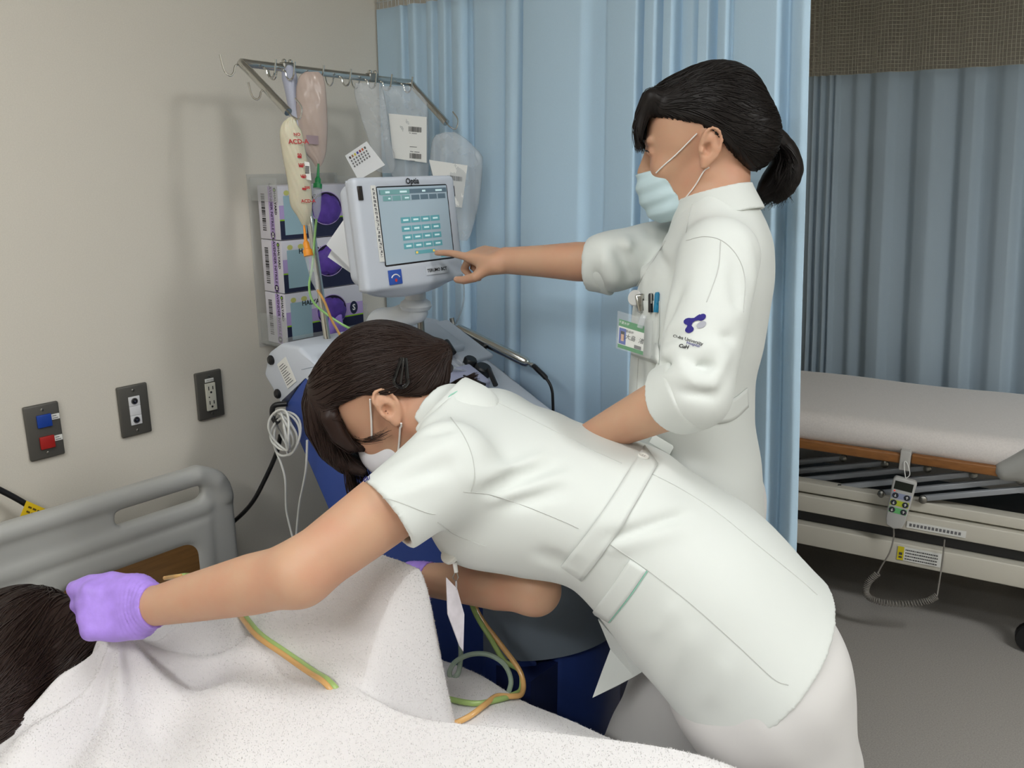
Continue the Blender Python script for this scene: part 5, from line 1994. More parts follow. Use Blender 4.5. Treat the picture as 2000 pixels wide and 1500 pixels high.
# folds
fl = []
T1 = lambda x, y, t: at(x, y, t)
for (x0, y0, x1, y1, w, h) in [(930, 935, 1060, 890, .010, .0050), (945, 958, 1090, 905, .009, -.0040), (960, 975, 1100, 930, .009, .0045), (1000, 985, 1110, 955, .008, -.0035),
                               (760, 925, 880, 870, .010, .0035), (770, 950, 890, 905, .010, -.003), (745, 975, 850, 940, .009, .003),
                               (1180, 1030, 1330, 985, .010, .0045), (1190, 1050, 1340, 1005, .009, -.004), (1195, 1070, 1330, 1035, .009, .004), (1120, 1110, 1060, 1085, .010, -.006),
                               (800, 830, 850, 815, .008, .005), (835, 845, 880, 838, .008, -.006), (1350, 1240, 1290, 1340, .012, .004), (1320, 1180, 1270, 1240, .010, .003), (1420, 1290, 1380, 1370, .012, .003)]:
    tm = 1.0
    fl.append((x0, y0, x1, y1, w, h))
base_t = Field()
base_t.ops = list(tun.ops)
it_ = []
for x0, y0, x1, y1, w, h in fl:
    q = trace_px(base_t, [(x0, y0), (x1, y1)])
    it_.append((q[0], q[1], w * 1.2, h * 1.7))
tun.disp(ridges(it_))
tun.disp(wobble(.0016, 16, 12))
tun_raw = Field()
tun_raw.ops = list(tun.ops)
# openings
neckhole = chain([bp(-.012, .01), bp(-.012, -.03), bNECK - bB * .010 - bS * .015], [.066, .056, .056])
tun.sub(neckhole, .006)
hb_ = float(0)
tun.cut(plane(bHEM + bS * .010, -bS - bB * .05))
tun.cut(plane(hem_l, sax))
rhem = bRS + rax * .155
tun.cut(lambda P: np.where(np.einsum('ij,j->i', P - rhem.astype(np.float32), bLt.astype(np.float32)) < -0.05, _dot(P - rhem.astype(np.float32), rax.astype(np.float32)), -1.0))
tun.sub(cap(hem_l + sax * .05, hem_l - sax * .03, .0500, .0485))
tun.sub(cap(rhem + rax * .05, rhem - rax * .02, .053, .050))
btun = tun.build('tunic', (0.75, 0.55, 0.48), (1.75, 1.45, 1.30), 0.004, UNIFORM, nb, smooth=2)
bTUN = tun
# collar
colr = Field()
cn = bNECK
nax = nrm(bp(-.012, -.03) - (bNECK - bB * .010 - bS * .015)).astype(np.float32)
nst = cap(bNECK - bB * .010 - bS * .05, bp(-.012, -.03), .058, .056)
bNf = bNECK.astype(np.float32)
colr.add(lambda P: np.maximum(np.abs(nst(P) - .0055) - .0040, np.maximum(-.045 - _dot(P - bNf, nax), _dot(P - bNf, nax) - .040)))
colr.add(lambda P: np.maximum(np.abs(tun_raw(P) - .002) - .006, np.abs(neckhole(P) - .008) - .016), .006)
colr.sub(lambda P: _dot(P - bNf, bB.astype(np.float32)) + .030, .004)
colr.build('collar', cn - .14, cn + .14, 0.0030, UNIFORM, btun, smooth=3)

# trousers
tr = Field()
tr.add(chain([bHL, bHL + (bKL - bHL) * .5, bKL, bAL + np.array([0, 0, .0])], [.122, .114, .096, .088]))
tr.add(chain([bHR, bHR + (bKR - bHR) * .5, bKR, bAR], [.110, .100, .086, .080]), .02)
pel = bHEM + bS * .03
tr.add(ell(pel + bB * .010, (.168, .122, .14), np.stack([bLt, bB, bS], 1)), .06)
tr.disp(wobble(.004, 11, 21))
tr.disp(wobble(.0015, 34, 22))
tr.cut(plane((0, 0, .075), (0, 0, -1)))
tr.cut(plane(bHEM + bS * .12, bS))
trs = tr.build('trousers', (1.0, 0.9, 0.05), (1.75, 1.45, 0.95), 0.006, TROUSER, nb, smooth=2)
SHOE = mat('white nurse shoe', (215, 215, 212), 0.45)
for a in (bAL, bAR):
    s = Field().add(chain([a + np.array([.035, 0, -.045]), a + np.array([-.06, -.01, -.045]), a + np.array([-.16, -.018, -.058])], [.042, .044, .034])).cut(plane((0, 0, .006), (0, 0, -1)), .004)
    s.build('shoe', a - np.array([.25, .1, .1]), a + np.array([.12, .1, .08]), 0.006, SHOE, nb)

# belt, seams, pocket, button
cloth_strip(tun, [(1258, 872), (1205, 958), (1155, 1030), (1095, 1106)], [(1284, 908), (1240, 985), (1200, 1050), (1137, 1133)], 26, 6, .0006, .0028, 'back_belt', UNIFORM, btun)
bt = trace_px(tun, [(1255, 896)], .0035)[0]
bn = tun.grad(np.array([bt], np.float32))[0].astype(float)
bo = MB().lathe(bt, bn, [(0, .0085), (.0022, .0085), (.0030, .0075), (.0022, .0060)], 24).build('button', mat('button plastic', (226, 226, 220), .35), btun)
hl_ = MB()
u_ = nrm(np.cross(bn, _Z))
v_ = np.cross(bn, u_)
for a, b in ((1, 1), (1, -1), (-1, 1), (-1, -1)):
    hl_.disc(bt + bn * .0024 + u_ * a * .0017 + v_ * b * .0017, bn, .0008, 8)
hl_.build('button_holes', GREY_INK, bo, smooth=False)
seam(tun, [(925, 766), (1000, 800), (1100, 850), (1160, 880), (1215, 905)], 'seam', SEAM, btun)
seam(tun, [(905, 960), (960, 967), (1030, 990), (1100, 1018), (1130, 1032)], 'seam', SEAM, btun)
seam(tun, [(880, 815), (905, 850), (922, 890), (927, 930), (920, 962)], 'seam', SEAM, btun)
seam(tun, [(855, 1020), (890, 1045), (950, 1068)], 'seam', SEAM, btun)
seam(tun, [(1272, 925), (1330, 955), (1400, 1000), (1480, 1065), (1560, 1130), (1596, 1162)], 'seam', SEAM, btun)
seam(tun, [(1190, 1062), (1260, 1110), (1350, 1180), (1440, 1260), (1510, 1325), (1540, 1338)], 'seam', SEAM, btun)
seam(tun, [(690, 968), (760, 975), (830, 1000), (850, 1004)], 'sleeve_hem_seam', SEAM, btun)
cloth_strip(tun, [(1231, 1092), (1195, 1145), (1157, 1196)], [(1263, 1114), (1228, 1165), (1190, 1214)], 14, 6, .0006, .0022, 'pocket_band', UNIFORM, btun)
seam(tun, [(1264, 1115), (1229, 1166), (1190, 1215)], 'mint_piping', MINT, btun, r=.0011, off=.0012)
seam(tun, [(862, 780), (880, 772), (893, 765)], 'mint_piping', MINT, btun, r=.0011, off=.0008, n=10)
P, fs = text_px('University Hospital', (722, 932), (0.90, -0.44), (-0.44, -0.90), 14, align='RIGHT', shear=0.2, bold=.01)
decal(tun, P, fs, 'sleeve_lettering', NAVY_THREAD, btun)
# loose belt end showing behind the back, and jacket front corner
e_ = trace_px(tun, [(1262, 866)], .004)[0]
MB().box(at(1292, 868, 1.42), (.040, .016, .003), np.stack([nrm(_R * .85 - _U * .5), nrm(_U * .85 + _R * .5), _F], 1), .001).build('belt_loop', UNIFORM, btun)
fq = [at(x, y, t) for x, y, t in ((1168, 1210, 1.37), (1215, 1262, 1.36), (1262, 1308, 1.36), (1238, 1322, 1.365), (1205, 1340, 1.37), (1157, 1363, 1.375), (1176, 1310, 1.385), (1192, 1268, 1.385))]
fn = nrm(np.cross(fq[3] - fq[0], fq[6] - fq[0]))
fn = fn * np.sign(fn @ (CAM - fq[0]))
nf = len(fq)
MB().add(fq + [p - fn * .004 for p in fq], [tuple(range(nf)), tuple(range(2 * nf - 1, nf - 1, -1))] + [(i, nf + i, nf + (i + 1) % nf, (i + 1) % nf) for i in range(nf)]).build('front_flap', UNIFORM, btun, smooth=False)

# mask
mk = Field()
MF = np.stack([F, U, L], 1)
mk.add(ell(bp(.066, -.044), (.056, .056, .058), MF))
mk.add(ell(bp(.070, -.078), (.040, .034, .042), MF), .02)
mk.cut(plane(bp(.040, 0), -F + U * .12), .003)
mk.cut(plane(bp(0, .004), U - F * .15), .004)
bm_ = mk.build('face_mask', bHC - .16, bHC + .16, .003, MASK_W, nb)
full = Field()
full.ops = list(body.ops)
for s in (-1, 1):
    for a, b in (((.052, -.012, s * .058), (-.004, .030, s * .080)), ((.046, -.060, s * .052), (-.006, -.030, s * .078))):
        A_, B_ = bp(*a), bp(*b)
        q = np.array([A_ + (B_ - A_) * w for w in np.linspace(0, 1, 14)])
        g_ = full(q.astype(np.float32))
        nn = full.grad(q.astype(np.float32))
        q = q + nn * np.maximum(0.002 - g_, 0)[:, None]
        MB().tube(q, .0017, 6).build('ear_loop', ELASTIC, bm_)

# hair
hr_ = Field()
hr_.add(ell(bp(-.004, .046), (.102, .091, .0805), MF))
hr_.add(ell(bp(-.055, .012), (.055, .064, .064), MF), .03)
hr_.add(ell(bp(.055, .085), (.050, .045, .062), MF), .03)
Fv, Uv = F.astype(np.float32), U.astype(np.float32)
Cv = bHC.astype(np.float32)
hr_.cut(lambda P: np.minimum(-(_dot(P - Cv, Uv) - .40 * _dot(P - Cv, Fv) - .044) * .92, -(_dot(P - Cv, Uv) - 1.25 * _dot(P - Cv, Fv) - .044) * .7), .008)
tie = bp(-.112, -.004, -.004)
hr_.add(cap(bp(-.07, .01), tie, .05, .014), .035)
# fringe hanging from the brow
fr = [(.088, .092), (.118, .070), (.136, .035), (.140, .0), (.128, -.030)]
for s in (-.045, -.022, 0.0, .022, .042):
    hr_.add(chain([bp(a * (1 - abs(s) * 2.0) , b - abs(s) * .2, s) for a, b in fr], [.024, .022, .019, .014, .006]), .016)
side_lock = [(.070, .060, .066), (.085, .030, .066), (.090, .005, .060), (.080, -.012, .054)]
hr_.add(chain([bp(*q) for q in side_lock], [.016, .013, .009, .004]), .012)
Kf = nrm(np.cross(F, [0.3, 0.8, 0.2])).astype(np.float32)
bhair = hr_.build('hair', bHC - .24, bHC + .24, .0034, HAIR_BR, nb, smooth=1)
tief = tie.astype(np.float32)


def flow_b(P):
    d = tief - P
    f = _dot(P - Cv, Fv)
    u = _dot(P - Cv, Uv)
    fringe = np.clip((f - .055) / .03, 0, 1)[:, None]
    down = np.array([-.10, .0, -1.0], np.float32) - 0.25 * Uv
    d = d / np.linalg.norm(d, axis=1, keepdims=True)
    return d * (1 - fringe) + down * fringe


seeds = sphere_pts(bp(0, .046), MF, (.11, .10, .09), 1900, 5, lambda P: (hr_(P.astype(np.float32)) < .02))
fs_ = np.concatenate([np.array([bp(a * (1 - abs(s) * 2.0), b - abs(s) * .2, s) for a, b in spline([(x, y, 0) for x, y in fr], 40)[:, :2]]) for s in np.linspace(-.055, .055, 12)])
strands(hr_, np.concatenate([seeds, fs_]), flow_b, 11, .008, (-.0006, .0012), 0.0012, 'hair_strands', HAIR_BR, bhair, seed=3, jitter=.10)
# loose ends of the fringe and the stray lock across the mask
e0 = [bp(.136 - abs(s) * .25, .0 - abs(s) * .2, s) for s in np.linspace(-.05, .05, 14)]
dn = np.array([-.05, .0, -1.0])
free_strands([[q, q + dn * .02 - U * .004, q + dn * .042 - U * .012, q + dn * .058 - U * .026] for q in e0], .0010, 'fringe_ends', HAIR_BR, bhair, count=14, spread=.005, seed=4)
free_strands([[at(640, 800, 1.44), at(668, 838, 1.42), at(700, 858, 1.39), at(735, 852, 1.36), at(755, 842, 1.345)],
              [at(650, 815, 1.43), at(680, 850, 1.41), at(712, 862, 1.38), at(748, 856, 1.345)],
              [at(645, 790, 1.44), at(665, 825, 1.42), at(690, 850, 1.40), at(700, 857, 1.38)]], .0007, 'stray_lock', HAIR_BR, bhair, count=16, spread=.0035, seed=6)
# nape tail, tie and snap clip
tl0 = at(872, 752, 1.44)
tdir = nrm(at(950, 742, 1.44) - tl0)
free_strands([[tie, tl0, tl0 + tdir * .022 + _Z * .0 + (a - .5) * .008 * _Z, tl0 + tdir * .050 + (a - .5) * .022 * _Z + (b_ - .5) * .012 * bLt] for a in (0, .25, .5, .75, 1) for b_ in (0, 1)], .0010, 'nape_tail', HAIR_BR, bhair, count=22, spread=.003, seed=8)
td = nrm(tl0 - tie) if np.linalg.norm(tl0 - tie) > .01 else tdir
tc_ = (tie + tl0) / 2
u_ = nrm(np.cross(td, _Z))
v_ = np.cross(td, u_)
MB().tube([tc_ + (u_ * math.cos(a) + v_ * math.sin(a)) * .013 for a in np.linspace(0, 2 * math.pi, 24, endpoint=False)], .0035, 8, closed=True).build('hair_tie', mat('charcoal hair tie', (52, 50, 52), .8), bhair)
cp_ = trace_px(hr_, [(788, 700), (783, 745)], .0015)
cd_ = nrm(cp_[1] - cp_[0])
cg = hr_.grad(np.array([cp_[1]], np.float32))[0].astype(float)
cs_ = nrm(np.cross(cg, cd_))
out = []
for a in np.linspace(-math.pi / 2 * 1.35, math.pi / 2 * 1.35, 20):
    out.append(cp_[1] + cd_ * (.011 * math.cos(a) - .002) + cs_ * .0105 * math.sin(a))
out = [cp_[0] - cs_ * .003] + out + [cp_[0] + cs_ * .003]
clip = MB().tube(hr_.project(np.array(out, np.float32), 3, .0025), .0032, 8).build('snap_clip', mat('glossy black clip', (14, 14, 16), .12, coat=.6), bhair)
MB().tube(hr_.project(np.array([cp_[0], cp_[0] + (cp_[1] - cp_[0]) * .5, cp_[1] + cd_ * .004], np.float32), 3, .002), .0024, 8).build('clip_tongue', MATS['glossy black clip'], clip)
# far eye and brow
EYE_W = mat('eye white', (225, 222, 215), .25)
EYE_D = mat('dark iris', (28, 20, 16), .2)
for s in (-1, 1):
    MB().lathe(bp(.078, .008, s * .031), F, [(-.010, .003), (-.006, .0095), (0, .0115), (.006, .0098), (.010, .0060), (.0116, .001)], 20).build('eye', EYE_W, nb)

# badge reel and card hanging from the chest
rc = at(880, 1082, 1.27)
reel = thing('badge_reel', rc, 'white badge reel with a hanging clear card at the bending person\'s chest', 'badge')
MB().lathe(rc, nrm(-_F * .5 + _U * .4 - _R * .4), [(-.005, .012), (-.003, .0155), (.003, .0155), (.005, .012)], 26).build('reel', mat('white reel plastic', (222, 222, 216), .4), reel)
k0, k1 = at(888, 1098, 1.27), at(891, 1118, 1.27)
MB().cyl(k0, k1, .0035, .003, 10).build('swivel', WHITE_INK, reel)
MB().tube([at(889, 1118, 1.27), at(884, 1128, 1.27), at(890, 1136, 1.27), at(895, 1128, 1.27), at(892, 1118, 1.27)], .0009, 6).build('ring', STEEL, reel)
MB().tube([at(891, 1134, 1.27), at(891, 1152, 1.27)], .0016, 6).build('strap', CLEAR, reel)
P = [at(872, 1128, 1.26), at(893, 1150, 1.27), at(907, 1200, 1.28), at(905, 1272, 1.28), at(898, 1262, 1.27), at(875, 1200, 1.26)]
n_ = nrm(np.cross(P[1] - P[0], P[5] - P[0]))
MB().add(P + [p + n_ * .002 for p in P], [(0, 1, 2, 3, 4, 5), (11, 10, 9, 8, 7, 6)] + [(i, 6 + i, 6 + (i + 1) % 6, (i + 1) % 6) for i in range(6)]).build('card', mat('pale card sleeve', (206, 200, 206), .2, noise=(60, .08)), reel, smooth=False)
# ------------------------------------------------------------------ the nurse standing at the touch screen
na = thing('person', (1.17, 1.36, 0.0), 'person in long-sleeved white uniform and pale blue mask pointing at the touch screen', 'person')
F = nrm([-0.91, -0.41, -0.13])
U = nrm(_Z - F * F[2])
U = nrm(U)
L = np.cross(U, F)
aHC = at(1371, 292, 1.385) - L * 0.076
MF = np.stack([F, U, L], 1)
aO = np.array([1.160, 1.350, 0.0])
yaw = math.radians(16)
aB = np.array([math.cos(yaw), math.sin(yaw), 0])       # back
aL = np.array([math.sin(yaw), -math.cos(yaw), 0])      # left
aLS, aLE, aLW = at(1404, 488, 1.285), at(1354, 764, 1.225), at(1150, 858, 1.385)
aRS = np.array([1.095, 1.490, 1.325])
aRE, aRW = at(1188, 512, 1.575), at(990, 509, 1.655)
aNECK = aO + aB * .012 + np.array([0, 0, 1.392])

body = Field()
ap = head_field(body, aHC, F, U, L, 1.0)
body.add(cap(ap(-.016, -.01), ap(-.018, -.05), .056, .049), .02)
body.add(cap(ap(-.018, -.04), aNECK, .049, .056), .02)
body.add(chain([aNECK - np.array([0, 0, .03]), aO + np.array([0, 0, 1.2]), aO + np.array([0, 0, 1.0]), aO + np.array([0, 0, .85])], [.06, .08, .075, .085]), .03)
body.add(chain([aLS - np.array([0, 0, .012]), aNECK - np.array([0, 0, .06]), aRS - np.array([0, 0, .012])], [.034, .045, .034]), .02)
body.add(chain([aLS - np.array([0, 0, .014]), aLE], [.036, .037]), .02)
fa = aLW - aLE
body.add(chain([aLE, aLE + fa * .3, aLE + fa * .7, aLW], [.038, .039, .032, .026]), .02)
body.add(chain([aRS - np.array([0, 0, .014]), aRE], [.036, .036]), .02)
fa = aRW - aRE
body.add(chain([aRE, aRE + fa * .3, aRE + fa * .65, aRW], [.0365, .0365, .030, .0255]), .02)
legs = []
for s in (1, -1):
    h = aO + aL * (.085 * s) + aB * .02 + np.array([0, 0, .84])
    kn = h + np.array([.02, .01 * s, -.40]) + aB * .0
    an = kn + np.array([.02, .0, -.355])
    legs.append((h, kn, an))
    body.add(chain([h, kn, an], [.075, .050, .036]), .03)
    body.add(chain([an + np.array([.03, 0, -.03]), an + np.array([-.05, 0, -.05]), an + np.array([-.14, 0, -.062])], [.030, .030, .022]), .02)
# pointing right hand
tip = at(859, 480, 1.752)
pD = nrm(tip - aRW)
pN = nrm(_U * .85 - _F * .55 + _R * .1)
pN = nrm(pN - pD * np.dot(pN, pD))
pS = np.cross(pN, pD)
hp, ptips = hand_prims(aRW, nrm(pD * 1.0 + pN * -.02), pN, pS, [(-4, 8, 6), (58, 82, 48), (66, 84, 48), (70, 82, 48)],
                       [(0.60, -.55, .58), (0.93, -.36, .05), (0.98, -.16, -.10)], 0.90)
for f_, k_ in hp:
    body.add(f_, k_)
lDa = nrm(aLW - aLE)
lNa = nrm(_Z - lDa * lDa[2])
lSa = np.cross(lDa, lNa)
hp2, t2 = hand_prims(aLW, lDa, lNa, lSa, [(18, 25, 15)] * 4, [(0.7, -.3, .6), (0.9, -.3, .2), (0.95, -.3, .0)], 0.92)
for f_, k_ in hp2:
    body.add(f_, k_)
body.build('body', (0.50, 0.80, 0.0), (1.60, 1.72, 1.70), 0.0034, SKIN, na, smooth=1)
NAIL = mat('finger nail', (214, 170, 150), .3)
nail('nail', ptips[0], pN, .9, NAIL, na)
nail('nail', ptips[4], nrm(-_F + _U * .3), .9, NAIL, na)

# tunic
tun = Field()
st = [(.66, 0, .010, .178, .124, .124, 2.3), (.80, 0, .006, .182, .124, .128, 2.3), (.92, 0, .000, .170, .118, .120, 2.3), (1.02, 0, -.006, .152, .110, .106, 2.3), (1.08, 0, -.006, .148, .108, .104, 2.3),
      (1.16, 0, .000, .150, .112, .110, 2.3), (1.25, 0, .006, .158, .114, .112, 2.3), (1.32, 0, .014, .150, .092, .100, 2.3), (1.365, 0, .018, .115, .072, .082, 2.2), (1.40, 0, .018, .078, .060, .066, 2.0), (1.425, 0, .016, .066, .056, .060, 2.0)]
tun.add(loft(aO, _Z, aL, aB, st))
aCL = aLE + nrm(aLW - aLE) * .046          # end of the rolled left sleeve
la = nrm(aLW - aLE)
tun.add(chain([aNECK + np.array([0, 0, -.055]) + aL * .05, aLS + np.array([.0, 0, -.012]), aLS + (aLE - aLS) * .45, aLS + (aLE - aLS) * .8, aLE + np.array([.004, 0, -.004])], [.048, .060, .0590, .0560, .0505]), .03)
tun.add(cap(aLE, aCL, .0510, .0495), .02)
aCR = at(1150, 520, 1.592)
ra_ = nrm(aRW - aRE)
tun.add(chain([aNECK + np.array([0, 0, -.055]) - aL * .05, aRS + np.array([0, 0, -.012]), aRS + (aRE - aRS) * .6, aRE], [.048, .060, .056, .052]), .03)
tun.add(cap(aRE - ra_ * .01, aCR, .051, .046), .02)
base_t = Field()
base_t.ops = list(tun.ops)
it_ = []
for x0, y0, x1, y1, w, h in [(1300, 690, 1400, 680, .011, .007), (1290, 715, 1400, 720, .010, -.006), (1300, 735, 1390, 750, .010, .006), (1330, 760, 1400, 770, .009, -.005), (1310, 640, 1440, 615, .010, .005),
                             (1310, 660, 1430, 660, .009, -.004), (1330, 560, 1300, 640, .010, -.004), (1430, 520, 1440, 610, .010, -.003), (1420, 690, 1380, 760, .010, .005), (1320, 700, 1360, 760, .009, .004),
                             (1180, 500, 1200, 555, .012, .006), (1205, 485, 1235, 550, .012, -.006), (1225, 470, 1260, 540, .012, .006), (1160, 530, 1175, 560, .009, -.004), (1265, 450, 1300, 520, .010, -.005),
                             (1235, 580, 1215, 760, .014, .003), (1330, 850, 1345, 930, .014, .003), (1290, 860, 1300, 940, .014, -.003), (1455, 470, 1470, 560, .010, .003), (1250, 700, 1240, 780, .010, -.003)]:
    q = trace_px(base_t, [(x0, y0), (x1, y1)])
    if np.linalg.norm(q[0] - q[1]) < .3:
        it_.append((q[0], q[1], w * 1.05, h * 2.2))
tun.disp(ridges(it_))
tun.disp(wobble(.0020, 15, 31))
tun.sub(chain([ap(-.018, -.04), aNECK, aNECK + np.array([-.01, 0, .06])], [.052, .060, .066]), .004)
# chest opening under the collar
tun.cut(plane((0, 0, .69), (0, 0, -1)))


def sleeve_cut(c, d, side):
    c, d = c.astype(np.float32), d.astype(np.float32)
    def f(P):
        s = _dot(P - c, d)
        q = P - c - s[:, None] * d
        return np.where((np.einsum('ij,ij->i', q, q) < .075 ** 2) & (s < .09), s, -1.0)
    return f


tun.cut(sleeve_cut(aCL, la, aL))
tun.cut(sleeve_cut(aCR, ra_, -aB * 1.0))
tun.sub(cap(aCL + la * .05, aCL - la * .02, .045, .044))
tun.sub(cap(aCR + ra_ * .05, aCR - ra_ * .02, .041, .041))
atun = tun.build('tunic', (0.80, 1.00, 0.62), (1.50, 1.72, 1.46), 0.004, UNIFORM, na, smooth=2)
# rolled cuffs
for c, d, r0, ln in ((aCL, la, .0530, .050), (aCR, ra_, .0475, .045)):
    cf = Field()
    cf.add(cap(c - d * (ln - .004), c - d * .004, r0 + .004, r0))
    cf.cut(plane(c, d), .003)
    cf.cut(plane(c - d * ln, -d), .004)
    cf.disp(wobble(.0022, 45, 8))
    cf.sub(cap(c - d * .012, c + d * .1, r0 - .007, r0 - .007), .002)
    cf.build('rolled_cuff', c - .12, c + .12, .0032, UNIFORM, atun, smooth=1)
# collar: flat shirt collar lying round the neck
cl = Field()
cc_ = aNECK + np.array([0, 0, .004])
cax = nrm(np.array([-.30, 0, 1.0]))


def collar_d(P):
    q = P - cc_.astype(np.float32)
    s = _dot(q, cax.astype(np.float32))
    x = _dot(q, nrm(aB - cax * np.dot(aB, cax)).astype(np.float32)) - .004
    y = _dot(q, aL.astype(np.float32))
    r = np.sqrt((x / 1.0) ** 2 + (y / 1.05) ** 2)
    rs = .0600 + np.clip(.016 - s, 0, 1) * (.28 + .35 * np.clip((-x) / .05, 0, 1))
    front = np.clip((-x - .01) / .05, 0, 1)
    return np.maximum(np.abs(r - rs) - .0042, np.maximum(s - .022, -.024 - .020 * front - s))


cl.add(collar_d)
ccf, aLf, aBf = cc_.astype(np.float32), aL.astype(np.float32), aB.astype(np.float32)
cl.sub(lambda P: np.maximum(np.abs(_dot(P - ccf, aLf)) - .010 - .6 * np.clip(ccf[2] - P[:, 2], 0, 1), _dot(P - ccf, aBf) + .03), .003)
cl.build('collar', cc_ - .15, cc_ + .15, .003, UNIFORM, atun, smooth=2)
# trousers and shoes
tr = Field()
for h, kn, an in legs:
    tr.add(chain([h, kn, an], [.098, .082, .074]), .02)
tr.add(ell(aO + np.array([0, 0, .82]), (.115, .165, .12)), .05)
tr.disp(wobble(.004, 11, 41))
tr.cut(plane((0, 0, .07), (0, 0, -1)))
tr.build('trousers', (0.95, 1.10, 0.04), (1.45, 1.66, 0.98), 0.008, TROUSER, na, smooth=2)
for h, kn, a in legs:
    s = Field().add(chain([a + np.array([.035, 0, -.045]), a + np.array([-.06, 0, -.045]), a + np.array([-.15, 0, -.058])], [.042, .044, .034])).cut(plane((0, 0, .006), (0, 0, -1)), .004)
    s.build('shoe', a - np.array([.25, .1, .1]), a + np.array([.12, .1, .08]), 0.008, SHOE, na)
# belt at the back, pocket, seams
torso = Field()
torso.ops = [tun.ops[0]]
torso.disp(wobble(.0020, 15, 31))
cloth_strip(torso, [(1300, 792), (1365, 788), (1425, 780), (1458, 757)], [(1300, 832), (1365, 828), (1425, 822), (1459, 795)], 24, 6, .0008, .0026, 'back_belt', UNIFORM, atun)
seam(tun, [(1353, 396), (1345, 430), (1340, 455)], 'seam', SEAM, atun)
seam(tun, [(1340, 470), (1375, 462), (1410, 470), (1440, 500), (1455, 545), (1452, 610)], 'seam', SEAM, atun)
seam(tun, [(1408, 470), (1404, 520), (1392, 560), (1380, 590)], 'seam', SEAM, atun)
seam(tun, [(1300, 470), (1282, 500), (1262, 530), (1244, 560)], 'placket_edge', SEAM, atun)
seam(tun, [(1247, 700), (1245, 740), (1243, 770)], 'seam', SEAM, atun)
cloth_strip(tun, [(1234, 588), (1260, 587), (1289, 588)], [(1222, 688), (1252, 700), (1288, 712)], 10, 10, .0006, .0016, 'breast_pocket', UNIFORM, atun)
# arm emblem and lettering
def blob(cx, cy, rx, ry, ang, n=26):
    a = np.linspace(0, 2 * np.pi, n, endpoint=False)
    c, s = math.cos(ang), math.sin(ang)
    x, y = rx * np.cos(a), ry * np.sin(a)
    return np.stack([cx + c * x - s * y, cy + s * x + c * y], 1)


em = [blob(1371, 620, 8.5, 6, -.6), blob(1345, 628, 9.5, 6.5, -.2), blob(1347, 644, 8.5, 6.5, -.35)]
neck1 = np.array([(1340, 623), (1348, 622), (1356, 621.5), (1362, 617), (1367, 614), (1374, 624), (1367, 625.5), (1358, 627), (1353, 631), (1351, 636), (1354, 640), (1346, 647), (1341, 641), (1343, 636), (1338, 632)])
eo = None
for k, q in enumerate(em + [neck1]):
    decal(tun, q, [tuple(range(len(q)))[::-1]], 'arm_emblem', NAVY_THREAD, atun, .0010 + .0001 * k)
q = blob(1370, 634.5, 10, 6, -.5)
decal(tun, q, [tuple(range(len(q)))[::-1]], 'arm_emblem_dot', GREY_THREAD, atun, .0010)
for s, o, ex, ey, sz in (('Chiba University', (1344, 664), (.955, .28), (.28, -.955), 9.0), ('Hospital', (1354, 673), (.955, .25), (.25, -.955), 8.0)):
    P, fs = text_px(s, o, ex, ey, sz, bold=.012)
    decal(tun, P, fs, 'arm_lettering', BLACK_THREAD if s.startswith('Chiba') else NAVY_THREAD, atun, .0012)
P, fs = text_px('CuH', (1335, 677), (.97, .2), (.1, -.97), 10, bold=.03, shear=.35)
decal(tun, P, fs, 'arm_lettering', BLACK_THREAD, atun, .0012)

# mask
mk = Field()
mk.add(ell(ap(.060, -.052), (.061, .062, .056), MF))
mk.add(ell(ap(.048, -.088), (.052, .034, .050), MF), .02)
mk.add(ell(ap(.088, -.020), (.030, .022, .028), MF), .015)
Cv = aHC.astype(np.float32)
Fv, Uv, Lv = F.astype(np.float32), U.astype(np.float32), L.astype(np.float32)
mk.disp(lambda P: .0016 * np.sin((_dot(P - Cv, Uv) + .25 * _dot(P - Cv, Fv)) * 230) * np.clip((_dot(P - Cv, Fv) - .02) / .03, 0, 1))
mk.cut(lambda P: -(_dot(P - Cv, Fv) - np.where(_dot(P - Cv, Uv) > -.062, .052 + (_dot(P - Cv, Uv) + .062) * .36, .052 + (_dot(P - Cv, Uv) + .062) * 1.2)), .003)
mk.cut(plane(ap(0, -.012), U + F * .12), .003)
mk.cut(plane(ap(0, -.104), -U - F * .12), .004)
am = mk.build('face_mask', aHC - .17, aHC + .17, .0026, MASK_B, na)
full = Field()
full.ops = list(body.ops) + [('a', mk, 0.0)]
for s in (-1, 1):
    for a, b in (((.074, -.026, s * .050), (.006, .026, s * .074)), ((.034, -.082, s * .056), (-.006, -.026, s * .074))):
        A_, B_ = ap(*a), ap(*b)
        q = np.array([A_ + (B_ - A_) * w for w in np.linspace(0, 1, 14)])
        g_ = body(q.astype(np.float32))
        q = q + body.grad(q.astype(np.float32)) * np.maximum(0.002 - g_, 0)[:, None]
        MB().tube(q, .0011, 6).build('ear_loop', ELASTIC, am)
for s in (-1, 1):
    MB().lathe(ap(.078, .008, s * .031), F, [(-.010, .003), (-.006, .0095), (0, .0115), (.006, .0098), (.0085, .0072)], 20).build('eye', EYE_W, na)
    MB().lathe(ap(.078, .008, s * .031), F, [(.0080, .0066), (.0100, .0056), (.0112, .003), (.0116, .0005)], 16).build('iris', EYE_D, na)

LASH = mat('dark lash', (30, 22, 18), .5)
for s in (-1, 1):
    MB().tube([ap(.0945, .0085, s * .021), ap(.0965, .0115, s * .030), ap(.0925, .0105, s * .040), ap(.088, .007, s * .046)], np.array([.0006, .0010, .0010, .0005]), 6).build('eyelashes', LASH, na)
    MB().tube([ap(.0985, .026, s * .015), ap(.0985, .030, s * .028), ap(.090, .029, s * .043)], np.array([.0016, .0018, .0008]), 6).build('eyebrow', LASH, na)

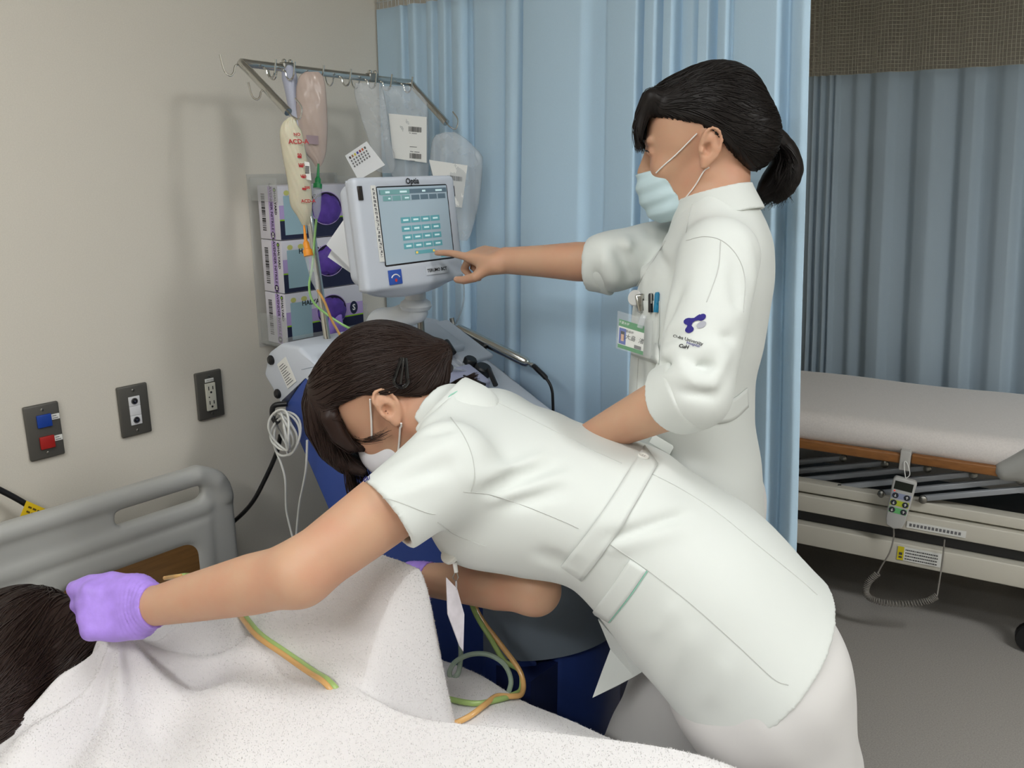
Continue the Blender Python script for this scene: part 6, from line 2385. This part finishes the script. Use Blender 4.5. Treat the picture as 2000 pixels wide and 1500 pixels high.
# hair
hr_ = Field()
hr_.add(ell(ap(-.006, .046), (.100, .088, .080), MF))
hr_.add(ell(ap(.045, .070), (.052, .050, .058), MF), .02)
hr_.add(ell(ap(-.030, .075), (.066, .056, .064), MF), .03)
hr_.add(ell(ap(-.060, .015), (.050, .060, .060), MF), .03)
hr_.cut(lambda P: np.minimum(-(_dot(P - Cv, Uv) - .30 * _dot(P - Cv, Fv) - .041) * .9, -(_dot(P - Cv, Uv) - 1.05 * _dot(P - Cv, Fv) - .041) * .7), .008)
tie = at(1478, 262, 1.50)
hr_.add(cap(ap(-.075, .012), tie - nrm(tie - ap(-.075, .012)) * .012, .046, .013), .035)
for s in np.linspace(-.050, .050, 6):
    k = 1 - abs(s) * 3.0
    hr_.add(chain([ap(.055 + .024 * k, .092, s), ap(.074 + .022 * k, .070, s), ap(.080 + .024 * k, .048, s * 1.08), ap(.080 + .024 * k, .030, s * 1.12)], [.016, .011, .008, .003]), .012)
ahair = hr_.build('hair', aHC - .25, aHC + .25, .0034, HAIR_DK, na, smooth=1)
tief = tie.astype(np.float32)


def flow_a(P):
    d = tief - P
    f = _dot(P - Cv, Fv)
    fr_ = np.clip((f - .06) / .025, 0, 1)[:, None]
    d = d / np.linalg.norm(d, axis=1, keepdims=True)
    down = -Uv + .25 * Fv
    return d * (1 - fr_) + down * fr_


seeds = sphere_pts(ap(0, .05), MF, (.11, .10, .09), 1900, 15, lambda P: (hr_(P.astype(np.float32)) < .02))
strands(hr_, seeds, flow_a, 11, .008, (-.0006, .0012), 0.0012, 'hair_strands', HAIR_DK, ahair, seed=13, jitter=.10)
fe = []
for s in np.linspace(-.055, .055, 16):
    k = 1 - abs(s) * 3.0
    fe.append([ap(.066 + .024 * k, .085, s), ap(.083 + .022 * k, .062, s * 1.05), ap(.087 + .023 * k, .040, s * 1.1), ap(.084 + .023 * k, .018 - abs(s) * .1, s * 1.12)])
free_strands(fe, .0009, 'fringe', HAIR_DK, ahair, count=20, spread=.0035, seed=14)
# ponytail
pc = [(1480, 262), (1505, 268), (1530, 300), (1540, 345), (1520, 392), (1500, 405)]
pt_ = [at(x, y, 1.505) for x, y in pc]
pf = Field()
pf.add(chain(spline(pt_[:5], 14), [.011, .013, .016, .019, .022, .024, .026, .027, .027, .026, .023, .019, .013, .006]))
pf.add(chain(spline([at(1530, 320, 1.505), at(1518, 345, 1.50), at(1500, 372, 1.50), at(1482, 385, 1.50)], 8), [.018, .022, .024, .024, .022, .018, .012, .005]), .012)
pf.disp(wobble(.0012, 90, 5))
tail = pf.build('ponytail', pt_[2] - .16, pt_[2] + .16, .0034, HAIR_DK, ahair, smooth=1)
locks = []
rg = np.random.default_rng(3)
for k in range(44):
    o = rg.normal(size=2) * .014
    e = rg.uniform(-1, 1)
    locks.append([at(1480, 262, 1.505), at(1505 + rg.uniform(-4, 8), 274, 1.50) + _Z * o[1] * .3, at(1530 + rg.uniform(-14, 12), 315, 1.49) + _F * o[0], at(1524 + rg.uniform(-22, 24), 355, 1.49) + _F * o[0] * 1.4, at(1508 + e * 34, 394 + rg.uniform(-12, 8) - abs(e) * 8, 1.49) + _F * o[0]])
free_strands(locks, .0009, 'ponytail_strands', HAIR_DK, ahair, count=14, spread=.004, seed=16)
td = nrm(at(1503, 268, 1.505) - tie)
u_ = nrm(np.cross(td, _Z))
v_ = np.cross(td, u_)
ht = MB()
for k in range(3):
    ht.tube([tie + td * (.004 * k - .002) + (u_ * math.cos(a) + v_ * math.sin(a)) * .0125 for a in np.linspace(0, 2 * math.pi, 24, endpoint=False)], .0030, 7, closed=True)
ht.tube(spline([tie + _U * .012, at(1482, 245, 1.50), at(1486, 232, 1.50), at(1490, 228, 1.50)], 12), .0022, 6)
ht.build('hair_tie', mat('brown hair tie', (62, 46, 36), .8), ahair)

# name badge clipped to the breast pocket, pens in it
ANCH = trace_px(tun, [(1255, 590)], .006)[0]
bd = thing('name_badge', ANCH, 'clear name badge with green bands clipped to the standing person\'s pocket', 'badge')
corners = [(1207, 607), (1275, 627), (1262, 708), (1203, 680)]
tb = float((trace_px(tun, [(1245, 655)], .008)[0] - CAM) @ _F)
Cq = [at(x, y, tb - .022 + dt) for (x, y), dt in zip(corners, (0, -.030, -.030, 0))]
bu, bv = Cq[1] - Cq[0], Cq[3] - Cq[0]
bnn = nrm(np.cross(bv, bu))
if bnn @ (CAM - Cq[0]) < 0:
    bnn = -bnn


def bpt(u, v, h=0.0):
    return Cq[0] + bu * u + bv * v + bnn * h


def bquad(u0, v0, u1, v1, h, name, m, parent=bd):
    return MB().add([bpt(u0, v0, h), bpt(u0, v1, h), bpt(u1, v1, h), bpt(u1, v0, h)], [(0, 1, 2, 3)]).build(name, m, parent, smooth=False)


sl = MB().add([bpt(a, b, h) for h in (-.001, .0016) for a, b in ((0, 0), (0, 1), (1, 1), (1, 0))], [(4, 5, 6, 7), (3, 2, 1, 0), (0, 1, 5, 4), (1, 2, 6, 5), (2, 3, 7, 6), (3, 0, 4, 7)]).build('clear_sleeve', mat('badge sleeve', (222, 226, 226), .1, alpha=.14), bd, smooth=False)
bquad(.05, .20, .78, .96, .0003, 'card', LABEL_W)
bquad(.05, .20, .78, .38, .0006, 'green_band', mat('badge green', (62, 140, 84), .5))
bquad(.05, .86, .78, .96, .0006, 'green_band', MATS['badge green'])
ph = bquad(.07, .42, .27, .84, .0006, 'portrait', mat('portrait blue', (70, 90, 170), .5))
bquad(.12, .50, .23, .72, .0009, 'portrait_hair', BLACK_INK, ph)
bquad(.135, .58, .215, .76, .0011, 'portrait_face', mat('portrait skin', (205, 165, 140), .6), ph)
BX, BYv = nrm(bu), nrm(-bv)
BYv = nrm(np.cross(bnn, BX))
text('lettering', '大島  渚', .0095, BLACK_INK, bd, bpt(.52, .62), BX, BYv, .0008)
text('lettering', '看護師', .0048, GREY_INK, bd, bpt(.37, .47), BX, BYv, .0008)
text('lettering', '千葉大学', .0048, WHITE_INK, bd, bpt(.20, .28), BX, BYv, .0009)
bquad(.52, .76, .72, .85, .0007, 'barcode', GREY_INK)
g = MB()
g.box(bpt(.72, .10, .004), (.010, .004, .022), np.stack([BX, bnn, BYv], 1), .001)
g.build('strap', CLEAR, bd)
ck = MB()
cpt = at(1252, 592, tb - .030)
ck.box(cpt, (.016, .008, .030), np.stack([nrm(_R + _U * .2), _F, nrm(_U - _R * .2)], 1), .003)
ck.build('clip', CHROME, bd)
MB().lathe(at(1240, 582, tb - .020), nrm(-_F - _R * .8), [(-.002, .012), (0, .0135), (.002, .012)], 20).build('reel', mat('pale reel', (200, 200, 198), .4), bd)
MB().tube([at(1262, 584, tb - .014), at(1275, 580, tb - .01)], .003, 8).build('clip_spring', CHROME, bd)
for px0, py0, px1, py1, m, lab, nm in ((1284, 571, 1281, 610, mat('teal pen', (20, 120, 160), .35), 'teal capped pen standing in the breast pocket', 'pen'), (1271, 573, 1271, 610, BLACK_PLASTIC, 'black pen between the badge clip and the teal pen', 'pen')):
    tpn = float((trace_px(tun, [(px1, 594)], .005)[0] - CAM) @ _F)
    a, b = at(px0, py0, tpn - .004), at(px1, py1, tpn - .001)
    t = thing(nm, b, lab, 'pen', 'pens in the breast pocket')
    MB().tube([a, a + (b - a) * .1, b], np.array([.003, .0042, .0042]), 10).build('barrel', m, t)
    MB().tube([a - _F * .004, a + (b - a) * .55 - _F * .006], .0012, 6).build('pocket_clip', CHROME if m is BLACK_PLASTIC else m, t)
# ------------------------------------------------------------------ patient, towels and the lines on the bed
pt_root = thing('person', (0.9, 0.45, 0.54), 'dark-haired person lying in the bed under white towels', 'person')
pHC = np.array([0.40, 0.46, 0.655])
pF = nrm([0.15, 0.97, 0.16])
pU = nrm(np.array([-1.0, 0.05, 0.1]) - pF * np.dot([-1.0, .05, .1], pF))
pL = np.cross(pU, pF)
body = Field()
pp = head_field(body, pHC, pF, pU, pL, 1.0)
body.add(cap(pp(-.018, -.01), np.array([.62, .48, .61]), .050, .048), .02)
body.add(chain([(.66, .47, .615), (.85, .48, .615), (1.10, .47, .62), (1.28, .48, .625)], [.050, .060, .070, .080]), .05)
body.add(chain([(.70, .56, .61), (.86, .72, .66), (.97, .76, .66)], [.045, .040, .032]), .03)
body.add(chain([(1.28, .40, .62), (1.62, .38, .60), (1.96, .40, .59)], [.075, .055, .04]), .04)
body.add(chain([(1.28, .54, .64), (1.62, .56, .63), (1.96, .54, .60)], [.075, .055, .04]), .04)
body.build('body', (.24, .2, .5), (2.08, .84, .86), .007, SKIN, pt_root)
MFp = np.stack([pF, pU, pL], 1)
hr_ = Field()
hr_.add(ell(pp(-.010, .046), (.112, .104, .096), MFp))
hr_.add(chain([(.42, .45, .70), (.50, .40, .665), (.555, .35, .635), (.575, .28, .60), (.59, .18, .575)], [.075, .076, .068, .050, .02]), .05)
hr_.add(chain([(.45, .51, .69), (.54, .50, .68)], [.055, .046]), .04)
hr_.add(chain([(.40, .40, .63), (.46, .30, .60), (.52, .20, .585)], [.06, .055, .030]), .04)
pc_ = pHC.astype(np.float32)
hr_.sub(ell(pp(.095, -.015), (.06, .075, .06), MFp), .02)
phair = hr_.build('hair', pHC - .26, pHC + .26, .006, HAIR_DK2 if 'HAIR_DK2' in globals() else HAIR_BR, pt_root)
tgt = np.array([.60, .12, .56], np.float32)
sd = mesh_pts(phair, 2600, 25)
strands(hr_, sd, lambda P: (tgt - P) / np.linalg.norm(tgt - P, axis=1, keepdims=True) + .15 * np.sin(P * 40), 12, .010, (-.0005, .002), 0.0015, 'hair_strands', HAIR_BR, phair, seed=23, jitter=.15)
# pillow
pil = Field().add(rbox((.34, .45, .575), (.36, .60, .09), r=.045)).disp(wobble(.006, 12, 9))
tag(pil.build('pillow', (.14, .12, .50), (.56, .80, .66), .010, SHEET), 'white pillow under the head of the person in bed', 'pillow')

TOWEL = mat('white terry towel', (222, 219, 219), 0.95, noise=(500, 0.025), bump=(420, 0.3, 0.002), sheen=0.5)


PILE = bpy.data.materials.new('terry pile')
PILE.use_nodes = True
_nt = PILE.node_tree
_nt.nodes.clear()
_o = _nt.nodes.new('ShaderNodeOutputMaterial')
_mx = _nt.nodes.new('ShaderNodeMixShader')
_d = _nt.nodes.new('ShaderNodeBsdfDiffuse')
_t = _nt.nodes.new('ShaderNodeBsdfTranslucent')
for _n in (_d, _t):
    _n.inputs[0].default_value = (*lin((228, 225, 225)), 1)
_mx.inputs[0].default_value = .5
_nt.links.new(_d.outputs[0], _mx.inputs[1])
_nt.links.new(_t.outputs[0], _mx.inputs[2])
_nt.links.new(_mx.outputs[0], _o.inputs[0])


def smin(a, b, k):
    h = np.clip(.5 + .5 * (b - a) / k, 0, 1)
    return b * (1 - h) + a * h - k * h * (1 - h)


def smax(a, b, k):
    return -smin(-a, -b, k)


def gauss(x, c, w):
    return np.exp(-((x - c) / w) ** 2)


def sstep(x, a, b):
    t = np.clip((x - a) / (b - a), 0, 1)
    return t * t * (3 - 2 * t)


def near_h(x, y):
    """the broad near side of the cover, over the body lying on its side"""
    top = .715 + .050 * sstep(x, .72, 1.07) + .085 * sstep(x, 1.07, 1.55) - .06 * sstep(x, 1.6, 2.0)
    yc = .715 - .06 * sstep(x, .80, 1.03) + .085 * sstep(x, 1.07, 1.55)
    far = np.clip(y - yc, 0, 1)
    near = np.clip(yc - .10 - y, 0, 1)
    z = top - 9.0 * far ** 2 / (far + .06) * .36 - .34 * near ** 1.6
    return z - 1.6 * np.clip(.06 - y, 0, 1)


def lower_h(x, y):
    """towel along the far edge of the bed"""
    z = .600 + .030 * gauss(y, .86, .10) + .055 * sstep(x, 1.05, 1.5) * gauss(y, .88, .16)
    z = z - 3.4 * np.clip(y - .955, 0, 1) - .02 * np.clip(.7 - y, 0, 1)
    return z + .005 * np.sin(x * 13 + y * 21) + .003 * np.sin(x * 31 - y * 17)


def upper_h(x, y):
    """towel over shoulder and chest: high ridge on the far side, broad chest nearer"""
    ridge = .900 - .15 * np.clip(.98 - x, 0, 1) - .80 * np.clip(.80 - x, 0, 1)
    z = .585 + (ridge - .585) * (1 - sstep(x + .004 * np.sin(y * 38), 1.015, 1.080)) * np.exp(-np.abs((y - .785) / np.where(y < .785, .135, .042)) ** 2.2)
    z = smax(z, near_h(x, y), .05)
    tent = .800 - 1.9 * np.hypot((x - .640) * .75, y - .515)
    z = smax(z, tent, .05)
    ang = np.arctan2(y - .515, x - .64)
    rr = np.hypot(x - .64, y - .515)
    z = z + .019 * np.sin(ang * 9 + .6) * np.clip(rr / .08, 0, 1) * np.exp(-rr / .22)
    w = sstep(1.15 - x, 0, .4)
    z = z + w * (.009 * np.sin(x * 24 + y * 30 + 1.5 * np.sin(x * 9)) + .004 * np.sin(x * 15 - y * 43)) + .003 * np.sin(x * 17 + y * 8)
    return z


def towel(name, x0, x1, y0, y1, hf, nx, ny, label, xs=None, pile=12000, seed=1):
    if xs is not None:
        nx = len(xs)
    u = np.linspace(0, 1, nx)
    v = np.linspace(0, 1, ny)
    Uu, Vv = np.meshgrid(u, v, indexing='ij')
    Y = y0 + (y1 - y0) * Vv
    if xs is None:
        X = x0 + (x1 - x0) * Uu
    else:
        X = np.broadcast_to(np.asarray(xs)[:, None], Y.shape)
        X = X + (x0(Y) - xs[0]) * (1 - sstep(X, xs[0], xs[0] + .2))
    Zz = hf(X, Y)
    P = np.stack([X, Y, Zz], -1)
    mb = MB().grid(P)
    o = mb.build(name, TOWEL, None, angle=180)
    md = o.modifiers.new('thickness', 'SOLIDIFY')
    md.thickness = .008
    md.offset = -1
    tag(o, label, 'towel')
    # terry pile: short loops standing off the cloth
    rg = np.random.default_rng(seed)
    ar = np.linalg.norm(np.cross(P[1:, :-1] - P[:-1, :-1], P[:-1, 1:] - P[:-1, :-1]), axis=-1).ravel()
    pick = rg.choice(len(ar), pile, p=ar / ar.sum())
    i, j = pick // (ny - 1), pick % (ny - 1)
    fi, fj = rg.random(pile)[:, None], rg.random(pile)[:, None]
    A, B, C = P[i, j], P[i + 1, j], P[i, j + 1]
    q = A + (B - A) * fi + (C - A) * fj
    nn = np.cross(B - A, C - A)
    nn /= np.maximum(np.linalg.norm(nn, axis=1, keepdims=True), 1e-9)
    nn *= np.sign(nn[:, 2:3] + 1e-6)
    d = nn + rg.normal(size=(pile, 3)) * .55
    d /= np.linalg.norm(d, axis=1, keepdims=True)
    t = np.cross(d, rg.normal(size=(pile, 3)))
    t /= np.linalg.norm(t, axis=1, keepdims=True)
    ln = rg.uniform(.0013, .0028, (pile, 1))
    V = np.stack([q - t * .0005, q + t * .0005, q + d * ln], 1).reshape(-1, 3)
    me = fast_mesh('terry_pile', V, np.arange(pile * 3).reshape(-1, 3))
    tag(link('terry_pile', me, PILE, o, True, 180), kind='stuff')
    return o, P


lo_, LP_ = towel('bath_towel', .80, 2.04, .50, 1.03, lower_h, 130, 80, 'white terry towel along the far edge of the bed under the amber line', pile=60000, seed=2)
XS = np.concatenate([np.linspace(.575, 1.0, 110), np.linspace(1.0, 1.1, 70)[1:], np.linspace(1.1, 2.02, 110)[1:]])
up_, UP_ = towel('bath_towel', lambda Y: .575 + .03 * np.sin((Y - .1) * 5) - .05 * np.clip(.5 - Y, 0, 1), None, .0, .868, upper_h, 0, 200,
                 'white terry towel over the lying body, held up by the violet glove', xs=XS, pile=150000, seed=3)

# lines over the towels
G2 = mat('green lined tube', (168, 196, 120), .2, alpha=.9)
A2 = mat('amber lined tube', (224, 176, 112), .2, alpha=.9)
C2 = mat('clear hose', (176, 196, 176), .15, alpha=.55)


def on_h(px, py, hf, off):
    """picture point on a towel"""
    d = ray(px, py)
    t = np.linspace(.8, 1.9, 900)
    P = CAM + t[:, None] * d
    k = np.nonzero(P[:, 2] < hf(P[:, 0], P[:, 1]) + off)[0]
    return P[k[0]] if len(k) else P[-1]


tt = []
for (x, y) in ((330, 1128), (372, 1124), (420, 1132), (480, 1205), (510, 1240), (560, 1275), (610, 1310), (645, 1333)):
    tt.append(on_h(x, y, upper_h, .006))
tt.append(tt[-1] + np.array([.03, .004, -.025]))
tt.append(tt[-1] + np.array([.05, .0, -.06]))
line('green_tube', tt, .0045, G2, 'green line lying over the chest towel below the bending arm', 'tube', 70)
line('amber_tube', [p + np.array([-.004, -.006, .0]) for p in tt], .0040, A2, 'amber line beside the green line over the chest towel', 'tube', 70)
g1 = [on_h(x, y, lower_h, .006) for x, y in ((800, 1345), (835, 1353), (880, 1366), (930, 1374), (975, 1366), (1000, 1358))]
dz = np.array([0, 0, 1.0])
g1 += [at(1018, 1345, 1.44), at(1015, 1310, 1.46), at(985, 1290, 1.47), at(960, 1250, 1.48), at(925, 1190, 1.50), at(905, 1120, 1.52), at(892, 1095, 1.54), at(880, 1050, 1.56)]
line('green_tube', g1, .0046, G2, 'green line running from the leg towel up behind the hanging card', 'tube', 90)
a1 = [on_h(x, y, lower_h, .008) for x, y in ((850, 1425), (880, 1416), (915, 1400), (945, 1378), (970, 1360), (1000, 1360), (1018, 1356))]
a1 += [at(1022, 1335, 1.44), at(1012, 1305, 1.455), at(975, 1255, 1.48), at(935, 1200, 1.50), at(908, 1130, 1.52), at(895, 1090, 1.54), at(884, 1050, 1.56)]
line('amber_tube', a1, .0046, A2, 'amber line curving over the edge of the leg towel', 'tube', 90)
lp = [at(990, 1362, 1.43), at(998, 1330, 1.44), at(985, 1298, 1.44), at(955, 1279, 1.445), at(920, 1278, 1.45), at(890, 1292, 1.45), at(878, 1312, 1.45), at(882, 1325, 1.45), at(893, 1318, 1.45), at(898, 1300, 1.46), at(900, 1270, 1.47), at(897, 1200, 1.49), at(893, 1100, 1.53)]
line('clear_hose', lp, .0044, C2, 'clear hose looping in the air in front of the blue machine', 'tube', 90)
